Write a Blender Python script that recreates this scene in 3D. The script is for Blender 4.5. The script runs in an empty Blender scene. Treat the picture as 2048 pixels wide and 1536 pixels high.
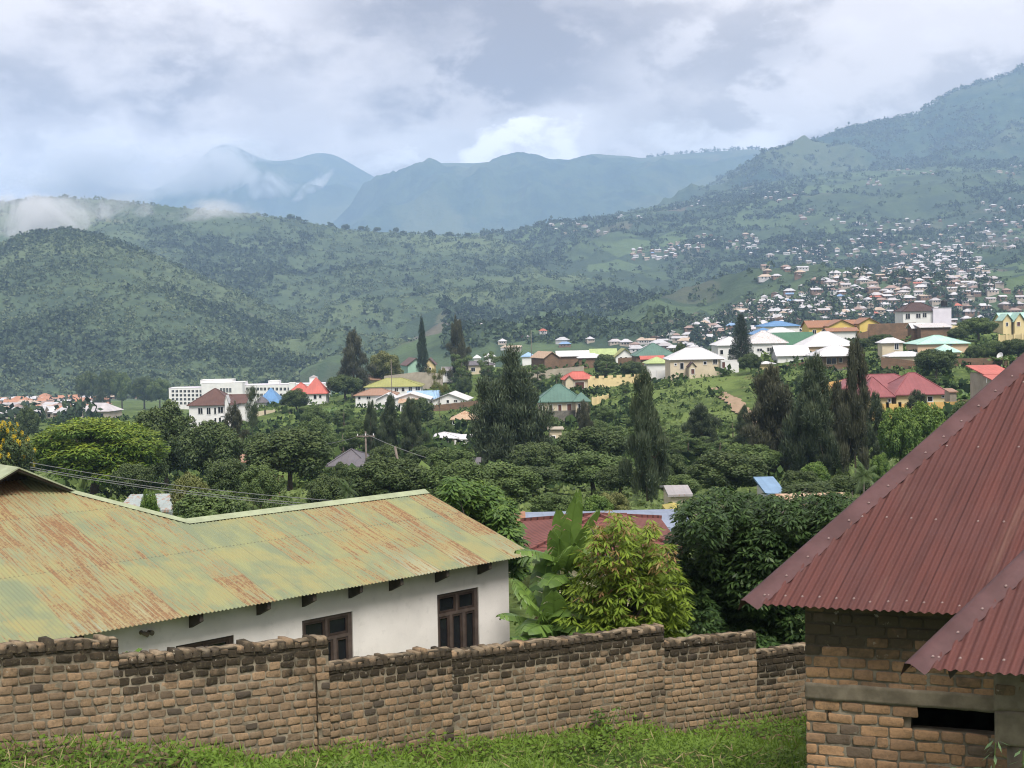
import bpy, math, random
import numpy as np
from mathutils import Vector, Matrix

scene = bpy.context.scene
COL = scene.collection
rng = np.random.default_rng(7)
random.seed(7)

# ------------------------------------------------------------------ camera
FPX = 2800.0                       # focal length in pixels of a 2048 px wide frame
PITCH = math.atan((768 - 640) / FPX)
ROLL = math.radians(1.2)
cam_data = bpy.data.cameras.new("camera")
cam = bpy.data.objects.new("camera", cam_data)
COL.objects.link(cam)
scene.camera = cam
cam_data.sensor_width = 36.0
cam_data.lens = 36.0 * FPX / 2048.0
cam_data.clip_start = 0.1
cam_data.clip_end = 60000
CM = Matrix.Rotation(math.radians(90) - PITCH, 3, 'X') @ Matrix.Rotation(-ROLL, 3, 'Z')
cam.matrix_world = CM.to_4x4()
CMN = np.array(CM)

# ------------------------------------------------------------------ world and sun
SUN_EL, SUN_AZ = math.radians(56), math.radians(160)   # azimuth clockwise from +Y
w = bpy.data.worlds.new("World")
scene.world = w
w.use_nodes = True
wt = w.node_tree
for n in list(wt.nodes):
    wt.nodes.remove(n)


class NT:
    """tiny helper to write node trees"""
    def __init__(s, tree):
        s.t = tree

    def n(s, typ, ins=None, **props):
        nd = s.t.nodes.new(typ)
        for k, v in props.items():
            setattr(nd, k, v)
        if ins:
            for k, v in ins.items():
                sock = nd.inputs[k]
                if hasattr(v, 'is_output') or isinstance(v, bpy.types.NodeSocket):
                    s.t.links.new(v, sock)
                else:
                    if isinstance(v, (tuple, list)) and len(v) == 3 and sock.type == 'RGBA':
                        v = (*v, 1.0)
                    sock.default_value = v
        return nd

    def math(s, op, a, b=0.0, c=0.0, clamp=False):
        nd = s.n('ShaderNodeMath', {0: a, 1: b, 2: c}, operation=op)
        nd.use_clamp = clamp
        return nd.outputs[0]

    def vmath(s, op, a, b=(0, 0, 0)):
        nd = s.n('ShaderNodeVectorMath', {0: a, 1: b}, operation=op)
        return nd.outputs['Value'] if op in ('DOT_PRODUCT', 'LENGTH', 'DISTANCE') else nd.outputs[0]

    def noise(s, vec, scale, detail=4, rough=0.55, dist=0.0, out=0):
        nd = s.n('ShaderNodeTexNoise', {'Vector': vec, 'Scale': scale, 'Detail': detail, 'Roughness': rough, 'Distortion': dist})
        return nd.outputs[out]

    def mix(s, fac, a, b, blend='MIX'):
        nd = s.n('ShaderNodeMixRGB', {0: fac, 1: a, 2: b}, blend_type=blend)
        return nd.outputs[0]

    def ramp(s, fac, lo, hi, to0=0.0, to1=1.0):
        nd = s.n('ShaderNodeMapRange', {0: fac, 1: lo, 2: hi, 3: to0, 4: to1})
        nd.interpolation_type = 'SMOOTHSTEP'
        return nd.outputs[0]


def px_dir(px, py):
    d = CMN @ np.array([(px - 1024) / FPX, (768 - py) / FPX, -1.0])
    return d / np.linalg.norm(d)


W = NT(wt)
sky = W.n('ShaderNodeTexSky', sky_type='NISHITA')
sky.sun_disc = False
sky.sun_elevation = SUN_EL
sky.sun_rotation = SUN_AZ
sky.air_density = 1.0
sky.dust_density = 2.0
tc = W.n('ShaderNodeTexCoord')
dirv = tc.outputs['Generated']
sep = W.n('ShaderNodeSeparateXYZ', {0: dirv})
zc = W.math('MAXIMUM', sep.outputs[2], 0.0)
den = W.math('ADD', zc, 0.10)
px_ = W.math('DIVIDE', sep.outputs[0], den)
py_ = W.math('DIVIDE', sep.outputs[1], den)
cp = W.n('ShaderNodeCombineXYZ', {0: px_, 1: py_, 2: 0.0}).outputs[0]
# stretched direction space for billowing lumps seen side-on
dsc = W.vmath('MULTIPLY', dirv, (1.0, 1.0, 1.9))


def blob(px, py, rx, ry, soft=1.0):
    """1 inside a patch of sky round the given direction, 0 outside"""
    c = px_dir(px, py)
    v = W.vmath('SUBTRACT', dirv_w, tuple(c))
    v = W.vmath('MULTIPLY', v, (FPX / rx, FPX / rx, FPX / ry))
    l = W.vmath('LENGTH', v)
    return W.ramp(l, 1.0 + 0.45 * soft, 1.0 - 0.55 * soft)


warp = W.n('ShaderNodeTexNoise', {'Vector': dsc, 'Scale': 9.0, 'Detail': 6.0, 'Roughness': 0.6})
wv = W.vmath('SUBTRACT', warp.outputs['Color'], (0.5, 0.5, 0.5))
wv = W.n('ShaderNodeVectorMath', {0: wv, 3: 0.10}, operation='SCALE').outputs[0]
dirv_w = W.vmath('ADD', dirv, wv)

n1 = W.noise(dsc, 6.5, 8, 0.58, 0.12)
n2 = W.noise(W.vmath('ADD', dsc, (3.1, 1.7, 5.2)), 12.0, 10, 0.62, 0.15)
# base overcast: bluish bright to grey
base = W.mix(W.ramp(n1, 0.44, 0.57), (7.0, 6.3, 6.0), (4.3, 3.8, 3.65))
base = W.mix(W.ramp(n2, 0.50, 0.60, 0, 0.75), base, (7.5, 6.85, 6.65))
# the grey masses of the photograph
g = W.math('MULTIPLY', blob(960, 70, 330, 240), 1.0)
for b in [(330, 150, 125, 90, 0.85), (60, 170, 150, 120, 0.55), (500, 170, 105, 80, 0.5), (1450, 110, 150, 60, 0.4), (1290, 250, 130, 50, 0.45),
          (560, 260, 160, 60, 0.35)]:
    g = W.math('MAXIMUM', g, W.math('MULTIPLY', blob(*b[:4]), b[4]))
g = W.math('MULTIPLY', g, W.ramp(n2, 0.38, 0.54, 0.35, 1.0))
col = W.mix(g, base, (2.3, 1.95, 1.95))
# white cumulus tops low behind the ridge
wh = W.math('MULTIPLY', blob(1010, 300, 110, 50, 0.5), 0.95)
for b in [(1130, 300, 70, 26, 0.85), (770, 320, 60, 26, 0.6), (1430, 285, 160, 36, 0.5), (950, 285, 300, 60, 0.3), (250, 330, 300, 60, 0.25)]:
    wh = W.math('MAXIMUM', wh, W.math('MULTIPLY', blob(*b[:4], 0.7), b[4]))
wh = W.math('MULTIPLY', wh, W.ramp(n2, 0.38, 0.5, 0.3, 1.0))
col = W.mix(wh, col, (10.5, 10.2, 10.2))
# thin breaks where the clear sky lets a little blue through
brk = W.ramp(W.noise(cp, 0.8, 5, 0.55), 0.62, 0.75, 0.0, 0.35)
skc = W.mix(1.0, sky.outputs[0], (1.6, 1.6, 1.6), 'MULTIPLY')
col = W.mix(brk, col, skc)
below = W.ramp(sep.outputs[2], -0.02, -0.15)
col = W.mix(below, col, (2.2, 2.6, 2.5))
bg = W.n('ShaderNodeBackground', {'Color': col, 'Strength': 0.1})
wo = W.n('ShaderNodeOutputWorld', {'Surface': bg.outputs[0]})

sd = bpy.data.lights.new("sun", 'SUN')
sd.energy = 3.3
sd.angle = math.radians(24)
sd.color = (1.0, 0.965, 0.91)
so = bpy.data.objects.new("sun", sd)
COL.objects.link(so)
sdir = Vector((math.sin(SUN_AZ) * math.cos(SUN_EL), math.cos(SUN_AZ) * math.cos(SUN_EL), math.sin(SUN_EL)))
so.rotation_euler = sdir.to_track_quat('Z', 'Y').to_euler()
so.location = (0, 0, 60)

scene.view_settings.view_transform = 'Standard'
scene.view_settings.look = 'None'
scene.view_settings.exposure = 0.80
scene.view_settings.gamma = 1.0
scene.cycles.use_denoising = True
scene.cycles.filter_width = 1.1
scene.cycles.max_bounces = 5
scene.cycles.diffuse_bounces = 2
scene.cycles.glossy_bounces = 2
scene.cycles.transmission_bounces = 3
scene.cycles.volume_bounces = 2
scene.cycles.transparent_max_bounces = 12


# ------------------------------------------------------------------ pixel helpers
def ray(px, py):
    """direction with y == 1 through a photograph pixel"""
    px = np.asarray(px, float)
    py = np.asarray(py, float)
    v = np.stack([(px - 1024) / FPX, (768 - py) / FPX, -np.ones(np.broadcast(px, py).shape)], -1) @ CMN.T
    return v / v[..., 1:2]


def at(px, py, Y):
    return Vector(ray(px, py) * Y)


def zat(px, py, Y):
    return ray(px, py)[..., 2] * Y


def proj(p):
    """world point -> photograph pixel"""
    v = CMN.T @ np.array(p, float)
    return 1024 + FPX * v[0] / -v[2], 768 - FPX * v[1] / -v[2]


# ------------------------------------------------------------------ mesh helpers
def build(name, V, F, mat=None, parent=None, smooth=False, loc=None, attrs=None, uv=None):
    """link one mesh object; F is an int array (n,k) or a list of tuples"""
    me = bpy.data.meshes.new(name)
    V = np.asarray(V, dtype=np.float32).reshape(-1, 3)
    if isinstance(F, np.ndarray):
        n, k = F.shape
        me.vertices.add(len(V))
        me.vertices.foreach_set('co', V.ravel())
        me.loops.add(n * k)
        me.loops.foreach_set('vertex_index', F.astype(np.int32).ravel())
        me.polygons.add(n)
        me.polygons.foreach_set('loop_start', np.arange(0, n * k, k, dtype=np.int32))
        me.update(calc_edges=True)
    else:
        me.from_pydata([tuple(map(float, v)) for v in V], [], [tuple(f) for f in F])
        me.update()
    if uv is not None:
        l = me.uv_layers.new(name='UVMap')
        vi = np.empty(len(me.loops), dtype=np.int32)
        me.loops.foreach_get('vertex_index', vi)
        l.data.foreach_set('uv', np.asarray(uv, dtype=np.float32)[vi].ravel())
    if attrs:
        for an, arr in attrs.items():
            a = me.attributes.new(an, 'FLOAT', 'POINT')
            a.data.foreach_set('value', np.asarray(arr, dtype=np.float32))
    if smooth:
        me.polygons.foreach_set('use_smooth', np.ones(len(me.polygons), dtype=bool))
    if mat:
        if isinstance(mat, (list, tuple)):
            for m in mat:
                me.materials.append(m)
        else:
            me.materials.append(mat)
    o = bpy.data.objects.new(name, me)
    COL.objects.link(o)
    if parent:
        o.parent = parent
    if loc is not None:
        o.location = loc
    return o


def tag(o, label, cat, group=None, kind=None):
    if label:
        o['label'] = label
    if cat:
        o['category'] = cat
    if group:
        o['group'] = group
    if kind:
        o['kind'] = kind
    return o


def empty(name, loc, label, cat, group=None, rz=0.0):
    o = bpy.data.objects.new(name, None)
    COL.objects.link(o)
    o.location = loc
    o.rotation_euler = (0, 0, rz)
    return tag(o, label, cat, group)


class MB:
    """collects verts and faces for one mesh"""
    def __init__(s):
        s.V, s.F = [], []

    def add(s, V, F):
        b = len(s.V)
        s.V += [tuple(v) for v in V]
        s.F += [tuple(i + b for i in f) for f in F]
        return s

    def box(s, x0, x1, y0, y1, z0, z1):
        return s.add([(x0, y0, z0), (x1, y0, z0), (x1, y1, z0), (x0, y1, z0), (x0, y0, z1), (x1, y0, z1), (x1, y1, z1), (x0, y1, z1)],
                     [(0, 3, 2, 1), (4, 5, 6, 7), (0, 1, 5, 4), (1, 2, 6, 5), (2, 3, 7, 6), (3, 0, 4, 7)])

    def poly_thick(s, pts, n):
        """polygon given by 3-D points extruded by vector n"""
        k = len(pts)
        A = [Vector(p) for p in pts]
        B = [p + Vector(n) for p in A]
        F = [tuple(range(k)), tuple(reversed(range(k, 2 * k)))]
        for i in range(k):
            j = (i + 1) % k
            F.append((i, i + k, j + k, j))
        return s.add(A + B, F)

    def tube(s, pts, radii, seg=7):
        pts = [Vector(p) for p in pts]
        rings = []
        for i, p in enumerate(pts):
            a = pts[max(i - 1, 0)]
            b = pts[min(i + 1, len(pts) - 1)]
            t = (b - a)
            t = t.normalized() if t.length > 1e-9 else Vector((0, 0, 1))
            u = t.orthogonal().normalized() if abs(t.z) < 0.99 else Vector((1, 0, 0))
            u = (u - t * u.dot(t)).normalized()
            v = t.cross(u)
            r = radii[i] if hasattr(radii, '__len__') else radii
            rings.append([p + u * math.cos(k * 2 * math.pi / seg) * r + v * math.sin(k * 2 * math.pi / seg) * r for k in range(seg)])
        V = [q for rg in rings for q in rg]
        F = []
        for i in range(len(rings) - 1):
            for k in range(seg):
                a = i * seg + k
                b = i * seg + (k + 1) % seg
                F.append((a, b, b + seg, a + seg))
        F.append(tuple(reversed(range(seg))))
        F.append(tuple(range((len(rings) - 1) * seg, len(rings) * seg)))
        return s.add(V, F)

    def build(s, name, mat, parent=None, smooth=False, **k):
        return build(name, s.V, s.F, mat, parent, smooth, **k)


def _hash(i, j, seed):
    h = (i.astype(np.int64) * 374761393 + j.astype(np.int64) * 668265263 + seed * 982451653) & 0x7fffffff
    h = ((h ^ (h >> 13)) * 1274126177) & 0x7fffffff
    return (h ^ (h >> 16)) / float(0x7fffffff)


def vnoise(x, y, seed=0):
    x = np.asarray(x, float)
    y = np.asarray(y, float)
    i = np.floor(x)
    j = np.floor(y)
    fx = x - i
    fy = y - j
    fx = fx * fx * (3 - 2 * fx)
    fy = fy * fy * (3 - 2 * fy)
    i = i.astype(np.int64)
    j = j.astype(np.int64)
    a = _hash(i, j, seed); b = _hash(i + 1, j, seed); c = _hash(i, j + 1, seed); d = _hash(i + 1, j + 1, seed)
    return (a * (1 - fx) + b * fx) * (1 - fy) + (c * (1 - fx) + d * fx) * fy


def fbm(x, y, oct=4, seed=0, ridged=False):
    t = 0
    amp = 0.5
    for o in range(oct):
        v = vnoise(x * 2 ** o, y * 2 ** o, seed + o * 17)
        if ridged:
            v = 1 - np.abs(2 * v - 1)
        t = t + amp * (v - 0.5) * 2
        amp *= 0.5
    return t


# ------------------------------------------------------------------ materials
MATS = {}


def newmat(name):
    m = bpy.data.materials.new(name)
    m.use_nodes = True
    t = m.node_tree
    for n in list(t.nodes):
        t.nodes.remove(n)
    MATS[name] = m
    return m, NT(t)


def finish(T, color, rough=0.8, bump=None, bstr=0.3, bdist=0.02, metallic=0.0, spec=0.3, transl=0.0, alpha=None):
    ins = {'Base Color': color, 'Roughness': rough, 'Metallic': metallic, 'Specular IOR Level': spec}
    nrm = None
    if bump is not None:
        nrm = T.n('ShaderNodeBump', {'Height': bump, 'Strength': bstr, 'Distance': bdist}).outputs[0]
        ins['Normal'] = nrm
    p = T.n('ShaderNodeBsdfPrincipled', ins)
    out = p.outputs[0]
    if transl:
        tr = T.n('ShaderNodeBsdfTranslucent', {'Color': color})
        out = T.n('ShaderNodeMixShader', {0: transl, 1: out, 2: tr.outputs[0]}).outputs[0]
    T.n('ShaderNodeOutputMaterial', {'Surface': out})


def hill_mat(name, dark, mid, light, earth, scale, fields=0.0, grassy=0.5):
    m, T = newmat(name)
    P = T.n('ShaderNodeNewGeometry').outputs['Position']
    nA = T.noise(P, 0.0035 * scale, 6, 0.6, 0.3)
    nB = T.noise(P, 0.018 * scale, 5, 0.65)
    nC = T.noise(P, 0.09 * scale, 4, 0.7)
    c = T.mix(T.ramp(nB, 0.38, 0.6), dark, mid)
    c = T.mix(T.math('MULTIPLY', T.ramp(nA, 0.5 - 0.1 * (grassy - .5), 0.62), T.ramp(nC, 0.35, 0.6, .4, 1.0)), c, light)
    c = T.mix(T.ramp(T.noise(P, 0.006 * scale, 4, 0.6), 0.64, 0.74, 0, 0.6), c, earth)
    if fields:
        sc = T.vmath('MULTIPLY', P, (1.0, 0.6, 0.35))
        wr = T.n('ShaderNodeTexNoise', {'Vector': P, 'Scale': 0.006, 'Detail': 2.0}).outputs['Color']
        wr = T.n('ShaderNodeVectorMath', {0: wr, 3: 70.0}, operation='SCALE').outputs[0]
        sc = T.vmath('ADD', sc, wr)
        vo = T.n('ShaderNodeTexVoronoi', {'Vector': sc, 'Scale': 0.011})
        r = T.n('ShaderNodeSeparateXYZ', {0: vo.outputs['Color']})
        fc = T.mix(T.ramp(r.outputs[0], 0.1, 0.9), dark, light)
        fc = T.mix(T.ramp(r.outputs[1], 0.8, 0.92, 0, .8), fc, earth)
        vd = T.n('ShaderNodeTexVoronoi', {'Vector': sc, 'Scale': 0.011}, feature='DISTANCE_TO_EDGE')
        fc = T.mix(T.ramp(vd.outputs[0], 0.06, 0.02), fc, dark)
        msk = T.math('MULTIPLY', T.ramp(T.noise(P, 0.0025, 3, 0.5), 0.42, 0.55), fields)
        c = T.mix(msk, c, fc)
    c = T.mix(T.ramp(nC, 0.3, 0.7, 0.0, 0.35), c, (c_mul(dark, .7)))
    finish(T, c, 0.95, spec=0.05, bump=nC, bstr=0.5, bdist=6.0 / scale)
    return m


def c_mul(c, k):
    return tuple(x * k for x in c)


M_HILL = hill_mat('hill_scrub', (.050, .074, .046), (.080, .112, .060), (.125, .160, .080), (.17, .155, .11), 1.0)
M_SLOPE = hill_mat('farmed_slope', (.040, .062, .042), (.066, .096, .052), (.10, .145, .066), (.15, .115, .095), 1.0, fields=0.85)
M_MOUNT = hill_mat('mountain_grass', (.022, .048, .036), (.05, .082, .046), (.10, .12, .06), (.18, .14, .09), 0.45, grassy=.45)


# ------------------------------------------------------------------ terrain
class Loft:
    """ground surface through rows of (distance, [(px, py)...]) with noise added in metres"""
    def __init__(s, name, rows, pxr, nx, ny, mat, amp=0.0, nscale=300.0, seed=1, ridged=True, label=None, smooth_iter=2, fade_rows=False, sil_amp=0.3):
        s.px = np.linspace(pxr[0], pxr[1], nx)
        Yr = np.array([r[0] for r in rows], float)
        # row spacing: even in index space, refined between the given rows
        t = np.linspace(0, len(rows) - 1, ny)
        s.Y = np.interp(t, np.arange(len(rows)), Yr)
        base = np.array([np.interp(s.px, [q[0] for q in r[1]], [q[1] for q in r[1]]) for r in rows])   # rows x nx, in py
        Z = np.zeros((ny, nx))
        zr = np.array([zat(s.px, base[i], Yr[i]) for i in range(len(rows))])
        for k in range(nx):
            Z[:, k] = np.interp(t, np.arange(len(rows)), zr[:, k])
        if smooth_iter:
            lock = (np.abs(t - np.round(t)) < 0.5 * (len(rows) - 1) / (ny - 1)) & (np.round(t) == len(rows) - 2)
            keep = Z[lock].copy()
            for _ in range(smooth_iter * 6):
                Z[1:-1] = Z[1:-1] * .5 + (Z[2:] + Z[:-2]) * .25
                Z[:, 1:-1] = Z[:, 1:-1] * .5 + (Z[:, 2:] + Z[:, :-2]) * .25
        GX = np.outer(s.Y, (s.px - 1024) / FPX)
        GY = np.outer(s.Y, np.ones(nx))
        if amp:
            nz = fbm(GX / nscale + seed, GY / nscale + seed * 3, 5, seed, ridged)
            wgt = np.interp(t, [0, 1, len(rows) - 3.1, len(rows) - 2.15, len(rows) - 1], [0.3, 1, 1, sil_amp, 0.0])[:, None]
            Z = Z + nz * amp * wgt + fbm(GX / (nscale * .22) + 7, GY / (nscale * .45), 4, seed + 3, True) * amp * .20 * wgt
        s.Z = Z
        s.GX, s.GY = GX, GY
        V = np.stack([GX, GY, Z], -1).reshape(-1, 3)
        a = (np.arange(ny - 1)[:, None] * nx + np.arange(nx - 1)[None]).ravel()
        F = np.stack([a, a + 1, a + nx + 1, a + nx], 1)
        s.ob = build(name, V, F, mat, smooth=True)
        tag(s.ob, label, None, kind='structure')

    def z(s, X, Y):
        X = np.asarray(X, float)
        Y = np.asarray(Y, float)
        px = 1024 + FPX * X / Y
        fi = np.interp(Y, s.Y, np.arange(len(s.Y)))
        fj = np.interp(px, s.px, np.arange(len(s.px)))
        i = np.clip(fi.astype(int), 0, len(s.Y) - 2)
        j = np.clip(fj.astype(int), 0, len(s.px) - 2)
        u = fi - i
        v = fj - j
        Z = s.Z
        return (Z[i, j] * (1 - v) + Z[i, j + 1] * v) * (1 - u) + (Z[i + 1, j] * (1 - v) + Z[i + 1, j + 1] * v) * u


def off(pl, d):
    return [(a, b + d) for a, b in pl]


# near and middle ground: z by column (photo px) and distance
GC = [-900, 0, 300, 600, 900, 1200, 1500, 1800, 2048, 2900]
GT = {
    -40: [-3.6] * 10,
    0: [-4.1, -4.1, -4.2, -4.4, -4.6, -4.7, -4.8, -4.9, -4.9, -4.9],
    12: [-4.3, -4.3, -4.6, -4.8, -5.0, -5.1, -5.2, -5.25, -5.3, -5.3],
    15: [-4.6, -4.85, -5.0, -5.15, -5.3, -5.35, -5.35, -5.4, -5.4, -5.4],
    17: [-5.0, -5.35, -5.5, -5.65, -5.85, -5.8, -5.75, -5.6, -5.6, -5.6],
    20: [-5.6, -6.0, -6.1, -6.35, -6.5, -6.4, -6.4, -6.25, -6.2, -6.2],
    22.5: [-6.2, -6.5, -6.7, -6.8, -7.0, -6.95, -7.0, -7.1, -6.9, -6.9],
    28: [-8.0] * 10,
    45: [-9.6] * 10,
    70: [-11.5, -11.5, -11.5, -11.5, -11.2, -11, -11, -11, -10.5, -10],
}
# rows from 100 m on are given as photograph heights of the visible ground
GPY = {
    100: [1020, 1015, 1010, 1008, 1008, 1008, 1005, 1000, 985, 960],
    150: [1000, 990, 985, 962, 950, 948, 940, 930, 915, 890],
    190: [975, 960, 955, 942, 922, 915, 890, 850, 838, 815],
    212: [960, 950, 945, 928, 906, 900, 868, 832, 825, 805],
    260: [930, 915, 905, 890, 876, 842, 815, 768, 755, 740],
    300: [915, 900, 888, 868, 858, 805, 765, 727, 722, 720],
    330: [905, 890, 878, 850, 842, 780, 742, 712, 708, 705],
    360: [895, 875, 864, 836, 820, 766, 722, 690, 692, 695],
    390: [880, 862, 850, 808, 800, 756, 712, 680, 682, 685],
    440: [865, 850, 840, 808, 752, 728, 694, 657, 662, 670],
    500: [855, 845, 835, 812, 748, 725, 695, 655, 662, 670],
    580: [850, 840, 830, 814, 738, 724, 712, 690, 690, 690],
    700: [840, 835, 822, 813, 780, 750, 735, 722, 720, 720],
    850: [835, 832, 822, 810, 792, 762, 742, 728, 728, 728],
    1100: [812, 806, 802, 796, 786, 762, 742, 728, 728, 728],
    1600: [778, 772, 770, 768, 768, 768, 755, 745, 745, 745],
    2400: [860] * 10}
for _k, _v in GPY.items():
    GT[_k] = list(zat(np.array(GC, float), np.array(_v, float), _k))
_gy = np.array(sorted(GT))
_gz = np.array([GT[k] for k in sorted(GT)], float) + (np.clip(_gy, 0, 99) * (_gy < 100))[:, None] * 0.0071
_gt = np.linspace(0, len(_gy) - 1, (len(_gy) - 1) * 8 + 1)
_gc = np.linspace(GC[0], GC[-1], 96)
_g1 = np.array([np.interp(_gc, GC, r) for r in _gz])
_G = np.array([np.interp(_gt, np.arange(len(_gy)), _g1[:, k]) for k in range(len(_gc))]).T
for _ in range(2):
    _G[1:-1] = _G[1:-1] * .5 + (_G[2:] + _G[:-2]) * .25
    _G[:, 1:-1] = _G[:, 1:-1] * .5 + (_G[:, 2:] + _G[:, :-2]) * .25
_GYf = np.interp(_gt, np.arange(len(_gy)), _gy)


def gz(X, Y, bumps=True):
    X = np.asarray(X, float)
    Y = np.asarray(Y, float)
    px = 1024 + FPX * X / np.maximum(Y, 12)
    fi = np.interp(Y, _GYf, np.arange(len(_GYf)))
    fj = np.interp(px, _gc, np.arange(len(_gc)))
    i = np.clip(fi.astype(int), 0, len(_GYf) - 2)
    j = np.clip(fj.astype(int), 0, len(_gc) - 2)
    u = fi - i
    v = fj - j
    z = (_G[i, j] * (1 - v) + _G[i, j + 1] * v) * (1 - u) + (_G[i + 1, j] * (1 - v) + _G[i + 1, j + 1] * v) * u
    if bumps:
        z = z + fbm(X / 14, Y / 14, 4, 5) * np.clip((Y - 20) / 150, 0, 1) * 1.3 + fbm(X / 1.3, Y / 1.3, 3, 9) * 0.06
    return z


m, T = newmat('ground_grass')
P = T.n('ShaderNodeNewGeometry').outputs['Position']
nA = T.noise(P, 0.035, 5, 0.6, 0.4)
nB = T.noise(P, 0.35, 5, 0.65)
nC = T.noise(P, 4.0, 4, 0.7)
c = T.mix(T.ramp(nB, 0.35, 0.65), (.060, .090, .028), (.115, .155, .045))
c = T.mix(T.ramp(nA, 0.5, 0.62, 0, .8), c, (.15, .20, .06))
c = T.mix(T.ramp(T.noise(P, 0.05, 4, 0.6), 0.63, 0.70, 0, .8), c, (.17, .12, .07))
c = T.mix(T.ramp(nC, 0.35, 0.7, 0, .5), c, (.03, .05, .015))
finish(T, c, 0.95, spec=0.05, bump=nB, bstr=0.6, bdist=0.4)
M_GROUND = m

ys = np.concatenate([np.linspace(-40, 12, 20), 12 * (2300 / 12.0) ** (np.linspace(0, 1, 330)[1:])])
us = np.linspace(-1, 1, 421)
wd = np.maximum(70, ys * 0.75)
gX = np.outer(wd, us)
gY = np.outer(ys, np.ones(len(us)))
gZ = gz(gX, gY)
V = np.stack([gX, gY, gZ], -1).reshape(-1, 3)
ny_, nx_ = gX.shape
a = (np.arange(ny_ - 1)[:, None] * nx_ + np.arange(nx_ - 1)[None]).ravel()
gr = build('ground', V, np.stack([a, a + 1, a + nx_ + 1, a + nx_], 1), M_GROUND, smooth=True)
tag(gr, 'grassy ground falling from the viewer into the valley', None, kind='structure')

# left green hill (crest under the mist), spur in front of it, right farmed slope, blue mountains
crestB = [(-900, 440), (-600, 425), (-200, 410), (0, 405), (60, 399), (130, 395), (230, 398), (300, 405), (400, 413), (480, 422), (530, 428), (590, 436),
          (640, 447), (700, 458), (760, 464), (800, 463), (860, 468), (920, 470), (1000, 476), (1080, 500), (1150, 530), (1220, 562), (1300, 590), (1380, 640), (1450, 700), (1600, 740)]
LB = Loft('green_hill', [
    (1000, [(-900, 900), (600, 860), (1000, 820), (1600, 800)]),
    (1300, [(-900, 775), (600, 765), (900, 735), (1200, 712), (1600, 722)]),
    (1600, [(-900, 720), (0, 720), (600, 715), (900, 690), (1200, 672), (1350, 680), (1600, 715)]),
    (2000, [(-900, 620), (0, 620), (300, 635), (600, 640), (900, 620), (1100, 610), (1200, 618), (1350, 652), (1600, 715)]),
    (2450, [(-900, 530), (0, 515), (300, 525), (600, 550), (900, 545), (1050, 545), (1200, 582), (1350, 640), (1600, 720)]),
    (2900, crestB), (3300, off(crestB, 75))], (-900, 1600), 460, 230, M_HILL, amp=44, nscale=330, seed=3,
    label='broad green scrub-covered hill across the valley on the left', sil_amp=0.12)
silS = [(-900, 560), (-300, 530), (-100, 512), (0, 492), (50, 469), (90, 461), (130, 458), (170, 461), (200, 470), (250, 487), (300, 507), (400, 548), (500, 592), (600, 642), (700, 690), (780, 735), (900, 800), (1100, 860)]
LS = Loft('hill_spur', [
    (1050, [(-900, 900), (0, 870), (600, 860), (900, 870), (1100, 900)]),
    (1300, [(-900, 740), (0, 700), (300, 705), (500, 725), (700, 760), (900, 815), (1100, 875)]),
    (1550, [(-900, 640), (0, 580), (150, 575), (300, 600), (500, 660), (700, 725), (900, 805), (1100, 868)]),
    (1800, silS), (2050, off(silS, 75))], (-900, 1100), 400, 170, M_HILL, amp=26, nscale=240, seed=8,
    label='nearer spur of the green hill at the left edge', sil_amp=0.15)
crestC = [(600, 596), (880, 486), (1000, 470), (1100, 455), (1200, 432), (1300, 412), (1400, 395), (1500, 372), (1600, 352), (1700, 343), (1800, 338), (1900, 328), (2048, 318), (2900, 280)]
LC = Loft('farmed_slope', [
    (800, [(600, 940), (880, 830), (1200, 800), (1400, 780), (1600, 780), (2048, 780), (2900, 780)]),
    (1100, [(600, 835), (880, 725), (1150, 712), (1300, 688), (1450, 668), (1600, 658), (1800, 656), (2048, 655), (2900, 650)]),
    (1500, [(600, 815), (880, 705), (1200, 690), (1400, 640), (1500, 608), (1650, 603), (1800, 606), (2048, 610), (2900, 600)]),
    (2000, [(600, 775), (880, 665), (1200, 640), (1400, 590), (1500, 558), (1600, 545), (1750, 542), (1900, 532), (2048, 540), (2900, 520)]),
    (2600, [(600, 700), (880, 590), (1200, 545), (1400, 503), (1600, 483), (1800, 472), (2048, 466), (2900, 440)]),
    (3300, [(600, 615), (880, 505), (1000, 488), (1200, 455), (1400, 432), (1600, 408), (1800, 392), (2048, 386), (2900, 350)]),
    (4000, crestC), (4500, off(crestC, 45))], (600, 2900), 460, 240, M_SLOPE, amp=46, nscale=420, seed=12,
    label='farmed and settled slope rising on the right', sil_amp=0.15)
silD = [(1250, 470), (1350, 410), (1450, 352), (1500, 326), (1530, 314), (1562, 304), (1600, 296), (1640, 286), (1680, 272), (1710, 260), (1760, 249), (1800, 240), (1838, 234),
        (1860, 218), (1890, 196), (1920, 180), (1960, 167), (2000, 155), (2048, 131), (2120, 108), (2200, 92), (2400, 75), (2900, 110)]
LD = Loft('right_mountain', [
    (3700, [(1250, 560), (2900, 480)]),
    (4300, [(1250, 520), (1500, 420), (1800, 360), (2048, 320), (2900, 270)]),
    (4900, [(1250, 495), (1450, 400), (1600, 345), (1750, 300), (1850, 275), (2048, 215), (2400, 160), (2900, 180)]),
    (5500, silD), (6200, off(silD, 60))], (1250, 2900), 380, 170, M_MOUNT, amp=150, nscale=700, seed=21,
    label='tall blue green mountain rising at the right edge', sil_amp=0.10)
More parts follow.
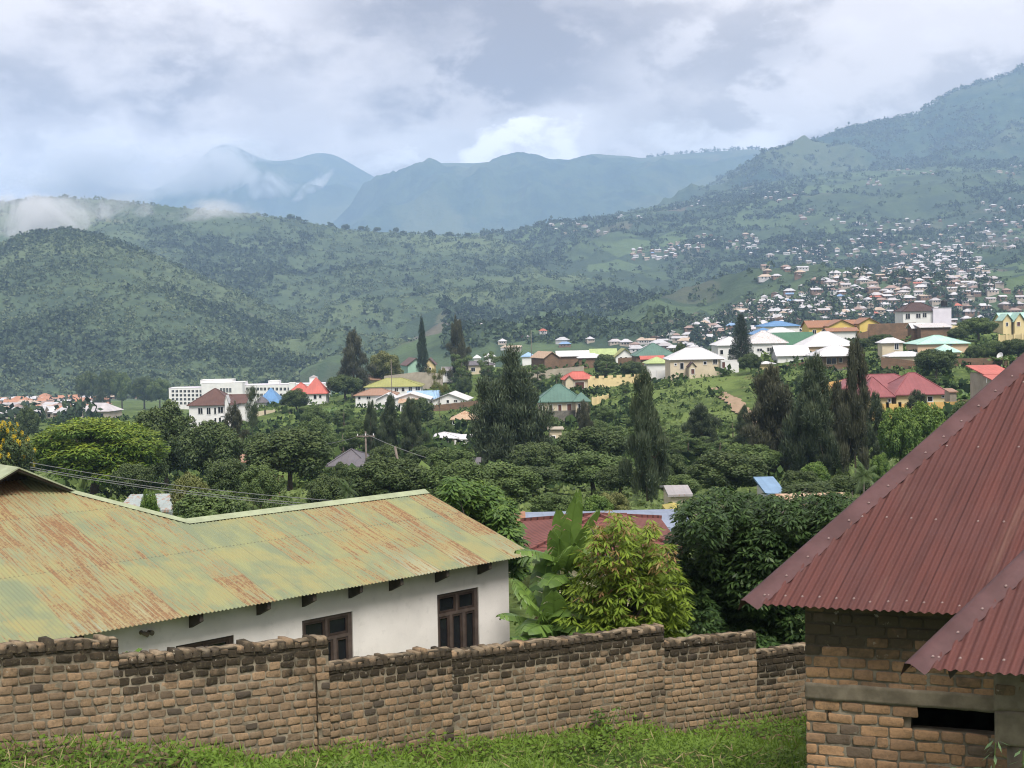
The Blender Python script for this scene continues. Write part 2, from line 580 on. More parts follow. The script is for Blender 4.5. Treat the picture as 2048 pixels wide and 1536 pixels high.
silE = [(640, 480), (700, 420), (768, 357), (800, 345), (840, 332), (880, 323), (920, 321), (960, 323), (1000, 319), (1060, 319), (1110, 322), (1142, 324), (1165, 313), (1190, 304), (1215, 306),
        (1245, 309), (1270, 309), (1285, 315), (1340, 308), (1400, 304), (1450, 300), (1500, 296), (1525, 296), (1548, 304), (1600, 320), (1700, 350), (1900, 420), (2200, 470)]
LE = Loft('back_mountain', [
    (6000, [(640, 560), (2200, 540)]),
    (6700, [(640, 530), (900, 440), (1200, 420), (1500, 400), (2200, 500)]),
    (7400, [(640, 505), (768, 420), (900, 375), (1190, 350), (1500, 338), (1700, 385), (2200, 490)]),
    (8000, silE), (8800, off(silE, 40))], (640, 2200), 380, 150, M_MOUNT, amp=230, nscale=1000, seed=31,
    label='long blue mountain ridge at the head of the valley', sil_amp=0.06)
silF = [(-900, 490), (0, 480), (200, 470), (300, 450), (350, 405), (385, 356), (405, 325), (425, 302), (445, 290), (462, 285), (485, 288), (505, 302), (525, 312), (545, 317), (560, 323), (580, 320), (605, 318), (625, 308), (645, 303), (665, 303),
        (685, 307), (705, 320), (730, 335), (750, 347), (768, 358), (800, 372), (880, 400), (1000, 430), (1200, 450)]
LF = Loft('cloudy_peak', [
    (7600, [(-900, 560), (1200, 560)]),
    (8400, [(-900, 530), (0, 500), (405, 430), (640, 420), (768, 440), (1200, 500)]),
    (9100, [(-900, 500), (0, 470), (380, 400), (462, 350), (560, 372), (650, 360), (768, 400), (1200, 475)]),
    (9700, silF), (10600, off(silF, 45))], (-900, 1200), 380, 150, M_MOUNT, amp=260, nscale=1100, seed=41,
    label='far peak with two summits half hidden in low cloud', sil_amp=0.05)

# haze: even pale air round the whole scene
m = bpy.data.materials.new('haze_air')
m.use_nodes = True
t = m.node_tree
for n in list(t.nodes):
    t.nodes.remove(n)
T = NT(t)
HAZE_D = 1.3e-4
pv = T.n('ShaderNodeVolumePrincipled', {'Color': (0.47, 0.67, 0.98), 'Density': HAZE_D, 'Anisotropy': 0.0})
T.n('ShaderNodeOutputMaterial', {'Volume': pv.outputs[0]})
b = MB().box(-9000, 9000, -3000, 12500, -140, 1200)
hz = b.build('haze', m)
tag(hz, 'pale blue haze filling the valley air', None, kind='stuff')

# ================================================================== FOREGROUND
ZUP = Vector((0, 0, 1))


def simple_mat(name, col, rough=0.8, var=0.12, scale=2.0, spec=0.3, metallic=0.0, bstr=0.15):
    if name in MATS:
        return MATS[name]
    m, T = newmat(name)
    tc = T.n('ShaderNodeTexCoord').outputs['Object']
    n = T.noise(tc, scale, 5, 0.6)
    n2 = T.noise(tc, scale * 9, 3, 0.6)
    c = T.mix(T.ramp(n, 0.3, 0.7), c_mul(col, 1 - var), c_mul(col, 1 + var))
    c = T.mix(T.ramp(n2, 0.55, 0.75, 0, 0.25), c, c_mul(col, 0.6))
    finish(T, c, rough, bump=n2, bstr=bstr, bdist=0.01, spec=spec, metallic=metallic)
    return m


def brick_mat(name, cA, cB, cC, mortar, moss=(.030, .025, .018)):
    """bricks carry attributes: rnd (per brick), moss (0..1 stain), mort (1 on mortar)"""
    m, T = newmat(name)
    tc = T.n('ShaderNodeNewGeometry').outputs['Position']
    rnd = T.n('ShaderNodeAttribute', attribute_name='rnd').outputs['Fac']
    mos = T.n('ShaderNodeAttribute', attribute_name='moss').outputs['Fac']
    mrt = T.n('ShaderNodeAttribute', attribute_name='mort').outputs['Fac']
    nf = T.noise(tc, 28, 5, 0.7)
    nm = T.noise(tc, 7, 4, 0.6)
    nl = T.noise(tc, 1.1, 4, 0.6)
    c = T.mix(T.ramp(rnd, 0.0, 0.75), cA, cB)
    c = T.mix(T.ramp(rnd, 0.93, 0.97), c, cC)
    c = T.mix(T.ramp(nf, 0.4, 0.72, 0, .45), c, c_mul(cC, .8))
    mc = T.mix(T.ramp(nm, 0.35, 0.65), mortar, c_mul(mortar, .6))
    c = T.mix(mrt, c, mc)
    c = T.mix(T.ramp(nl, 0.35, 0.7, 0.0, 0.4), c, T.mix(1.0, c, (.55, .52, .48), 'MULTIPLY'))
    fac = T.math('ADD', mos, T.math('MULTIPLY', T.math('SUBTRACT', nm, 0.5), 0.9), clamp=True)
    c = T.mix(T.math('MULTIPLY', T.ramp(fac, 0.2, 0.75), 0.93), c, T.mix(T.ramp(nf, 0.5, 0.75), moss, (.10, .085, .05)))
    c = T.mix(T.math('MULTIPLY', T.ramp(T.noise(tc, 11, 3), .66, .72), T.ramp(mos, .1, .6, 0.05, .55)), c, (.42, .38, .30))
    finish(T, c, 0.95, bump=nf, bstr=0.7, bdist=0.012, spec=0.1)
    return m


def brick_sheet(O, d, L, H, bl, bh, slope=0.0, nrm=None, mortar=0.024, prot=0.013, thick=0.2, skip=None, moss_top=0.35, dark_fn=None, seed=0, jit=0.004, rag=0.0,
                top=True):
    """one wall panel: O = top-left corner of the outer face, d = horizontal unit direction, slope = drop per metre.
    returns V, F(quads), attrs.  Geometry: displaced mortar slab plus individual bricks standing proud."""
    r = np.random.default_rng(seed)
    O = np.array(O, float)
    d = np.array(d, float)
    if nrm is None:
        nrm = np.array([d[1], -d[0], 0])          # towards the viewer
    V, F, A = [], [], []
    # mortar slab front: grid
    nxg = max(2, int(L / 0.06))
    nyg = max(2, int(H / 0.05))
    U, Wv = np.meshgrid(np.linspace(0, L, nxg + 1), np.linspace(0, H, nyg + 1))
    nz = fbm(U * 11 + seed, Wv * 11, 3, 50 + seed) * 0.020
    P = O + U[..., None] * d + (-(Wv + U * slope))[..., None] * np.array([0, 0, 1]) + nz[..., None] * nrm
    if skip is not None:
        cu = (U[:-1, :-1] + U[1:, 1:]) / 2
        cw = (Wv[:-1, :-1] + Wv[1:, 1:]) / 2
        keep = np.array([[not skip(a, b, 0) for a, b in zip(x, y)] for x, y in zip(cu, cw)])
    else:
        keep = np.ones((nyg, nxg), bool)
    ii, jj = np.nonzero(keep)
    a = ii * (nxg + 1) + jj
    V.append(P.reshape(-1, 3))
    F.append(np.stack([a, a + nxg + 1, a + nxg + 2, a + 1], 1))
    mz = np.clip(1 - Wv / max(moss_top, 1e-3), 0, 1).ravel() if dark_fn is None else dark_fn(U.ravel(), Wv.ravel())
    A.append(np.stack([np.zeros(mz.size), mz, np.ones(mz.size)], 1))
    nb = P.size // 3
    # bricks
    rows = int(H / bh)
    for k in range(rows):
        u = -bl * (0.5 if k % 2 else 0.0) - r.uniform(0, .05)
        while u < L:
            l = bl * r.uniform(0.82, 1.12) if r.random() > 0.08 else bl * 0.5
            u0, u1 = max(u, 0.0), min(u + l - mortar, L)
            u += l
            if u1 - u0 < 0.035:
                continue
            w0 = k * bh + mortar * 0.5 + r.uniform(-1, 1) * jit
            w1 = (k + 1) * bh - mortar * 0.5 + r.uniform(-1, 1) * jit
            if skip is not None and (skip((u0 + u1) / 2, (w0 + w1) / 2, 1)):
                continue
            pr = prot * r.uniform(0.5, 1.35)
            bv = min(0.010, (w1 - w0) * .16)
            j = lambda: r.normal(0, jit, 2)
            cs = [(u0, w0), (u1, w0), (u1, w1), (u0, w1)]
            tilt = r.normal(0, 0.02)
            cs = [(x + j()[0], y + j()[1] + tilt * (x - u0)) for x, y in cs]
            cx = sum(c[0] for c in cs) / 4
            cy = sum(c[1] for c in cs) / 4
            ring = []
            # octagonal outline keeps the corners worn
            for q in range(4):
                a0, a1 = cs[q], cs[(q + 1) % 4]
                le = math.hypot(a1[0] - a0[0], a1[1] - a0[1])
                f = min(.3, bv * r.uniform(.8, 1.6) / le)
                ring.append((a0[0] + (a1[0] - a0[0]) * f, a0[1] + (a1[1] - a0[1]) * f))
                ring.append((a1[0] - (a1[0] - a0[0]) * f, a1[1] - (a1[1] - a0[1]) * f))
            vs = []
            for (sc, dp) in ((1.0, -0.03), (1.0, pr * 0.85), (None, pr)):
                for x, y in ring:
                    if sc is None:
                        dx, dy = cx - x, cy - y
                        ln = math.hypot(dx, dy)
                        x, y = x + dx / ln * bv * .7, y + dy / ln * bv * .7
                    vs.append(O + x * d + np.array([0, 0, -(y + x * slope)]) + (dp + (r.normal(0, .002) if sc is None else 0)) * nrm)
            vs.append(O + cx * d + np.array([0, 0, -(cy + cx * slope)]) + pr * 1.05 * nrm)
            base = nb
            f = []
            for lev in range(2):
                for q in range(8):
                    a0 = base + lev * 8 + q
                    a1 = base + lev * 8 + (q + 1) % 8
                    f.append((a0, a0 + 8, a1 + 8, a1))
            c_ = base + 24
            for q in range(0, 8, 2):
                f.append((base + 16 + q, c_, base + 16 + (q + 2) % 8, base + 16 + (q + 1) % 8))
            V.append(np.array(vs))
            F.append(np.array(f))
            rv = r.random()
            mv = max(0.0, min(1.0, 1.45 - cy / max(moss_top, 1e-3) + r.normal(0, .2))) if dark_fn is None else float(np.clip(dark_fn(np.array([cx]), np.array([cy]))[0] + r.normal(0, .15), 0, 1))
            A.append(np.tile([rv, mv, 0.0], (25, 1)))
            nb += 25
    # back and top body
    if top:
        n = max(2, int(L / 0.11))
        us_ = np.linspace(0, L, n + 1)
        hump = r.uniform(-.5, 1, n + 1) * rag
        rowsP = []
        for (dep, up) in ((-0.002, 0.0), (0.012, 0.012), (-thick * .5, 0.028), (-thick - 0.01, 0.010), (-thick, -H)):
            zz = -us_ * slope + up + (hump if up > 0 else 0) + (r.normal(0, .005, n + 1) if up > 0 else 0)
            rowsP.append(O + us_[:, None] * d + zz[:, None] * np.array([0, 0, 1]) + dep * nrm)
        PP = np.array(rowsP)
        a = (np.arange(4)[:, None] * (n + 1) + np.arange(n)[None]).ravel() + nb
        V.append(PP.reshape(-1, 3))
        F.append(np.stack([a, a + 1, a + n + 2, a + n + 1], 1))
        A.append(np.stack([r.random(PP.size // 3), np.repeat([.9, .75, .25, .6, .2], n + 1), np.repeat([1, .6, .5, 1, 1], n + 1)], 1))
        nb += PP.size // 3
        uh = 0.0
        while uh < L - .03:
            wh_ = min(r.uniform(.095, .125), L - uh)
            hh = r.uniform(.012, .052) + (r.random() < .08) * .03
            if r.random() < .06:
                uh += wh_
                continue
            c8 = []
            for (zz_, sh) in ((-.05, 0.0), (hh, .012)):
                for (uu_, dd_) in ((uh + sh, .022 - sh), (uh + wh_ - .008 - sh, .022 - sh), (uh + wh_ - .008 - sh, -thick - .015 + sh), (uh + sh, -thick - .015 + sh)):
                    c8.append(O + uu_ * d + np.array([0, 0, zz_ - uu_ * slope]) + dd_ * nrm + r.normal(0, .005, 3))
            V.append(np.array(c8))
            F.append(np.array([(4, 5, 6, 7), (0, 1, 5, 4), (1, 2, 6, 5), (2, 3, 7, 6), (3, 0, 4, 7)]) + nb)
            q_ = r.random()
            A.append(np.array([[q_, .95, 0]] * 4 + [[q_, r.uniform(.1, .7), r.choice([0., .5])]] * 4))
            nb += 8
            uh += wh_
        # closed ends
        for uu in (0, L):
            q = [O + uu * d + np.array([0, 0, -uu * slope - h_]) + dp * nrm for dp, h_ in ((0.0, 0), (-thick, 0), (-thick, H), (0.0, H))]
            V.append(np.array(q))
            F.append(np.array([[nb, nb + 1, nb + 2, nb + 3]]))
            A.append(np.tile([0.3, .6, .6], (4, 1)))
            nb += 4
    V = np.concatenate(V)
    F = np.concatenate(F)
    A = np.concatenate(A)
    return V, F, {'rnd': A[:, 0], 'moss': A[:, 1], 'mort': A[:, 2]}


M_BRICKA = brick_mat('weathered_brick', (.32, .218, .13), (.215, .155, .10), (.10, .08, .06), (.27, .23, .165))
M_BRICKB = brick_mat('house_brick', (.37, .225, .12), (.27, .17, .10), (.14, .105, .075), (.24, .21, .155), moss=(.07, .058, .04))  # last colour is the darker brown mixed into the upper bricks
M_CONC = simple_mat('grey_concrete', (.165, .14, .10), 0.95, 0.28, 5.0, spec=.08)

# ---- garden wall of burned brick running across the foreground
wY = lambda p: float(np.interp(p, [-700, 0, 240, 655, 905, 1330, 1515, 1615, 1800], [12.6, 15, 15.9, 17.5, 18.9, 20.9, 21.8, 22.4, 23.4]))
wall = empty('brick_wall', tuple(at(650, 1490, 17.5)), 'long mossy burned-brick garden wall stepping across the foreground grass', 'wall')
WI = wall.matrix_world.inverted()
wloc = np.array(wall.location)


def wall_panel(p0, t0, p1, t1, seed, H=1.85, shift=0.0, name='wall_panel', bl=.19, top_h=.26):
    A = np.array(at(p0, t0, wY(p0) - shift))
    B = np.array(at(p1, t1, wY(p1) - shift))
    dv = B - A
    L = float(np.hypot(dv[0], dv[1]))
    d = np.array([dv[0], dv[1], 0]) / L
    sl = -dv[2] / L
    V, F, At = brick_sheet(A - wloc, d, L, H, bl, 0.102, sl, seed=seed, moss_top=top_h, rag=0.03, thick=.21, jit=.006)
    build(name, V, F, M_BRICKA, wall, attrs=At)


wall_panel(-420, 1325, 236, 1284, 1)
wall_panel(236, 1321, 634, 1283, 2, top_h=.34)
wall_panel(632, 1282, 656, 1280, 3, shift=0.06, name='wall_pier', bl=.2)
wall_panel(656, 1334, 903, 1303, 4)
wall_panel(903, 1311, 1328, 1256, 5, bl=.195, top_h=.36)
wall_panel(1328, 1288, 1512, 1268, 6, bl=.195, top_h=.3)
wall_panel(1512, 1308, 1700, 1284, 7, bl=.235, top_h=.5)


# ---- corrugated sheet helper
def corrugated(name, P0, du, dv, u0, u1, vlo, vhi, mat, parent, pitch=0.076, amp=0.009, nv=14, per=8, lapv=None, thick_drop=0.0):
    """P0 origin; du along eave, dv up the slope (unit); vlo/vhi functions of u"""
    P0 = np.array(P0, float); du = np.array(du, float); dv = np.array(dv, float)
    n = np.cross(du, dv)
    n /= np.linalg.norm(n)
    if n[2] < 0:
        n = -n
    N = int((u1 - u0) / pitch * per)
    u = np.linspace(u0, u1, N + 1)
    lo = np.array([vlo(x) for x in u])
    hi = np.array([vhi(x) for x in u])
    ok = hi > lo + 1e-3
    t = np.linspace(0, 1, nv + 1)
    VV = lo[None] + (hi - lo)[None] * t[:, None]
    UU = np.tile(u, (nv + 1, 1))
    h = amp * np.sin(UU / pitch * 2 * math.pi)
    sag = fbm(UU * 1.3, VV * 1.3, 2, 77) * 0.010
    if lapv:
        sag = sag - 0.006 * ((VV % lapv) / lapv)
    P = P0 + UU[..., None] * du + VV[..., None] * dv + (h + sag)[..., None] * n
    a = (np.arange(nv)[:, None] * (N + 1) + np.arange(N)[None])
    a = a[:, ok[:-1] & ok[1:]].ravel()
    F = np.stack([a, a + 1, a + N + 2, a + N + 1], 1)
    loc = np.array(parent.location) if parent else np.zeros(3)
    return build(name, P.reshape(-1, 3) - loc, F, mat, parent, smooth=True, uv=np.stack([UU, VV], -1).reshape(-1, 2)), n


# ---- rusty green roof material
m, T = newmat('rusty_green_sheet')
uvn = T.n('ShaderNodeUVMap', uv_map='UVMap').outputs[0]
su = T.n('ShaderNodeSeparateXYZ', {0: uvn})
U_, V_ = su.outputs[0], su.outputs[1]
strip = T.math('FLOOR', T.math('DIVIDE', U_, 0.61))
rowi = T.math('FLOOR', T.math('DIVIDE', T.math('ADD', V_, T.math('MULTIPLY', T.math('MODULO', strip, 2.0), 0.0)), 1.15))
cid = T.n('ShaderNodeCombineXYZ', {0: strip, 1: rowi, 2: 0.0}).outputs[0]
wn = T.n('ShaderNodeTexWhiteNoise', {'Vector': cid}, noise_dimensions='3D').outputs['Value']
cid2 = T.n('ShaderNodeCombineXYZ', {0: strip, 1: 3.0, 2: 7.0}).outputs[0]
wn2 = T.n('ShaderNodeTexWhiteNoise', {'Vector': cid2}, noise_dimensions='3D').outputs['Value']
sv = T.n('ShaderNodeCombineXYZ', {0: T.math('MULTIPLY', U_, 26.0), 1: T.math('MULTIPLY', V_, 1.1), 2: 0.0}).outputs[0]
st = T.noise(sv, 1.0, 6, 0.65, 0.3)
sv2 = T.n('ShaderNodeCombineXYZ', {0: T.math('MULTIPLY', U_, 3.2), 1: T.math('MULTIPLY', V_, 0.7), 2: 4.0}).outputs[0]
bl_ = T.noise(sv2, 1.0, 5, 0.65, 0.5)
fine = T.noise(uvn, 16.0, 5, 0.75)
pale = T.mix(T.ramp(bl_, 0.3, 0.6), (.225, .235, .115), (.165, .19, .115))
pale = T.mix(T.ramp(wn2, 0.3, 0.9, 0, .7), pale, (.20, .215, .145))
yel = T.mix(T.ramp(T.noise(uvn, 0.9, 4, 0.6), 0.45, 0.62, 0, 0.75), pale, (.255, .235, .105))
lvl = T.math('ADD', T.math('MULTIPLY', st, 0.85), T.math('MULTIPLY', bl_, 0.22))
lvl = T.math('ADD', lvl, T.math('ADD', T.math('MULTIPLY', T.math('SUBTRACT', wn2, 0.5), 0.32), T.math('MULTIPLY', T.math('SUBTRACT', wn, 0.5), 0.13)))
lvl = T.math('ADD', lvl, T.math('MULTIPLY', T.math('SUBTRACT', fine, 0.5), 0.42))
rustc = T.mix(T.ramp(fine, 0.4, 0.65), (.225, .125, .06), (.135, .072, .042))
c = T.mix(T.ramp(lvl, 0.48, 0.57, 0, 0.7), yel, (.27, .19, .085))
c = T.mix(T.ramp(lvl, 0.565, 0.645, 0, 0.9), c, rustc)
# pale washed strip near the eaves
c = T.mix(T.math('MULTIPLY', T.ramp(V_, 1.1, 0.0, 0, 0.5), T.ramp(T.math('SUBTRACT', wn2, lvl), -0.05, 0.25)), c, (.33, .34, .29))
# seams between sheets
sm = T.math('FRACT', T.math('DIVIDE', U_, 0.61))
c = T.mix(T.ramp(T.math('ABSOLUTE', T.math('SUBTRACT', sm, 0.5)), 0.485, 0.5, 0, 0.6), c, (.10, .10, .07))
lv = T.math('FRACT', T.math('DIVIDE', V_, 2.3))
c = T.mix(T.math('MULTIPLY', T.ramp(T.math('ABSOLUTE', T.math('SUBTRACT', lv, 0.5)), 0.488, 0.5, 0, 0.75), T.ramp(T.math('SINE', T.math('MULTIPLY', U_, 82.7)), -.4, .4)), c, (.07, .065, .045))
finish(T, c, 0.7, spec=0.25, bump=fine, bstr=0.2, bdist=0.004)
M_RUSTROOF = m
M_WHITEWALL = simple_mat('whitewashed_plaster', (.66, .62, .585), 0.9, 0.10, 0.7)
M_DARKWOOD = simple_mat('dark_window_wood', (.045, .030, .024), 0.6, 0.25, 6)
M_GLASS = simple_mat('dark_window_glass', (.012, .013, .016), 0.12, 0.1, 2, spec=0.6, bstr=0.0)
M_TIMBER = simple_mat('old_timber', (.055, .045, .035), 0.9, 0.25, 5)

# ---- the whitewashed house with the rusted roof
E1 = np.array(at(1070, 1109, 28.0))
r0 = ray(0, 1300)
E0 = r0 * (E1[2] / r0[2])
d = (E1 - E0)
d[2] = 0
d /= np.linalg.norm(d)
nb_ = np.array([-d[1], d[0], 0])       # away from the viewer
rr = ray(850, 982)
R1 = rr * (E1.dot(d) / rr.dot(d))
run = (R1 - E1).dot(nb_)
rise = R1[2] - E1[2]
dv = R1 - E1
sl_len = np.linalg.norm(dv)
dv = dv / sl_len
pn = np.cross(d, dv)


def on_plane(px, py):
    r = ray(px, py)
    p = r * (E1.dot(pn) / r.dot(pn))
    q = p - E1
    return q.dot(d), q.dot(dv)


house = empty('house', (float(E1[0]), float(E1[1]), -8.2), 'whitewashed house with rust-streaked green corrugated roof behind the brick garden wall', 'house')
hl = np.array(house.location)
top_pts = [on_plane(*p) for p in ((850, 982), (370, 1042), (150, 985), (20, 944))]
tp = sorted(top_pts)
uL = tp[0][0] - 6.0
tu = [uL] + [p[0] for p in tp]
tvv = [tp[0][1]] + [p[1] for p in tp]
vV = tvv[-2]
front, nroof = corrugated('roof', E1, d, dv, uL, 0.0, lambda u: 0.0, lambda u: float(np.interp(u, tu, tvv)), M_RUSTROOF, house, nv=26, lapv=2.3)
front.name = 'roof'
# ridge cap strips along the top outline (children of the roof part)


def P3(u, v, up=0.0):
    return E1 + d * u + dv * v + nroof * up - hl


cap = MB()
for (a_, b_) in zip(list(zip(tu, tvv))[1:-1], list(zip(tu, tvv))[2:]):
    p, q = Vector(P3(a_[0], a_[1], .012)), Vector(P3(b_[0], b_[1], .012))
    pd, qd = Vector(P3(a_[0], a_[1] - .17, .016)), Vector(P3(b_[0], b_[1] - .17, .016))
    bk = Vector(nb_) * .16 + Vector((0, 0, -.05))
    up = Vector((0, 0, .035))
    cap.add([pd, qd, q + up, p + up, p + bk, q + bk], [(0, 1, 2, 3), (3, 2, 5, 4)])
M_CAPG = simple_mat('pale_green_cap', (.27, .30, .19), 0.7, 0.15, 3)
cap.build('ridge_cap', M_CAPG, front)
# back slopes of roof
bp = MB()
q = [P3(*top_pts[0]), P3(*top_pts[1])]
drop = np.array([0, 0, -rise])
bp.add([q[0], q[1], q[1] + nb_ * run + drop, q[0] + nb_ * run + drop], [(0, 1, 2, 3)])
k1 = P3(*top_pts[2])
k0 = P3(uL, tvv[0])
bp.add([q[1], k1, k1 + nb_ * 5 + drop, q[1] + nb_ * run + drop], [(0, 1, 2, 3)])
bp.add([k1, k0, k0 + nb_ * 5 + drop * 1.4, k1 + nb_ * 5 + drop * 1.4], [(0, 1, 2, 3)])
bp.build('roof_back', M_CAPG, house)
# gablet standing on the hip top at the left: two small slopes, open dark gable
gA = hl + P3(*on_plane(152, 986)) + np.array([0, 0, .06])
_r = ray(38, 934)
ap = _r * (gA.dot(nb_) / _r.dot(nb_))
_w = (gA - ap).dot(d)
gB = ap - d * _w + np.array([0, 0, gA[2] - ap[2]])
bdir = nb_ * 1.0
g1 = MB()
gl = 5.0
for X in (gA, gB):
    a_, b_ = ap - hl, X - hl
    g1.poly_thick([a_, b_, b_ + bdir * gl, a_ + bdir * gl], (0, 0, -0.03))
g1.build('gablet_roof', M_CAPG, house)
g2 = MB()
ii_ = bdir * 0.9
g2.add([ap - hl + ii_ - np.array([0, 0, .05]), gA - hl + ii_, gB - hl + ii_], [(0, 1, 2)])
g2.build('gablet_wall', M_TIMBER, house)
g3 = MB()
g3.tube([ap - hl + bdir * .05 - np.array([0, 0, .06]), gA - hl + bdir * .05 - np.array([0, 0, .05])], 0.025, 4)
g3.tube([ap - hl + bdir * .05 - np.array([0, 0, .06]), gB - hl + bdir * .05 - np.array([0, 0, .05])], 0.025, 4)
g3.build('bargeboard', M_TIMBER, house)
# walls: front wall plane set back from the eave
ov, ovr = 0.42, 0.50
rw = ray(1018, 1200)
c0 = E1 + nb_ * ov
ucorner = None
A_ = np.array([[d[0], -rw[0]], [d[1], -rw[1]]])
sol = np.linalg.solve(A_, -(c0[:2]))
ucorner = sol[0]
ztop = E1[2] + ov * rise / run - 0.03
zbot = -8.2


def WP(u, z, off=0.0):
    p = c0 + d * u - nb_ * off
    return np.array([p[0], p[1], z]) - hl


def wall_uz(px, py):
    r = ray(px, py)
    s_ = c0.dot(nb_) / r.dot(nb_)
    p = r * s_
    return (p - c0).dot(d), p[2]


wu0, wz1 = wall_uz(874, 1190)
wu1, _ = wall_uz(957, 1179)
vu0, _ = wall_uz(604, 1240)
vu1, _ = wall_uz(705, 1226)
xu0, _ = wall_uz(352, 1291)
xu1, _ = wall_uz(468, 1272)
zt = wz1
zb = zt - 1.30
wins = [(wu0, wu1, zt, zb), (vu0, vu1, wall_uz(655, 1232)[1], zb), (xu0, xu1, wall_uz(410, 1281)[1], zb)]
wm = MB()
WT = 0.22


def wall_box(u0, u1, z0, z1):
    a, b = WP(u0, z0), WP(u1, z1)
    v = []
    for z in (z0, z1):
        for (u, o) in ((u0, 0), (u1, 0), (u1, -WT), (u0, -WT)):
            v.append(WP(u, z, o))
    wm.add(v, [(0, 3, 2, 1), (4, 5, 6, 7), (0, 1, 5, 4), (1, 2, 6, 5), (2, 3, 7, 6), (3, 0, 4, 7)])


us_sorted = sorted(wins)
cur = uL + 1
for (a, b, z1, z0) in us_sorted:
    wall_box(cur, a, zbot, ztop)
    wall_box(a, b, z1, ztop)
    wall_box(a, b, zbot, z0)
    cur = b
wall_box(cur, ucorner, zbot, ztop)
# end gable wall
gw = [WP(ucorner, zbot, -WT), WP(ucorner, zbot, -2 * run + 2 * ov), WP(ucorner, ztop, -2 * run + 2 * ov), WP(ucorner, R1[2] - .04, -run + ov), WP(ucorner, ztop, -WT)]
wm.poly_thick(gw, -d * 0.2)
wm.add([WP(uL + 1, zbot, -2 * run), WP(ucorner, zbot, -2 * run + 2 * ov), WP(ucorner, ztop, -2 * run + 2 * ov), WP(uL + 1, ztop, -2 * run)], [(0, 1, 2, 3)])
wm.build('wall', M_WHITEWALL, house)
# dark ceiling line under the roof so no light leaks into the openings
MB().add([WP(uL + 1, ztop - .02, -.0), WP(ucorner, ztop - .02, 0), WP(ucorner, ztop - .02, -2 * run + 2 * ov), WP(uL + 1, ztop - .02, -2 * run)], [(0, 1, 2, 3)]).build('ceiling', M_TIMBER, house)
M_FRAMEL = simple_mat('weathered_frame_wood', (.075, .055, .046), 0.8, 0.25, 6)
for wi, (a, b, z1, z0) in enumerate(wins):
    w_ = b - a
    fr = MB()

    def fb(u0, u1, za, zb_, o0=-0.03, o1=-0.10):
        v = []
        for z in (za, zb_):
            for (u, o) in ((u0, o0), (u1, o0), (u1, o1), (u0, o1)):
                v.append(WP(u, z, o))
        fr.add(v, [(0, 3, 2, 1), (4, 5, 6, 7), (0, 1, 5, 4), (1, 2, 6, 5), (2, 3, 7, 6), (3, 0, 4, 7)])
    fw = .06
    tr = z1 - 0.42
    fb(a, a + fw, z0, z1); fb(b - fw * 1.5, b, z0, z1)
    fb(a + fw, b - fw * 1.5, z1 - fw, z1, -.031, -.101); fb(a + fw, b - fw * 1.5, z0, z0 + fw, -.031, -.101)
    fb(a + fw, b - fw * 1.5, tr - .03, tr + .03, -.033, -.1)
    fb(a + w_ * .47, a + w_ * .47 + .05, tr + .03, z1 - fw, -.034, -.1)
    for q_ in (.31, .62):
        fb(a + w_ * q_, a + w_ * q_ + .07, z0 + fw, tr - .03, -.034, -.1)
    win = fr.build('window', M_FRAMEL if wi < 2 else M_DARKWOOD, house)
    gm = MB()
    v = [WP(a + .02, z0 + .02, -.07), WP(b - .02, z0 + .02, -.07), WP(b - .02, z1 - .02, -.07), WP(a + .02, z1 - .02, -.07)]
    gm.add(v, [(0, 1, 2, 3)])
    gm.build('pane', M_GLASS, win)
    # sash frames, dark, standing just proud of the glass
    sm_ = MB()
    fr_save = fr
    fr = sm_
    for (s0, s1, za, zb_) in ((.045, .31, z0 + fw, tr - .03), (.365, .62, z0 + fw, tr - .03), (.68, .93, z0 + fw, tr - .03), (.05, .47, tr + .03, z1 - fw), (.52, .93, tr + .03, z1 - fw)):
        ua, ub = a + w_ * s0 + .004, a + w_ * s1 - .004
        t_ = .045
        fb(ua, ua + t_, za + .004, zb_ - .004, -.045, -.065); fb(ub - t_, ub, za + .004, zb_ - .004, -.045, -.065)
        fb(ua + t_, ub - t_, zb_ - t_, zb_ - .005, -.046, -.066); fb(ua + t_, ub - t_, za + .005, za + t_, -.046, -.066)
    sm_.build('sash', M_DARKWOOD, win)
    fr = fr_save
# rafter tails
for px_r in (955, 870, 778, 697, 604, 513, 378, 140, 40, -120):
    uu, _ = wall_uz(px_r, 1150 + (1000 - px_r) * .17)
    rf = MB()
    a_ = WP(uu, ztop - .01, 0.0)
    b_ = WP(uu, E1[2] - .025, ov - .06)
    t_ = d * .07
    dn = np.array([0, 0, -.38])
    rf.add([a_, b_, b_ + dn * .3, a_ + dn, a_ + t_, b_ + t_, b_ + dn * .3 + t_, a_ + dn + t_], [(0, 1, 2, 3), (7, 6, 5, 4), (0, 4, 5, 1), (1, 5, 6, 2), (2, 6, 7, 3), (3, 7, 4, 0)])
    rf.build('rafter', M_TIMBER, house)
lampm = MB()
lu, lz = wall_uz(282, 1265)
lampm.tube([WP(lu, lz, 0), WP(lu, lz, .08), WP(lu + .06, lz - .03, .14)], [.04, .035, .045], 8)
lampm.tube([WP(lu + .13, lz - .01, 0), WP(lu + .15, lz - .02, .10)], [.03, .045], 8)
lampm.build('wall_lamp', M_CONC, house)

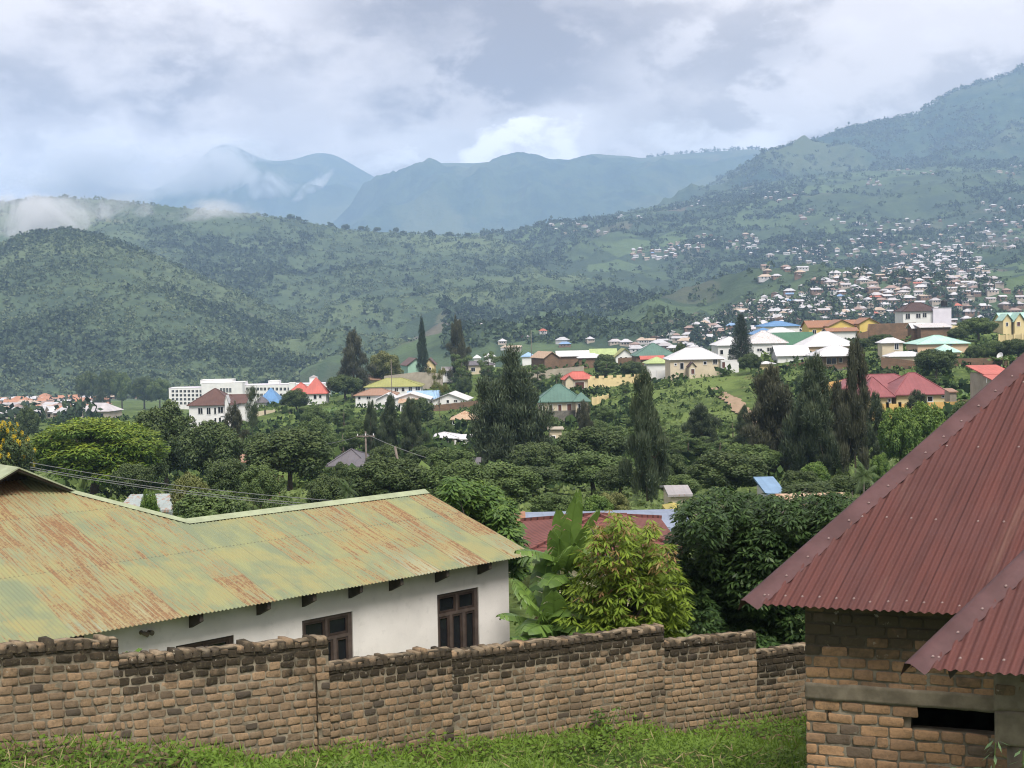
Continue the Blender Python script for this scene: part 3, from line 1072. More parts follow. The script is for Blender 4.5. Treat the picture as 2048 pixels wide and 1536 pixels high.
# ---- the brick house with the maroon roof
m, T = newmat('maroon_sheet')
uvn = T.n('ShaderNodeUVMap', uv_map='UVMap').outputs[0]
su = T.n('ShaderNodeSeparateXYZ', {0: uvn})
sv = T.n('ShaderNodeCombineXYZ', {0: T.math('MULTIPLY', su.outputs[0], 9.0), 1: T.math('MULTIPLY', su.outputs[1], 0.8), 2: 0.0}).outputs[0]
s1 = T.noise(sv, 1.0, 5, 0.6)
s2 = T.noise(uvn, 60, 3, 0.7)
s3 = T.noise(uvn, 1.3, 4, 0.6)
c = T.mix(T.ramp(s1, .3, .7), (.112, .043, .037), (.078, .034, .031))
c = T.mix(T.ramp(s3, .4, .65, 0, .5), c, (.10, .046, .043))
c = T.mix(T.ramp(s2, .5, .8, 0, .35), c, (.20, .09, .078))
st_ = T.math('DIVIDE', su.outputs[0], 0.78)
wn3 = T.n('ShaderNodeTexWhiteNoise', {'Vector': T.n('ShaderNodeCombineXYZ', {0: T.math('FLOOR', st_), 1: 2.0, 2: 1.0}).outputs[0]}, noise_dimensions='3D').outputs['Value']
c = T.mix(T.ramp(wn3, 0, 1, 0, .4), c, T.mix(1.0, c, (.70, .74, .78), 'MULTIPLY'))
c = T.mix(T.ramp(T.math('ABSOLUTE', T.math('SUBTRACT', T.math('FRACT', st_), .5)), .485, .5, 0, .6), c, (.035, .018, .017))
s5 = T.noise(T.n('ShaderNodeCombineXYZ', {0: T.math('MULTIPLY', su.outputs[0], 5.0), 1: T.math('MULTIPLY', su.outputs[1], 0.45), 2: 8.0}).outputs[0], 1.0, 6, 0.7)
c = T.mix(T.ramp(s5, .52, .72, 0, .45), c, (.16, .095, .075))
finish(T, c, 0.68, spec=0.12, bump=s2, bstr=0.12, bdist=0.003)
M_MAROON = m
M_CAPM = simple_mat('dark_maroon_cap', (.085, .045, .045), 0.65, 0.2, 2.5, spec=0.15)
M_SCREW = simple_mat('roof_screw_zinc', (.24, .17, .155), 0.4, 0.1, 8, metallic=.3)
TH = math.radians(20)
bd = np.array([math.cos(TH), -math.sin(TH), 0])
bn = np.array([math.sin(TH), math.cos(TH), 0])
WC = np.array(at(1611, 1300, 13.3))
bz0 = -5.9
bh_ = empty('brick_house', (float(WC[0]), float(WC[1]), bz0), 'unfinished brick house with maroon corrugated hip roof at the right edge', 'house')
bl0 = np.array(bh_.location)


SCREWMAX = 50


def hip_roof(corner, pts_hip, name, umax, pitch_, capw=.15):
    """front plane of a roof from its eave corner; pts_hip are pixels along the hip line"""
    s_, c_ = math.sin(pitch_), math.cos(pitch_)
    v_ = bn * c_ + np.array([0, 0, s_]) + bd * 0.24
    v_ /= np.linalg.norm(v_)
    pn_ = np.cross(bd, v_)
    uvs = [(0.0, 0.0)]
    for (x, y) in pts_hip:
        r = ray(x, y)
        p = r * (corner.dot(pn_) / r.dot(pn_)) - corner
        k_ = bd.dot(v_)
        b1, b2 = p.dot(bd), p.dot(v_)
        uvs.append(((b1 - k_ * b2) / (1 - k_ * k_), (b2 - k_ * b1) / (1 - k_ * k_)))
    # extend hip
    (ua, va), (ub, vb) = uvs[0], uvs[-1]
    uvs.append((ub + (ub - ua) * 1.0, vb + (vb - va) * 1.0))
    vmax = uvs[-1][1]
    ro, n_ = corrugated('roof', corner, bd, v_, 0.0, umax, lambda u: 0.0, lambda u: float(np.interp(u, [q[0] for q in uvs], [q[1] for q in uvs])), M_MAROON, bh_, nv=20, pitch=.078, amp=.0122)
    # cap
    hp = [corner + bd * q[0] + v_ * q[1] - bl0 for q in uvs]
    nseg = 26
    a, b = hp[0], hp[-1]
    hd = (b - a) / np.linalg.norm(b - a)
    inn = np.cross(n_, hd)
    if inn.dot(bd) < 0:
        inn = -inn
    V, F = [], []
    LL = np.linalg.norm(b - a)
    nn = int(LL / .03)
    for k in range(nn + 1):
        t = k / nn * LL
        # scalloped inner edge follows the waves
        sc_ = .015 * math.sin(t * (hd.dot(bd)) / .078 * 2 * math.pi)
        base_ = a + hd * t
        V += [base_ + inn * (capw + sc_ * .6) + n_ * (.006 + .4 * sc_), base_ + inn * capw * .45 + n_ * .03, base_ + n_ * .045, base_ - inn * .05 + n_ * .02, base_ - inn * .09 - np.array([0, 0, .10])]
    for k in range(nn):
        for q in range(4):
            i = k * 5 + q
            F.append((i, i + 5, i + 6, i + 1))
    build('hip_cap', V, F, M_CAPM, ro, smooth=True)
    # screws: rows on the sheet and along the cap
    spots = []
    rnd_ = random.Random(5)
    for row in (0.12, 1.35, 2.6, 3.8):
        u = .22
        while u < umax:
            top_ = float(np.interp(u, [q[0] for q in uvs], [q[1] for q in uvs]))
            if row < top_ - .2:
                pk = (math.floor(u / .078) + .25) * .078
                spots.append(corner + bd * pk + v_ * (row + rnd_.uniform(-.02, .02)) + n_ * .012)
            u += .156 if row < .5 else rnd_.choice([.234, .312, .234, .39])
    t = .18
    while t < LL:
        spots.append(a + bl0 + hd * t + inn * capw * .62 + n_ * .028)
        t += .33
    spots = [p for p in spots if proj(p)[0] < 2130 and proj(p)[1] > 650]
    spots.sort(key=lambda p: p[1])
    t1, t2, r = bd, v_, .013
    ring = [t1 * math.cos(q * math.pi / 3) * r + t2 * math.sin(q * math.pi / 3) * r for q in range(6)]
    sv_ = ring + [x * .6 + n_ * .008 for x in ring] + [n_ * .011]
    sf_ = [(q, (q + 1) % 6, 6 + (q + 1) % 6, 6 + q) for q in range(6)] + [(6 + q, 6 + (q + 1) % 6, 12) for q in range(6)]
    s0 = None
    for p in spots[:SCREWMAX]:
        if s0 is None:
            s0 = build('roof_screw', sv_, sf_, M_SCREW, ro, smooth=True, loc=tuple(p - bl0))
        else:
            o = s0.copy()
            o.location = tuple(p - bl0)
            COL.objects.link(o)
    if len(spots) > SCREWMAX:
        sm2 = MB()
        for p in spots[SCREWMAX:]:
            sm2.add([x + p - bl0 for x in sv_], sf_)
        o = sm2.build('roof_screw', M_SCREW, ro, smooth=True)
        o['kind'] = 'stuff'
    # hidden side slope and underside
    hb = MB()
    side = corner - bl0
    e2 = side + bn * 6.5 + bd * 3.2
    hb.add([side, hp[-1], e2 + (hp[-1] - side) * .6, e2], [(0, 1, 2, 3)])
    hb.build('roof_side', M_MAROON, bh_)
    # fascia shadow board below the eave
    return v_, n_, hp


CR = np.array(at(1490, 1208, 13.03))
v1_, n1_, hp1 = hip_roof(CR, [(1770, 961), (2048, 717)], 'roof', 9.0, math.radians(31))
CR2 = np.array(at(1820, 1336, 0.0)) if False else ray(1820, 1336) * (CR[2] - 0.01) / ray(1820, 1336)[2]
v2_, n2_, hp2 = hip_roof(CR2, [(1935, 1222), (2048, 1117)], 'roof', 7.0, math.radians(31), capw=.13)
# facade
eu = 0.0
ztopw = float(CR[2]) + 0.18
HW = ztopw - bz0


def fac_uw(px, py):
    r = ray(px, py)
    s_ = WC.dot(bn) / r.dot(bn)
    p = r * s_
    return (p - WC).dot(bd), ztopw - p[2]


lt0 = fac_uw(1640, 1366)[1]
lt1 = fac_uw(1640, 1399)[1]
ou0, ot = fac_uw(1812, 1413)
_, ob = fac_uw(1830, 1462)
hu, hw_ = fac_uw(1658, 1428)
print('facade', lt0, lt1, ou0, ot, ob, hu, hw_)


def skipf(u, w, isb):
    if lt0 + .01 < w < lt1 - .005 and isb:
        return True
    if isb and abs(u - hu) < .09 and abs(w - hw_) < .055:
        return True
    if abs(u - hu) < .05 and abs(w - hw_) < .05 and not isb:
        return True
    edge = ou0 + (.05 if not isb else .08)
    return u > edge - (.05 if w > ob - .12 else 0) and lt1 < w < ob + (.0 if not isb else .03)


O_ = np.array([WC[0], WC[1], ztopw]) - bl0
dark_band = lambda u, w: np.where(w < .75, np.clip(.95 - np.abs(w - .45) * 1.6, .25, .9), np.clip(.15 - (w - .8) * .1, 0, .3))  # bricks darker in a band between wall top and lintel
V, F, At = brick_sheet(O_, bd, 9.0, HW, .238, .106, 0.0, skip=skipf, dark_fn=dark_band, seed=21, prot=.012, mortar=.02, top=False, jit=.0035)
fw_ = build('front_wall', V, F, M_BRICKB, bh_, attrs=At)
lin = MB()


def fbox(mb, u0, u1, w0, w1, o0, o1):
    v = []
    for w_ in (w1, w0):
        for (u, o) in ((u0, o0), (u1, o0), (u1, o1), (u0, o1)):
            v.append(O_ + bd * u - bn * o - np.array([0, 0, w_]))
    mb.add(v, [(0, 3, 2, 1), (4, 5, 6, 7), (0, 1, 5, 4), (1, 2, 6, 5), (2, 3, 7, 6), (3, 0, 4, 7)])


def rough_slab(name, u0, u1, w0, w1, o, thick, mat, parent, seed=0, amp=.004, origin=None):
    """concrete face with a slightly rough front and edges"""
    og = O_ if origin is None else origin
    nx = max(3, int((u1 - u0) / .03)); ny = max(3, int((w1 - w0) / .03))
    U, Wv = np.meshgrid(np.linspace(u0, u1, nx + 1), np.linspace(w0, w1, ny + 1))
    nz = fbm(U * 14 + seed, Wv * 14, 3, seed) * amp
    ew = fbm(U * 8 + seed, Wv * 0, 3, seed + 5) * .012
    Wd = Wv + np.where((Wv == w0) | (Wv == w1), ew, 0)
    P = og + U[..., None] * bd - Wd[..., None] * np.array([0, 0, 1]) - (o + nz)[..., None] * bn
    n0 = P.size // 3
    a = (np.arange(ny)[:, None] * (nx + 1) + np.arange(nx)[None]).ravel()
    F1 = np.stack([a, a + nx + 1, a + nx + 2, a + 1], 1)
    ringi = np.concatenate([np.arange(nx + 1), (np.arange(1, ny + 1)) * (nx + 1) + nx, ny * (nx + 1) + np.arange(nx - 1, -1, -1), np.arange(ny - 1, 0, -1) * (nx + 1)])
    Pb = P.reshape(-1, 3)[ringi] + bn * thick
    m_ = len(ringi)
    k = np.arange(m_)
    F2 = np.stack([ringi, ringi[(k + 1) % m_], n0 + (k + 1) % m_, n0 + k], 1)
    return build(name, np.concatenate([P.reshape(-1, 3), Pb]), np.concatenate([F1, F2]), mat, parent)


rough_slab('lintel', -.006, 9.0, lt0, lt1, .022, .22, M_CONC, bh_, 3)
# window reveal and dark room behind: inner box
rm = MB()
fbox(rm, 0.0, .2, 0, HW, -.01, -7.0)
fbox(rm, 8.8, 9.0, 0, HW, -.01, -7.0)
fbox(rm, 0.2, 8.8, 0, HW, -6.8, -7.0)
fbox(rm, 0.0, ou0 + .05, ob, HW, -.02, -.22) if False else None
fbox(rm, .2, ou0 + .04, lt1, ob, -.03, -.22)
fbox(rm, .2, 8.8, 0.0, lt0, -.03, -.22)
fbox(rm, .2, 8.8, ob + .005, HW, -.03, -.22)
rm.build('side_wall', M_CONC, bh_)
MB().add([O_ + bd * .1 - bn * -.1 - np.array([0, 0, .02]), O_ + bd * 8.9 + bn * .1 - np.array([0, 0, .02]), O_ + bd * 8.9 + bn * 6.9 - np.array([0, 0, .02]), O_ + bd * .1 + bn * 6.9 - np.array([0, 0, .02])], [(0, 1, 2, 3)]).build('ceiling', M_TIMBER, bh_)
# broken sill stones along the opening
sl = MB()
# porch wall standing forward, concrete column at its corner
pu0 = None
rpc = ray(1990, 1400)
po = 1.82
A_ = np.array([[bd[0], -rpc[0]], [bd[1], -rpc[1]]])
b_ = -(WC[:2] - bn[:2] * po)
sol = np.linalg.solve(A_, b_)
pu0 = float(sol[0])


def pfac_w(py, px=2000):
    r = ray(px, py)
    s_ = (WC - bn * po).dot(bn) / r.dot(bn)
    return ztopw - (r * s_)[2]


w_c0, w_c1 = pfac_w(1418), pfac_w(1490)
O2 = O_ - bn * po
dark_even = lambda u, w: np.full(np.shape(u), .55)  # porch bricks evenly darker
V, F, At = brick_sheet(O2 + bd * pu0, bd, 9.0 - pu0, w_c0 + .0, .238, .106, 0.0, dark_fn=dark_even, seed=33, prot=.012, mortar=.02, thick=.2)
build('porch_wall', V, F, M_BRICKB, bh_, attrs=At)
rough_slab('porch_beam', pu0 - .004, 9.0, w_c0 + .012, w_c1, .018, .22, M_CONC, bh_, 9, origin=O2, amp=.006)
rough_slab('porch_beam', pu0 - .010, 9.0, w_c0 - .30, w_c0 + .01, .012, .2, M_CONC, bh_, 19, origin=O2, amp=.004)
cm = MB()
for kx in (0.07, 2.4):
    pc = O2 + bd * (pu0 + kx + .12) + bn * .1
    cm.tube([pc - np.array([0, 0, w_c1 - .01]), pc - np.array([0, 0, HW])], .105, 14)
    cm.build('porch_column', M_CONC, bh_, smooth=True)
    cm = MB()
# triangular truss end below the porch eave
te = MB()
rt = ray(1868, 1345)
tb = (CR2 - bl0) + bd * .22 + bn * .25 + np.array([0, 0, -.0])
te.poly_thick([tb + np.array([0, 0, .10]), tb + bd * .26 + np.array([0, 0, .10]), tb + bd * .06 + np.array([0, 0, -.13])], bn * .05)
te.build('truss_end', M_TIMBER, bh_)

# ================================================================== HOUSES OF THE MIDDLE DISTANCE
def roof_mat(name, col, rust=0.0, rustcol=(.26, .12, .06), rough=0.55, tile=False):
    if name in MATS:
        return MATS[name]
    m, T = newmat(name)
    tc = T.n('ShaderNodeTexCoord').outputs['Object']
    P = T.vmath('MULTIPLY', tc, (1.0, 1.0, 0.35))
    n1 = T.noise(P, 0.55, 5, 0.6)
    n2 = T.noise(P, 3.5, 5, 0.7)
    c = T.mix(T.ramp(n1, .35, .65), c_mul(col, .88), c_mul(col, 1.06))
    c = T.mix(T.ramp(n2, .5, .7, 0, .25), c, c_mul(col, .65))
    if rust:
        c = T.mix(T.ramp(T.math('ADD', n2, T.math('MULTIPLY', n1, .6)), 1.0 - rust * .45, 1.12 - rust * .45, 0, .9), c, rustcol)
    sx = T.n('ShaderNodeSeparateXYZ', {0: tc})
    wv_ = T.math('SINE', T.math('MULTIPLY', sx.outputs[0], 9.0))
    if tile:
        wv2 = T.math('SINE', T.math('ADD', T.math('MULTIPLY', sx.outputs[1], 19.0), T.math('MULTIPLY', T.math('SINE', T.math('MULTIPLY', sx.outputs[0], 24.0)), .5)))
        c = T.mix(T.ramp(wv2, .1, .8, 0, .85), c, c_mul(col, .35))
        c = T.mix(T.ramp(n2, .5, .65, 0, .4), c, c_mul(col, 1.3))
    else:
        c = T.mix(T.ramp(wv_, .8, 1.0, 0, .22), c, c_mul(col, .55))
    finish(T, c, rough, bump=wv_, bstr=.2, bdist=.03, spec=.3)
    return m


R_WHITE = roof_mat('white_sheet_roof', (.57, .56, .57), rust=.25, rustcol=(.40, .33, .28))
R_WHITE2 = roof_mat('dull_white_sheet_roof', (.50, .48, .48), rust=.35, rustcol=(.30, .22, .17))
R_GREY = roof_mat('grey_sheet_roof', (.30, .28, .28), rust=.2)
R_DGREY = roof_mat('slate_grey_roof', (.115, .105, .115))
R_BROWN = roof_mat('brown_roof', (.10, .052, .042))
R_DBROWN = roof_mat('dark_brown_roof', (.062, .036, .034))
R_RED = roof_mat('coral_red_roof', (.42, .11, .085))
R_BLUE = roof_mat('blue_sheet_roof', (.10, .21, .38))
R_LBLUE = roof_mat('pale_blue_roof', (.24, .37, .54))
R_OLIVE = roof_mat('mossy_olive_roof', (.27, .27, .09), rust=.2, rustcol=(.16, .14, .06))
R_RUSTW = roof_mat('rusty_white_roof', (.48, .41, .34), rust=1.0, rustcol=(.25, .13, .08))
R_RUST = roof_mat('rust_brown_roof', (.27, .14, .09), rust=.6)
R_TEAL = roof_mat('dull_teal_roof', (.085, .155, .125))
R_GREEN = roof_mat('dark_green_roof', (.05, .13, .075))
R_MINT = roof_mat('mint_roof', (.34, .52, .46), rust=.35, rustcol=(.42, .50, .33))
R_LGREEN = roof_mat('pale_green_roof', (.33, .40, .17))
R_MAR = roof_mat('dusky_maroon_roof', (.23, .075, .078))
R_TAN = roof_mat('tan_sheet_roof', (.42, .30, .20), rust=.4)
R_TILE = roof_mat('red_clay_tile_roof', (.16, .058, .048), tile=True, rough=.85)
R_BLUEG = roof_mat('blue_grey_sheet_roof', (.20, .235, .31))
W_WHITE = simple_mat('white_house_wall', (.66, .65, .63), .9, .06, .5)
W_CREAM = simple_mat('cream_house_wall', (.55, .47, .34), .9, .08, .5)
W_PEACH = simple_mat('peach_house_wall', (.56, .40, .27), .9, .06, .5)
W_YELLOW = simple_mat('yellow_house_wall', (.60, .44, .13), .9, .06, .5)
W_OCHRE = simple_mat('ochre_boundary_wall', (.58, .37, .13), .9, .06, .5)
W_PALEY = simple_mat('pale_yellow_wall', (.62, .50, .27), .9, .06, .5)
W_MINT = simple_mat('mint_house_wall', (.30, .46, .36), .9, .06, .5)
W_PINK = simple_mat('pink_house_wall', (.52, .20, .16), .9, .10, .5)
W_LAV = simple_mat('lavender_white_wall', (.62, .58, .64), .9, .06, .5)
W_GREYC = simple_mat('raw_cement_wall', (.32, .28, .22), .9, .15, .6)
M_FOUND = simple_mat('stone_foundation', (.14, .13, .11), .95, .3, 1.5)
M_DOORW = simple_mat('brown_door_panel', (.10, .04, .03), .6, .2, 3)
M_BLACKP = simple_mat('black_plastic_tank', (.015, .015, .017), .4, .1, 2)
m, T = newmat('distant_brickwork')
tc_ = T.n('ShaderNodeTexCoord').outputs['Object']
sx = T.n('ShaderNodeSeparateXYZ', {0: tc_})
cv = T.n('ShaderNodeCombineXYZ', {0: T.math('ADD', sx.outputs[0], sx.outputs[1]), 1: sx.outputs[2], 2: 0.0}).outputs[0]
br = T.n('ShaderNodeTexBrick', {'Vector': cv, 'Color1': (.22, .125, .075, 1), 'Color2': (.155, .095, .062, 1), 'Mortar': (.17, .14, .11, 1), 'Scale': 1.0, 'Mortar Size': .02, 'Brick Width': .5, 'Row Height': .2})
nn_ = T.noise(tc_, .5, 5, .65)
c = T.mix(T.ramp(nn_, .4, .7, 0, .6), br.outputs[0], (.10, .075, .055))
finish(T, c, .95, spec=.05)
W_BRICK = m


def thing(name, px, py, Y, label, cat, group=None):
    p = at(px, py, Y)
    return empty(name, tuple(p), label, cat, group)


def gmin(x0, x1, y):
    return float(np.min(gz(np.linspace(x0, x1, 5), np.full(5, y))))


def module(h, px0, px1, pr, pe, pb, Y=None, kind='hip', roof=R_WHITE, wall=W_WHITE, depth=None, win=(), ridge=None, yaw=0.0, over=.5, found=None, wmat=M_GLASS, frame=W_WHITE, door=None, base=True, arch=False, split=False):
    """one roofed block.  kind: hip, gable (ridge across the view), front (gable end facing us), flat, mono"""
    Y0 = h.location.y if Y is None else Y
    pc = (px0 + px1) / 2
    wd_ = (px1 - px0) / FPX * Y0
    D = depth or max(6.0, wd_ * .7)
    hl_ = np.array(h.location)
    c = np.array(at(pc, pe, Y0))
    ze = c[2]
    zb = float(zat(pc, pb, Y0))
    if kind in ('front',):
        zr = float(zat(pc, pr, Y0))
    else:
        zr = float(zat(pc, pr, Y0 + D / 2))
    zr = max(zr, ze + .3) if kind != 'flat' else ze + .25
    zg = min(zb, gmin(c[0] - wd_ / 2, c[0] + wd_ / 2, Y0 + D)) - .4 if base else zb
    cy_, sy_ = math.cos(yaw), math.sin(yaw)

    def L(x, y, z):
        return np.array([c[0] + x * cy_ - y * sy_, Y0 + x * sy_ + y * cy_, z]) - hl_
    hw = wd_ / 2
    ov = min(over, hw * .3)
    # walls
    b = MB()
    x0, x1, y0, y1 = -hw + ov, hw - ov, 0.0, D - 2 * ov

    def bx(mb, xa, xb, ya, yb, za, zb_):
        v = [L(x, y, z) for z in (za, zb_) for (x, y) in ((xa, ya), (xb, ya), (xb, yb), (xa, yb))]
        mb.add(v, [(0, 3, 2, 1), (4, 5, 6, 7), (0, 1, 5, 4), (1, 2, 6, 5), (2, 3, 7, 6), (3, 0, 4, 7)])
    bx(b, x0, x1, y0, y1, zg, ze - .02)
    if kind == 'front':
        g = [L(x0, y0, ze - .02), L(x1, y0, ze - .02), L(0, y0, zr - .2), L(x0, y1, ze - .02), L(x1, y1, ze - .02), L(0, y1, zr - .2)]
        b.add(g, [(0, 1, 2), (3, 5, 4), (0, 2, 5, 3), (1, 4, 5, 2)])
    if kind == 'gable':
        my = (y0 + y1) / 2
        g = [L(x0, y0, ze - .02), L(x0, y1, ze - .02), L(x0, my, zr - .2), L(x1, y0, ze - .02), L(x1, y1, ze - .02), L(x1, my, zr - .2)]
        b.add(g, [(0, 2, 1), (3, 4, 5), (0, 3, 5, 2), (1, 2, 5, 4)])
    wo_ = b.build('wall', wall, h)
    if found:
        fb_ = MB()
        bx(fb_, x0 - .12, x1 + .12, y0 - .12, y1 + .12, zg - .1, zb + found)
        fb_.build('foundation', M_FOUND, h)
    # roof as a thin solid
    r = MB()
    t = .14
    X0, X1, Y0_, Y1_ = -hw, hw, -ov, D - ov
    my = (Y0_ + Y1_) / 2
    if kind == 'hip':
        ins = ridge if ridge is not None else min(hw, D / 2) * .98
        ins = min(ins, hw * .985)
        top = [(X0, Y0_, ze), (X1, Y0_, ze), (X1, Y1_, ze), (X0, Y1_, ze), (X0 + ins, my, zr), (X1 - ins, my, zr)]
        F = [(0, 1, 5, 4), (1, 2, 5), (2, 3, 4, 5), (3, 0, 4)]
    elif kind == 'gable':
        top = [(X0, Y0_, ze), (X1, Y0_, ze), (X1, Y1_, ze), (X0, Y1_, ze), (X0, my, zr), (X1, my, zr)]
        F = [(0, 1, 5, 4), (4, 5, 2, 3)]
    elif kind == 'front':
        top = [(X0, Y0_, ze), (X1, Y0_, ze), (X1, Y1_, ze), (X0, Y1_, ze), (0, Y0_, zr), (0, Y1_, zr)]
        F = [(0, 4, 5, 3), (4, 1, 2, 5)]
    elif kind == 'mono':
        top = [(X0, Y0_, ze), (X1, Y0_, ze), (X1, Y1_, zr), (X0, Y1_, zr)]
        F = [(0, 1, 2, 3)]
    else:
        top = [(X0, Y0_, ze + .2), (X1, Y0_, ze + .2), (X1, Y1_, ze + .2), (X0, Y1_, ze + .2)]
        F = [(0, 1, 2, 3)]
    n = len(top)
    V = [L(*p) for p in top] + [L(p[0], p[1], p[2] - t) for p in top]
    FF = list(F) + [tuple(reversed([i + n for i in f])) for f in F]
    # rim
    ed = {}
    for f in F:
        for i in range(len(f)):
            a_, b_ = f[i], f[(i + 1) % len(f)]
            if (b_, a_) in ed:
                ed.pop((b_, a_))
            else:
                ed[(a_, b_)] = 1
    for (a_, b_) in ed:
        FF.append((a_, a_ + n, b_ + n, b_))
    r.add(V, FF)
    ro_ = r.build('roof', roof, h)
    if kind == 'hip' and wd_ / Y0 * FPX > 60:
        cp_ = MB()
        q = [np.array(v) for v in V[:n]]
        for a_, b_ in ((0, 4), (1, 5), (4, 5), (2, 5), (3, 4)):
            if np.linalg.norm(q[a_] - q[b_]) > .3:
                cp_.tube([q[a_] + [0, 0, .03], q[b_] + [0, 0, .03]], .09, 4)
        cp_.build('ridge_cap', roof, ro_)
    # windows: pixel boxes on the front wall
    for wi_ in win:
        a0, a1, b0, b1 = wi_[:4]
        s = wi_[4] if len(wi_) > 4 else 'window'
        xa = (a0 - pc) / FPX * Y0
        xb = (a1 - pc) / FPX * Y0
        zt_ = float(zat((a0 + a1) / 2, b0, Y0))
        zl_ = float(zat((a0 + a1) / 2, b1, Y0))
        fm = MB()
        e = .09
        for (u0, u1, w0, w1) in ((xa - e, xa + .02, zl_ - e, zt_ + e), (xb - .02, xb + e, zl_ - e, zt_ + e), (xa + .02, xb - .02, zt_ - .02, zt_ + e), (xa + .02, xb - .02, zl_ - e, zl_ + .02)):
            bx(fm, u0, u1, y0 - .09, y0 + .02, w0, w1)
        if s == 'window' and xb - xa > .9:
            bx(fm, (xa + xb) / 2 - .03, (xa + xb) / 2 + .03, y0 - .07, y0 + .0, zl_ + .02, zt_ - .02)
        fo = fm.build(s, frame, h)
        pm = MB()
        bx(pm, xa, xb, y0 - .03, y0 + .05, zl_, zt_)
        pm.build('pane' if s == 'window' else 'panel', wmat if s == 'window' else M_DOORW, fo)
    return L, (x0, x1, y0, y1, zg, ze, zr)


def wallrun(name, pts, mat, label, thick=.25, group=None, posts=0, cren=None, cat='wall', pier_mat=None):
    """boundary wall through (px, py_top, py_bottom, Y)"""
    P = [(np.array(at(p[0], p[1], p[3])), float(zat(p[0], p[2], p[3]))) for p in pts]
    mid = P[len(P) // 2]
    h = empty(name, (float(mid[0][0]), float(mid[0][1]), mid[1]), label, cat, group)
    hl_ = np.array(h.location)
    b = MB()
    pm = MB()
    for (A, za), (B, zb) in zip(P[:-1], P[1:]):
        dd = B - A
        L_ = math.hypot(dd[0], dd[1])
        nrm = np.array([-dd[1], dd[0], 0]) / L_ * thick
        g0, g1 = min(za, float(gz(A[0], A[1]))) - .5, min(zb, float(gz(B[0], B[1]))) - .5
        v = [(A[0], A[1], g0), (B[0], B[1], g1), (B[0] + nrm[0], B[1] + nrm[1], g1), (A[0] + nrm[0], A[1] + nrm[1], g0),
             (A[0], A[1], A[2]), (B[0], B[1], B[2]), (B[0] + nrm[0], B[1] + nrm[1], B[2]), (A[0] + nrm[0], A[1] + nrm[1], A[2])]
        b.add(np.array(v) - hl_, [(0, 3, 2, 1), (4, 5, 6, 7), (0, 1, 5, 4), (1, 2, 6, 5), (2, 3, 7, 6), (3, 0, 4, 7)])
        # coping / piers
        if posts:
            k = max(1, int(L_ / posts))
            for i in range(k + 1):
                c = A + dd * i / k
                hh = c[2] + .25
                q = MB()
                q.box(c[0] - .16 - hl_[0], c[0] + .16 - hl_[0], c[1] - .18 - hl_[1], c[1] + .3 - hl_[1], min(g0, g1) - hl_[2], hh - hl_[2])
                q.build('pier', pier_mat or mat, h)
        if cren:
            k = int(L_ / cren)
            for i in range(k):
                c = A + dd * (i + .5) / k
                q = MB()
                q.box(c[0] - cren * .28 - hl_[0], c[0] + cren * .28 - hl_[0], c[1] + .02 - hl_[1], c[1] + thick * .9 - hl_[1], c[2] + .012 - hl_[2], c[2] + .62 - hl_[2])
                q.build('merlon', mat, h)
    b.build('wall_body', mat, h)
    return h


# --- left group -------------------------------------------------------------
h = thing('hospital', 490, 812, 750, 'long white four-storey flat-roofed block with rows of windows below the green hill', 'building')


def winrow(xs, w, rows, hgt):
    return [(x, x + w, y, y + hgt) for y in rows for x in xs]


module(h, 337, 424, 770, 776, 812, 752, 'flat', W_LAV, W_WHITE, 14, winrow([343, 351, 359, 367, 375, 383, 391, 399, 407], 5, [780, 788, 796, 804], 5), over=.1)
module(h, 402, 485, 760, 766, 812, 748, 'flat', W_WHITE, W_WHITE, 16, winrow([440, 446, 452, 458], 4.5, [776, 788, 799], 9), over=.1)
module(h, 400, 465, 756, 760, 768, 758, 'flat', W_WHITE, W_WHITE, 10, over=.1, base=False)
module(h, 480, 655, 764, 769, 812, 756, 'flat', W_LAV, W_WHITE, 14, winrow([485, 492, 499, 506, 513, 520, 527, 535, 543, 551, 559, 567, 575, 583], 5, [775, 787], 6), over=.1)
module(h, 536, 558, 757, 762, 770, 758, 'flat', W_WHITE, W_WHITE, 8, over=.1, base=False)
module(h, 577, 590, 762, 766, 800, 752, 'flat', W_WHITE, W_WHITE, 5, over=.1)
module(h, 618, 634, 750, 755, 768, 760, 'hip', R_GREY, W_WHITE, 6, over=.2, base=False)

h = thing('house', 430, 850, 350, 'white three-storey house with broad brown hip roof among trees on the left', 'house')
module(h, 374, 470, 777, 810, 862, 350, 'hip', R_BROWN, W_WHITE, 12, [(396, 405, 816, 828), (413, 421, 815, 829), (436, 446, 814, 826), (428, 432, 815, 828), (437, 446, 835, 848), (428, 432, 836, 850)], ridge=5.8)
module(h, 440, 470, 825, 832, 862, 349, 'flat', W_WHITE, W_WHITE, 3, over=.2)
module(h, 448, 494, 788, 806, 862, 356, 'gable', R_BROWN, W_WHITE, 9, [(470, 476, 812, 820)])
module(h, 448, 458, 790, 806, 850, 348.4, 'front', R_WHITE, W_WHITE, 3, over=.2)

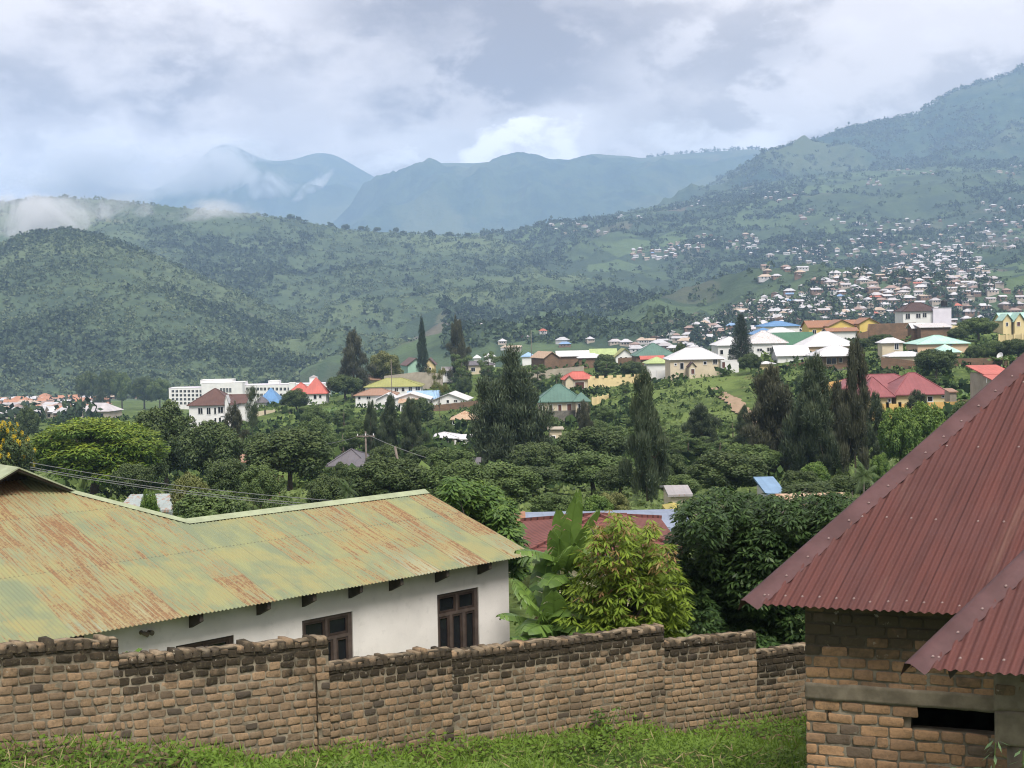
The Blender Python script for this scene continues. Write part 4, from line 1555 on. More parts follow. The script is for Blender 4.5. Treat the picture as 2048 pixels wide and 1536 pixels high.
h = thing('house', 540, 815, 420, 'house with vivid blue sheet roof beside the coral pyramid roofs', 'house')
module(h, 512, 562, 775, 806, 818, 420, 'hip', R_BLUE, W_WHITE, 11, ridge=4.5)
module(h, 508, 535, 792, 805, 818, 417, 'hip', R_DGREY, W_WHITE, 6)
h = thing('house', 610, 802, 400, 'white house under two coral red pyramid roofs', 'house')
module(h, 565, 632, 765, 793, 806, 404, 'hip', R_RED, W_WHITE, 9, ridge=5)
module(h, 604, 655, 754, 787, 803, 400, 'hip', R_RED, W_WHITE, 8, [(627, 633, 790, 798), (638, 643, 790, 796)], ridge=3.6)
wallrun('boundary_wall', [(500, 826, 838, 372), (530, 821, 834, 374), (566, 820, 832, 378)], W_CREAM, 'cream boundary wall with piers below the blue-roofed house', posts=2.2)
wallrun('boundary_wall', [(566, 824, 834, 372), (615, 829, 840, 366)], W_BRICK, 'low brown brick wall running right from the cream piered wall')
h = thing('house', 730, 765, 425, 'low house with stained off-white roof above the olive roof', 'house')
module(h, 698, 765, 748, 760, 768, 425, 'hip', R_RUSTW, W_CREAM, 10)
h = thing('house', 785, 790, 392, 'white house with mossy olive hip roof and a row of dark windows', 'house')
module(h, 727, 845, 756, 773, 792, 392, 'hip', R_OLIVE, W_WHITE, 11, [(789, 796, 776, 783), (803, 809, 775, 783), (817, 824, 774, 782), (831, 840, 773, 781), (768, 773, 777, 783)], ridge=6)
h = thing('house', 750, 805, 378, 'white house with rust-streaked roof just below the olive roof', 'house')
module(h, 707, 795, 777, 790, 806, 378, 'hip', R_RUSTW, W_WHITE, 9, [(733, 741, 793, 798), (716, 721, 793, 799)])
h = thing('house', 800, 825, 366, 'cluster of low white gabled roofs left of the pale blue roof', 'house')
module(h, 748, 800, 787, 799, 824, 370, 'front', R_WHITE, W_WHITE, 12, [(770, 776, 804, 810)])
module(h, 780, 862, 786, 799, 828, 364, 'front', R_WHITE, W_WHITE, 12, [(800, 806, 806, 812), (820, 826, 806, 812)])
module(h, 796, 835, 797, 805, 828, 358, 'gable', R_TAN, W_WHITE, 7)
h = thing('house', 880, 812, 372, 'white gabled house with pale blue sheet roof behind the tall bare trunk', 'house')
module(h, 812, 880, 781, 797, 812, 376, 'gable', R_LBLUE, W_WHITE, 11)
module(h, 860, 936, 786, 801, 812, 370, 'front', R_WHITE, W_WHITE, 13, [(893, 898, 800, 806), (908, 915, 800, 804)], yaw=-.1)
wallrun('boundary_wall', [(856, 812, 822, 358), (955, 801, 817, 356)], W_BRICK, 'brown brick wall under the pale blue and white gabled house')
h = thing('house', 930, 860, 300, 'small cream house with faceted tan roof left of the great dark conifer', 'house')
module(h, 900, 958, 821, 838, 858, 300, 'hip', R_TAN, W_PALEY, 7, [(905, 909, 842, 849), (919, 923, 842, 848), (938, 944, 842, 848)])
h = thing('house', 900, 900, 225, 'single-storey house with whitish roof and white veranda posts left of the great dark conifer', 'house')
L_, bb = module(h, 857, 918, 864, 876, 902, 225, 'hip', R_WHITE, W_LGREENW if 'W_LGREENW' in globals() else W_CREAM, 7, [(893, 899, 880, 892)])
module(h, 915, 946, 868, 877, 902, 226, 'gable', R_WHITE, W_WHITE, 5)
for px_ in (898, 911, 924, 937, 944):
    q = MB()
    p = np.array(at(px_, 890, 223.5)) - np.array(h.location)
    q.box(p[0] - .14, p[0] + .14, p[1] - .14, p[1] + .14, p[2] - 2.2, p[2] + .75)
    q.build('veranda_post', W_WHITE, h)
h = thing('house', 843, 745, 440, 'old mint and yellow gabled house on the knoll behind a thin tall cypress', 'house')
module(h, 812, 852, 716, 731, 748, 443, 'front', R_BROWN, W_MINT, 13, yaw=.25)
module(h, 846, 872, 716, 730, 747, 438, 'front', R_BROWN, W_PALEY, 10, [(858, 862, 735, 740)])
h = thing('house', 895, 745, 425, 'little white house half hidden between the two knoll cypresses', 'house')
module(h, 882, 910, 733, 741, 762, 425, 'gable', R_GREY, W_WHITE, 6, [(890, 896, 745, 753)])
wallrun('boundary_wall', [(768, 752, 764, 418), (835, 744, 762, 420), (885, 747, 764, 420)], W_GREYC, 'rough grey cement terrace wall above the olive roof')
h = thing('house', 960, 745, 445, 'white building with tall openings behind leafy trees on the knoll', 'house')
module(h, 915, 990, 722, 730, 752, 445, 'hip', R_DGREY, W_CREAM, 8, [(925, 932, 735, 743), (942, 950, 735, 743), (965, 974, 735, 743)])
for i, (a0, a1, r_, e_, b_, Yy, rf, lb) in enumerate([
        (945, 962, 709, 716, 724, 560, R_WHITE, 'tiny white pyramid-roofed house on the skyline of the knoll, leftmost of three'),
        (968, 992, 704, 714, 722, 570, R_WHITE, 'tiny white-roofed house on the knoll skyline, middle of three'),
        (1042, 1072, 704, 713, 722, 560, R_LBLUE, 'tiny house with bright blue pointed roof on the knoll skyline')]):
    h = thing('house', (a0 + a1) / 2, b_, Yy, lb, 'house')
    module(h, a0, a1, r_, e_, b_, Yy, 'hip', rf, W_WHITE, 9)
h = thing('house', 1130, 735, 425, 'long brick house with three joined white sheet roofs behind the retaining wall', 'house')
module(h, 1085, 1122, 703, 716, 734, 432, 'front', R_TAN, W_BRICK, 14, yaw=.3)
module(h, 1112, 1180, 701, 712, 734, 436, 'gable', R_WHITE, W_BRICK, 10)
module(h, 1155, 1215, 706, 715, 737, 420, 'hip', R_WHITE, W_BRICK, 8)
h = thing('house', 1225, 728, 440, 'white gabled house with pale moss-green roofs beside the teal pyramid roof', 'house')
module(h, 1180, 1236, 697, 710, 730, 446, 'gable', R_LGREEN, W_WHITE, 12)
module(h, 1228, 1272, 697, 714, 730, 438, 'front', R_OLIVE, W_WHITE, 14, [(1240, 1244, 714, 718), (1250, 1254, 714, 718)])
wallrun('boundary_wall', [(1236, 716, 732, 425), (1275, 714, 730, 425)], W_BRICK, 'brown brick wall in front of the moss-green gabled house')
h = thing('house', 1310, 730, 405, 'brick house with broad teal pyramid roof left of the cream villa', 'house')
module(h, 1268, 1354, 686, 711, 734, 405, 'hip', R_TEAL, W_BRICK, 14, ridge=6)
module(h, 1280, 1330, 711, 718, 734, 396, 'gable', R_RED, W_BRICK, 5)
h = thing('house', 1315, 742, 372, 'white house with faded light green roof behind its white garden wall', 'house')
module(h, 1290, 1343, 713, 726, 748, 372, 'hip', R_LGREEN, W_WHITE, 9)
wallrun('boundary_wall', [(1293, 742, 752, 345), (1382, 737, 748, 343)], W_WHITE, 'low white balustrade wall in front of the cream villa', posts=2.6)
wallrun('boundary_wall', [(1057, 744, 764, 400), (1118, 737, 760, 402), (1168, 732, 752, 402)], W_GREYC, 'long grey retaining wall on the knoll above the palm')
h = thing('house', 1155, 780, 345, 'cream house with pinkish red roof and wide dark veranda opening', 'house')
module(h, 1122, 1192, 743, 758, 784, 345, 'hip', R_RED, W_CREAM, 8, [(1150, 1168, 764, 778, 'door'), (1142, 1147, 765, 781, 'door')], ridge=3)
module(h, 1128, 1150, 750, 760, 782, 341, 'front', R_RED, W_CREAM, 4)
wallrun('boundary_wall', [(1176, 758, 778, 338), (1300, 752, 766, 344)], W_PALEY, 'long pale cream crenellated garden wall below the white-roofed houses', cren=2.3)
h = thing('villa', 1130, 835, 265, 'cream villa with layered teal green hip roof right of the great dark conifer', 'house')
module(h, 1071, 1168, 768, 803, 838, 265, 'hip', R_TEAL, W_CREAM, 11, [(1098, 1105, 809, 823), (1116, 1123, 809, 823), (1134, 1143, 808, 822), (1078, 1084, 809, 823)], ridge=4.2, found=1.6, wmat=M_DOORW)
module(h, 1146, 1182, 784, 802, 838, 263, 'hip', R_TEAL, W_CREAM, 6, [(1156, 1161, 808, 822), (1165, 1170, 808, 822)], ridge=1.7, found=1.2)
h = thing('ruined_wall_house', 1110, 870, 215, 'low grey and cream terrace walls under the teal-roofed villa', 'terrace')
module(h, 1095, 1128, 855, 860, 905, 215, 'flat', W_GREYC, W_CREAM, 5, [(1102, 1110, 872, 885)])
wallrun('boundary_wall', [(1185, 796, 806, 300), (1216, 790, 801, 306)], W_PALEY, 'short row of cream fence piers right of the teal-roofed villa', posts=1.9)

# --- centre and right groups on the brow -------------------------------------
h = thing('villa', 1395, 745, 330, 'cream villa with clean white hip roof and small dark porch gable', 'house')
module(h, 1336, 1451, 695, 718, 748, 330, 'hip', R_WHITE, W_CREAM, 12, [(1349, 1353, 727, 731), (1360, 1367, 726, 738), (1407, 1413, 723, 729), (1426, 1434, 718, 728)], ridge=5)
module(h, 1376, 1394, 724, 734, 748, 326, 'front', R_DBROWN, W_CREAM, 4, [(1382, 1389, 738, 748, 'door')], over=.3)
h = thing('gate_house', 1465, 730, 328, 'white arched wall and pillar joining the cream villa on its right', 'wall')
module(h, 1442, 1478, 720, 722, 742, 328, 'flat', W_WHITE, W_WHITE, 2, [(1444, 1450, 724, 736, 'door')], over=.05)
h = thing('villa', 1455, 715, 370, 'white villa with arched veranda half behind the single dark pine', 'house')
module(h, 1432, 1500, 673, 690, 718, 370, 'hip', R_WHITE, W_WHITE, 13, [(1440, 1446, 700, 709), (1457, 1468, 698, 708)], ridge=6)
h = thing('villa', 1530, 712, 368, 'large white house with ribbed white roof and round-arched window', 'house')
module(h, 1494, 1577, 661, 686, 716, 368, 'hip', R_WHITE2, W_WHITE, 14, [(1514, 1524, 697, 703), (1534, 1544, 695, 703)], ridge=5)
h = thing('house', 1550, 675, 450, 'house with bright blue hip roof on the brow', 'house')
module(h, 1503, 1562, 655, 668, 690, 445, 'hip', R_BLUE, W_WHITE, 12)
module(h, 1520, 1602, 642, 652, 690, 470, 'hip', R_BLUE, W_WHITE, 12)
module(h, 1530, 1597, 655, 666, 690, 425, 'hip', R_WHITE, W_WHITE, 8)
h = thing('house', 1595, 690, 385, 'white house with long dark green ribbed roof', 'house')
module(h, 1546, 1642, 664, 690, 715, 385, 'gable', R_GREEN, W_WHITE, 14, yaw=.12)
h = thing('house', 1660, 700, 355, 'peach house with large white faceted hip roof', 'house')
module(h, 1606, 1716, 663, 692, 718, 355, 'hip', R_WHITE, W_PEACH, 14, [(1632, 1640, 699, 706), (1642, 1648, 699, 704)], ridge=6)
h = thing('shed', 1590, 718, 340, 'plain white gabled shed left of the unfinished brick house', 'shed')
module(h, 1551, 1622, 690, 711, 722, 340, 'gable', R_WHITE, W_WHITE, 9, [(1606, 1614, 711, 715)])
h = thing('house', 1680, 738, 300, 'unfinished brick house with white sheet roof, empty dark window holes and porch posts', 'house')
module(h, 1628, 1727, 690, 711, 742, 300, 'hip', R_WHITE, W_BRICK, 10, [(1653, 1672, 716, 728), (1678, 1684, 716, 725)], ridge=4.5, over=1.2, frame=W_GREYC, found=.5)
for px_ in (1629, 1724):
    q = MB()
    p = np.array(at(px_, 722, 298.6)) - np.array(h.location)
    q.box(p[0] - .14, p[0] + .14, p[1] - .14, p[1] + .14, p[2] - 2.2, p[2] + 1.1)
    q.build('porch_post', W_CREAM, h)
h = thing('shed', 1534, 742, 322, 'tiny white outbuilding with flat white roof beside the round dark bush tree', 'shed')
module(h, 1517, 1552, 722, 727, 742, 322, 'hip', R_WHITE, W_PALEY, 4)
wallrun('boundary_wall', [(1543, 735, 744, 325), (1595, 727, 738, 325), (1630, 718, 735, 322)], W_BRICK, 'brick garden wall linking the tiny outbuilding and the unfinished house')
h = thing('house', 1690, 668, 430, 'long yellow house with faded red gabled roofs on the brow', 'house')
module(h, 1615, 1720, 640, 654, 672, 436, 'gable', R_RUST, W_YELLOW, 12, [(1625, 1632, 660, 668), (1644, 1650, 659, 664)])
module(h, 1655, 1712, 639, 652, 672, 430, 'front', R_RUST, W_YELLOW, 12, [(1661, 1664, 656, 659), (1672, 1676, 656, 659), (1688, 1693, 655, 658)])
module(h, 1716, 1760, 635, 647, 668, 432, 'front', R_RUST, W_YELLOW, 12)
module(h, 1652, 1718, 655, 662, 676, 415, 'gable', R_RUST, W_WHITE, 6)
h = thing('villa', 1855, 645, 410, 'tall white two-storey villa with dark brown roof and rooftop terrace', 'house')
module(h, 1803, 1880, 605, 622, 652, 410, 'hip', R_DBROWN, W_WHITE, 10, [(1811, 1820, 627, 638), (1832, 1841, 627, 636), (1845, 1853, 626, 635)], ridge=4.3)
module(h, 1866, 1903, 615, 617, 650, 409, 'flat', W_LAV, W_LAV, 9, over=.05)
tank = MB()
p = np.array(at(1885, 608, 414))
zt0 = float(zat(1885, 615, 409)) + .28
ht = 1.9
prof = [(.0, 0), (.95, 0), (1.0, .1), (1.0, .5), (.96, .55), (1.0, .6), (1.0, 1.1), (.96, 1.15), (1.0, 1.2), (1.0, 1.6), (.7, 1.85), (.35, 1.95), (.35, 2.1), (0, 2.1)]
V, F = [], []
for (r_, z_) in prof:
    for k in range(16):
        V.append((max(r_, .001) * math.cos(k * math.pi / 8), max(r_, .001) * math.sin(k * math.pi / 8), z_))
for i in range(len(prof) - 1):
    for k in range(16):
        F.append((i * 16 + k, i * 16 + (k + 1) % 16, (i + 1) * 16 + (k + 1) % 16, (i + 1) * 16 + k))
tk = build('water_tank', V, F, M_BLACKP, None, smooth=True, loc=(float(p[0]), 412.5, zt0))
tag(tk, 'black plastic water tank on the roof terrace of the tall white villa', 'water tank')
h = thing('shed', 1865, 668, 372, 'long brick shed with weathered white roof below the tall villa', 'shed')
module(h, 1838, 1905, 646, 654, 674, 372, 'mono', R_WHITE2, W_BRICK, 8)
module(h, 1822, 1855, 646, 656, 672, 376, 'gable', R_WHITE, W_BRICK, 6)
wallrun('boundary_wall', [(1714, 668, 682, 380), (1736, 662, 680, 382), (1738, 648, 668, 390), (1832, 645, 665, 392)], W_BRICK, 'tall brown brick wall between the yellow house and the tall villa')
wallrun('boundary_wall', [(1903, 652, 662, 420), (1955, 648, 660, 420)], W_PALEY, 'cream gate wall right of the tall villa', posts=3)
h = thing('tower_house', 1785, 715, 318, 'narrow beige two-storey block with white cap roof and one dark window', 'house')
module(h, 1760, 1810, 675, 685, 717, 318, 'hip', R_WHITE, W_CREAM, 5, [(1789, 1797, 687, 699)], ridge=2)
h = thing('house', 1812, 714, 305, 'low white-roofed lean-to before the narrow beige block', 'house')
module(h, 1775, 1852, 703, 712, 720, 305, 'hip', R_WHITE, W_CREAM, 5)
h = thing('house', 1888, 700, 335, 'pink house with pale mint patched roof', 'house')
module(h, 1831, 1941, 670, 687, 706, 335, 'hip', R_MINT, W_PEACH, 11, [(1899, 1905, 688, 691)], ridge=6)
h = thing('house', 1898, 715, 318, 'small pink annexe with mint roof in front of the larger mint roof', 'house')
module(h, 1869, 1924, 688, 704, 720, 318, 'hip', R_MINT, W_PEACH, 6, [(1886, 1902, 706, 712)], ridge=3.5)
wallrun('boundary_wall', [(1762, 714, 726, 285), (1832, 722, 736, 283), (1834, 722, 736, 283)], W_BRICK, 'brown brick boundary wall left of the round dark tree')
wallrun('boundary_wall', [(1905, 717, 728, 285), (2070, 714, 730, 280)], W_BRICK, 'brown brick boundary wall right of the round dark tree')
h = thing('house', 1810, 822, 210, 'yellow bungalow with large dusky maroon hipped roofs', 'house')
module(h, 1683, 1860, 748, 776, 822, 218, 'hip', R_MAR, W_PALEY, 12, ridge=4)
module(h, 1728, 1790, 753, 793, 826, 210, 'hip', R_MAR, W_PALEY, 9, [(1745, 1756, 800, 812), (1776, 1781, 798, 804)], ridge=2.3)
module(h, 1786, 1900, 745, 788, 824, 211, 'hip', R_MAR, W_PALEY, 11, [(1855, 1865, 793, 803), (1884, 1888, 791, 795)], ridge=3.8)
wallrun('boundary_wall', [(1742, 806, 826, 200), (1775, 808, 828, 200), (1800, 808, 828, 200), (1850, 805, 822, 202), (1920, 803, 820, 204)], W_OCHRE, 'ochre yellow garden wall with white piers before the maroon-roofed bungalow', posts=5.5, pier_mat=W_PALEY)
wallrun('boundary_wall', [(1645, 766, 780, 225), (1690, 760, 775, 226)], W_OCHRE, 'short ochre wall left of the maroon-roofed bungalow')
wallrun('boundary_wall', [(1672, 796, 826, 206), (1684, 790, 822, 212)], W_PALEY, 'pale yellow side wall half behind the dark cypresses')
wallrun('boundary_wall', [(1920, 800, 818, 212), (2000, 796, 815, 214)], W_BRICK, 'brown brick wall right of the ochre garden wall')
h = thing('house', 1995, 768, 195, 'small grey house with orange red lean-to roofs near the right edge', 'house')
module(h, 1966, 2030, 731, 748, 775, 195, 'mono', R_RED, W_GREYC, 8, [(1974, 1978, 756, 764)])
module(h, 1982, 2030, 750, 759, 775, 190, 'mono', R_RED, W_GREYC, 4)
h = thing('house', 1908, 790, 205, 'tiny rusty shed between the maroon bungalow and the banana clump', 'shed')
module(h, 1897, 1916, 777, 783, 800, 206, 'mono', R_RUSTW, W_GREYC, 3)
h = thing('church', 2045, 660, 420, 'cream building with mint roof and pointed gables at the right edge', 'building')
module(h, 2003, 2130, 624, 642, 670, 425, 'gable', R_MINT, W_PALEY, 10)
module(h, 2003, 2026, 627, 641, 670, 420, 'front', R_MINT, W_PALEY, 6, [(2012, 2016, 645, 652)])
module(h, 2026, 2052, 625, 643, 670, 419, 'front', R_MINT, W_PALEY, 6, [(2034, 2040, 644, 652, 'door')])
wallrun('boundary_wall', [(1998, 670, 688, 360), (2075, 668, 690, 355)], W_PALEY, 'cream terrace wall with upright white balusters at the right edge', posts=1.6)

# --- near roofs below the garden -----------------------------------------------
h = thing('house', 1200, 1130, 46, 'house with worn red clay tile roof behind the banana plants', 'house')
module(h, 1046, 1368, 1026, 1100, 1180, 45, 'hip', R_TILE, W_CREAM, 7.5, ridge=3.0)
module(h, 1120, 1260, 1024, 1062, 1150, 48, 'gable', R_TILE, W_CREAM, 3)
h = thing('house', 1210, 1080, 60, 'long blue-grey ribbed metal roof behind the clay tile roof', 'house')
module(h, 1040, 1385, 1030, 1056, 1110, 60, 'gable', R_BLUEG, W_WHITE, 6)
h = thing('house', 1030, 1080, 55, 'small orange-brown tiled roof corner left of the banana plants', 'house')
module(h, 1005, 1052, 1030, 1052, 1100, 53, 'gable', R_RUST, W_CREAM, 4)
h = thing('house', 690, 935, 150, 'slate grey hip roof with white gable among the trees left of centre', 'house')
module(h, 652, 738, 898, 930, 945, 150, 'hip', R_DGREY, W_WHITE, 9, ridge=3)
module(h, 700, 742, 916, 932, 945, 146, 'hip', R_DGREY, W_WHITE, 4)
h = thing('house', 935, 940, 145, 'small slate blue roof left of the great dark conifer', 'house')
module(h, 915, 962, 914, 940, 955, 145, 'gable', R_DGREY, W_CREAM, 6)
h = thing('house', 495, 930, 165, 'patched beige sheet roof between two dark broad trees', 'house')
module(h, 466, 520, 893, 922, 945, 165, 'hip', R_RUSTW, W_WHITE, 8)
h = thing('house', 530, 990, 110, 'pink house glimpsed between dark trees', 'house')
module(h, 498, 548, 955, 964, 1010, 110, 'hip', roof_mat('faded_pink_roof', (.33, .17, .14)), W_PINK, 5)
h = thing('house', 290, 1010, 75, 'pale mint roof glimpsed behind the rusted roof', 'house')
module(h, 236, 350, 986, 1018, 1040, 75, 'gable', roof_mat('pale_grey_green_roof', (.28, .32, .31), rust=.4), W_WHITE, 6)
h = thing('tarpaulin_roof', 1555, 980, 95, 'light blue sheet roof glimpsed between dark cypresses', 'roof')
module(h, 1530, 1572, 960, 985, 1010, 98, 'mono', roof_mat('faded_blue_sheet', (.17, .27, .40)), W_WHITE, 5)
h = thing('house', 1630, 1000, 75, 'flat tan roof just above the dark leafy thicket', 'house')
module(h, 1560, 1702, 988, 1004, 1030, 75, 'gable', R_TAN, W_GREYC, 4)
h = thing('house', 1345, 1000, 88, 'cream walled house glimpsed right of the tall column tree', 'house')
module(h, 1335, 1385, 980, 988, 1035, 88, 'gable', R_GREY, W_CREAM, 5)
h = thing('house', 1348, 1020, 70, 'yellow painted hut tip right of the tall column tree', 'house')
module(h, 1336, 1372, 1008, 1024, 1040, 70, 'hip', roof_mat('yellow_roof', (.40, .33, .08)), W_CREAM, 3)

h = thing('church', 15, 790, 1250, 'building with wide coral curved roof and slim white tower at the far left edge', 'building')
module(h, -20, 46, 758, 772, 792, 1250, 'hip', R_RED, W_WHITE, 14, ridge=10)
module(h, 15, 21, 756, 757, 792, 1240, 'flat', W_WHITE, W_WHITE, 2.6, over=.05)
p = at(2001, 716, 283)
dish = empty('satellite_dish', (p.x, p.y, float(gz(p.x, p.y))), 'white satellite dish standing behind the right brick boundary wall', 'satellite dish')
V, F = [(0, 0, 0)], []
for i in range(1, 5):
    for k in range(14):
        a = k * 2 * math.pi / 14
        V.append((.75 * i / 4 * math.cos(a), .75 * i / 4 * math.sin(a), .2 * (i / 4) ** 2))
for k in range(14):
    F.append((0, 1 + k, 1 + (k + 1) % 14))
    for i in range(3):
        F.append((1 + i * 14 + k, 15 + i * 14 + k, 15 + i * 14 + (k + 1) % 14, 1 + i * 14 + (k + 1) % 14))
db = build('reflector', V, F, W_WHITE, dish, smooth=True, loc=(0, 0, p.z - dish.location.z + .4))
db.rotation_euler = (.5, -1.1, 0)
mb_ = MB()
mb_.tube([(0, 0, -.2), (0, 0, p.z - dish.location.z + .35)], [.07, .06], 7)
mb_.build('mast', M_POLE if 'M_POLE' in globals() else W_GREYC, dish)

# utility poles and wires
M_POLE = simple_mat('grey_wood_pole', (.16, .13, .11), .9, .2, 3)


def pole(px, pt, Y, label, lean=0, arm=True, r=.075):
    p = at(px, pt, Y)
    zg = float(gz(p.x, Y)) - .3
    h = empty('utility_pole', (p.x, Y, zg), label, 'utility pole')
    b = MB()
    H = p.z - zg
    b.tube([(-lean * H, 0, 0), (0, 0, H)], [r * 1.25, r], 8)
    b.build('post', M_POLE, h, smooth=True)
    if arm:
        b = MB()
        b.box(-.9, .9, -.14, -.08, H - .5, H - .38)
        b.build('crossarm', M_POLE, h)
        for k in (-.75, 0.0, .75):
            b = MB()
            b.tube([(k, -.11, H - .38), (k, -.11, H - .2)], .05, 6)
            b.build('insulator', W_WHITE, h)
    return h, Vector((p.x, Y, p.z - .2))


pl = [pole(731, 863, 132, 'upright grey utility pole with crossarm beside the dark casuarinas'),
      pole(790, 893, 88, 'leaning grey utility pole right above the rusted roof ridge', lean=-.16, arm=False),
      pole(782, 719, 330, 'thin pale pole standing before the yellowish tree on the knoll', arm=False, r=.08),
      pole(1062, 660, 520, 'slim mast rising behind the knoll houses', arm=False, r=.09)]
M_WIRE = simple_mat('wire', (.20, .20, .20), .6, .05, 1)


def wire(a, b, sag, label, r=.012):
    n = 24
    pts = [a.lerp(b, i / n) - Vector((0, 0, sag * 4 * (i / n) * (1 - i / n))) for i in range(n + 1)]
    mb = MB()
    mb.tube(pts, r, 4)
    o = mb.build('power_line', M_WIRE, None)
    tag(o, label, 'cable', 'power lines strung over the garden trees')


wire(at(60, 925, 52), at(860, 1012, 44), .25, 'topmost of three thin power lines above the rusted roof')
wire(at(60, 934, 52), at(860, 1022, 44), .25, 'middle of three thin power lines above the rusted roof')
wire(at(60, 938, 52.6), at(860, 1027, 44.6), .25, 'lowest of three thin power lines above the rusted roof')
wire(pl[0][1], at(1000, 945, 125), .6, 'thin cable crossing the trees right of the upright utility pole', r=.025)
wire(at(560, 885, 140), pl[0][1], .6, 'thin cable crossing the trees left of the upright utility pole', r=.025)

# ================================================================== VEGETATION
def leaf_mat(name, dark, lite, tip=None, hilite_tipfac=.0, transl=.25, rough=.55, spec=.3, pale=None):
    if name in MATS:
        return MATS[name]
    m, T = newmat(name)
    v = T.n('ShaderNodeAttribute', attribute_name='v').outputs['Fac']
    oi = T.n('ShaderNodeObjectInfo').outputs['Random']
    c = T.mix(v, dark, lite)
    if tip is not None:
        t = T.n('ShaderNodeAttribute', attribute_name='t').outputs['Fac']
        c = T.mix(T.math('MULTIPLY', t, hilite_tipfac), c, tip)  # paler leaf colour mixed in; on crown tops it paints highlights
    c = T.mix(T.ramp(oi, 0, 1, 0, .35), c, T.mix(1.0, c, (.72, .80, .75), 'MULTIPLY'))
    finish(T, c, rough, spec=spec, transl=transl)
    return m


def bark(name='bark', col=(.10, .08, .06)):
    return simple_mat(name, col, .95, .25, 4)


def leaf_quads(P, N, l, w, r, axis=None, droop=0.0):
    """n rhombic leaves (4 verts each)"""
    n = len(P)
    N = N / (np.linalg.norm(N, axis=1, keepdims=True) + 1e-9)
    if axis is None:
        A = r.normal(size=(n, 3))
        A[:, 2] -= droop
    else:
        A = axis
    A = A - (A * N).sum(1, keepdims=True) * N
    A /= np.linalg.norm(A, axis=1, keepdims=True) + 1e-9
    B = np.cross(N, A)
    L = (l * r.uniform(.7, 1.3, n))[:, None]
    Wd = (w * r.uniform(.7, 1.3, n))[:, None]
    V = np.stack([P, P + A * L * .5 + B * Wd * .5, P + A * L, P + A * L * .5 - B * Wd * .5], 1)
    return V.reshape(-1, 3)


def crown(name, lobes, n, l, w, mat, seed=0, up=.35, jit=.55, droop=0.2, shell=.72, parent=None, lobevar=.5, topfrac=.0, axis=None):
    r = np.random.default_rng(seed)
    Lb = np.array(lobes, float)
    area = (Lb[:, 3] * Lb[:, 4] * Lb[:, 5]) ** (2 / 3)
    k = r.choice(len(Lb), n, p=area / area.sum())
    D = r.normal(size=(n, 3))
    D[:, 2] += .25
    D /= np.linalg.norm(D, axis=1, keepdims=True)
    rad = shell + (1 - shell) * r.random(n) ** .7
    P = Lb[k, :3] + D * Lb[k, 3:6] * rad[:, None]
    N = D + r.normal(size=(n, 3)) * jit
    N[:, 2] += up
    ax = None
    if axis == 'out':
        ax = D + r.normal(size=(n, 3)) * .35
        ax[:, 2] += .1 - droop
    elif axis == 'up':
        ax = D * .5 + r.normal(size=(n, 3)) * .25
        ax[:, 2] += .9
    V = leaf_quads(P, N, l, w, r, ax, droop)
    lv = r.random(len(Lb))
    v = np.clip(lobevar * lv[k] + (1 - lobevar) * r.random(n), 0, 1)
    top = np.clip((D[:, 2] + .2) * .9, 0, 1) * (r.random(n) < .75)  # upward side of each lobe: light highlights put into the leaf colour
    F = np.arange(n * 4).reshape(-1, 4)
    return build(name, V, F, mat, parent, attrs={'v': np.repeat(v, 4), 't': np.repeat(top, 4)})


def trunk_mesh(name, H, r0, limbs, mat, parent, seed=0, lean=0.0, fork=.35):
    r = np.random.default_rng(seed)
    b = MB()
    pts = [(0, 0, -.4)] + [(lean * H * t + r.normal(0, .012) * H, r.normal(0, .012) * H, H * t) for t in (.2, .45, .7, 1.0)]
    b.tube(pts, [r0 * 1.35, r0, r0 * .8, r0 * .6, r0 * .2], 8)
    for e in limbs:
        s = np.array(pts[2]) * (1 - fork) + np.array(pts[3]) * fork if r.random() < .5 else np.array(pts[2])
        e = np.array(e)
        mid = (s + e) / 2 + [0, 0, -.04 * H] + r.normal(0, .02 * H, 3)
        b.tube([s, mid, e], [r0 * .5, r0 * .3, r0 * .08], 5)
    return b.build(name, mat, parent, smooth=True)


GL_DARK = leaf_mat('dark_mango_leaves', (.026, .045, .017), (.070, .106, .034), tip=(.13, .17, .05), hilite_tipfac=.6)
GL_MID = leaf_mat('mid_green_leaves', (.038, .066, .021), (.100, .150, .045), tip=(.17, .23, .065), hilite_tipfac=.6)
GL_BRIGHT = leaf_mat('bright_green_leaves', (.035, .075, .018), (.11, .19, .035), tip=(.20, .28, .05), hilite_tipfac=.55)
GL_ACACIA = leaf_mat('feathery_yellow_green_leaves', (.04, .085, .012), (.12, .20, .025), tip=(.27, .33, .035), hilite_tipfac=.75)
GL_CASU = leaf_mat('grey_green_needles', (.024, .040, .020), (.075, .10, .052), tip=(.13, .155, .08), hilite_tipfac=.5, transl=.15)
GL_CASUB = leaf_mat('brownish_needles', (.030, .036, .020), (.080, .082, .048), tip=(.12, .12, .07), hilite_tipfac=.5, transl=.12)
GL_PINE = leaf_mat('dark_pine_needles', (.012, .022, .014), (.030, .048, .028), tip=(.05, .07, .04), hilite_tipfac=.3, transl=.08)
GL_YEL = leaf_mat('yellow_blossom', (.55, .38, .02), (.75, .55, .03), transl=.3)
GL_OLIVE = leaf_mat('olive_yellow_leaves', (.06, .075, .022), (.15, .17, .05), tip=(.26, .26, .09), hilite_tipfac=.6)
GL_BAN = leaf_mat('banana_leaf', (.045, .095, .022), (.18, .28, .06), transl=.35, rough=.4, spec=.45)
GL_BAND = leaf_mat('dry_banana_leaf', (.16, .12, .06), (.27, .21, .11), transl=.15)
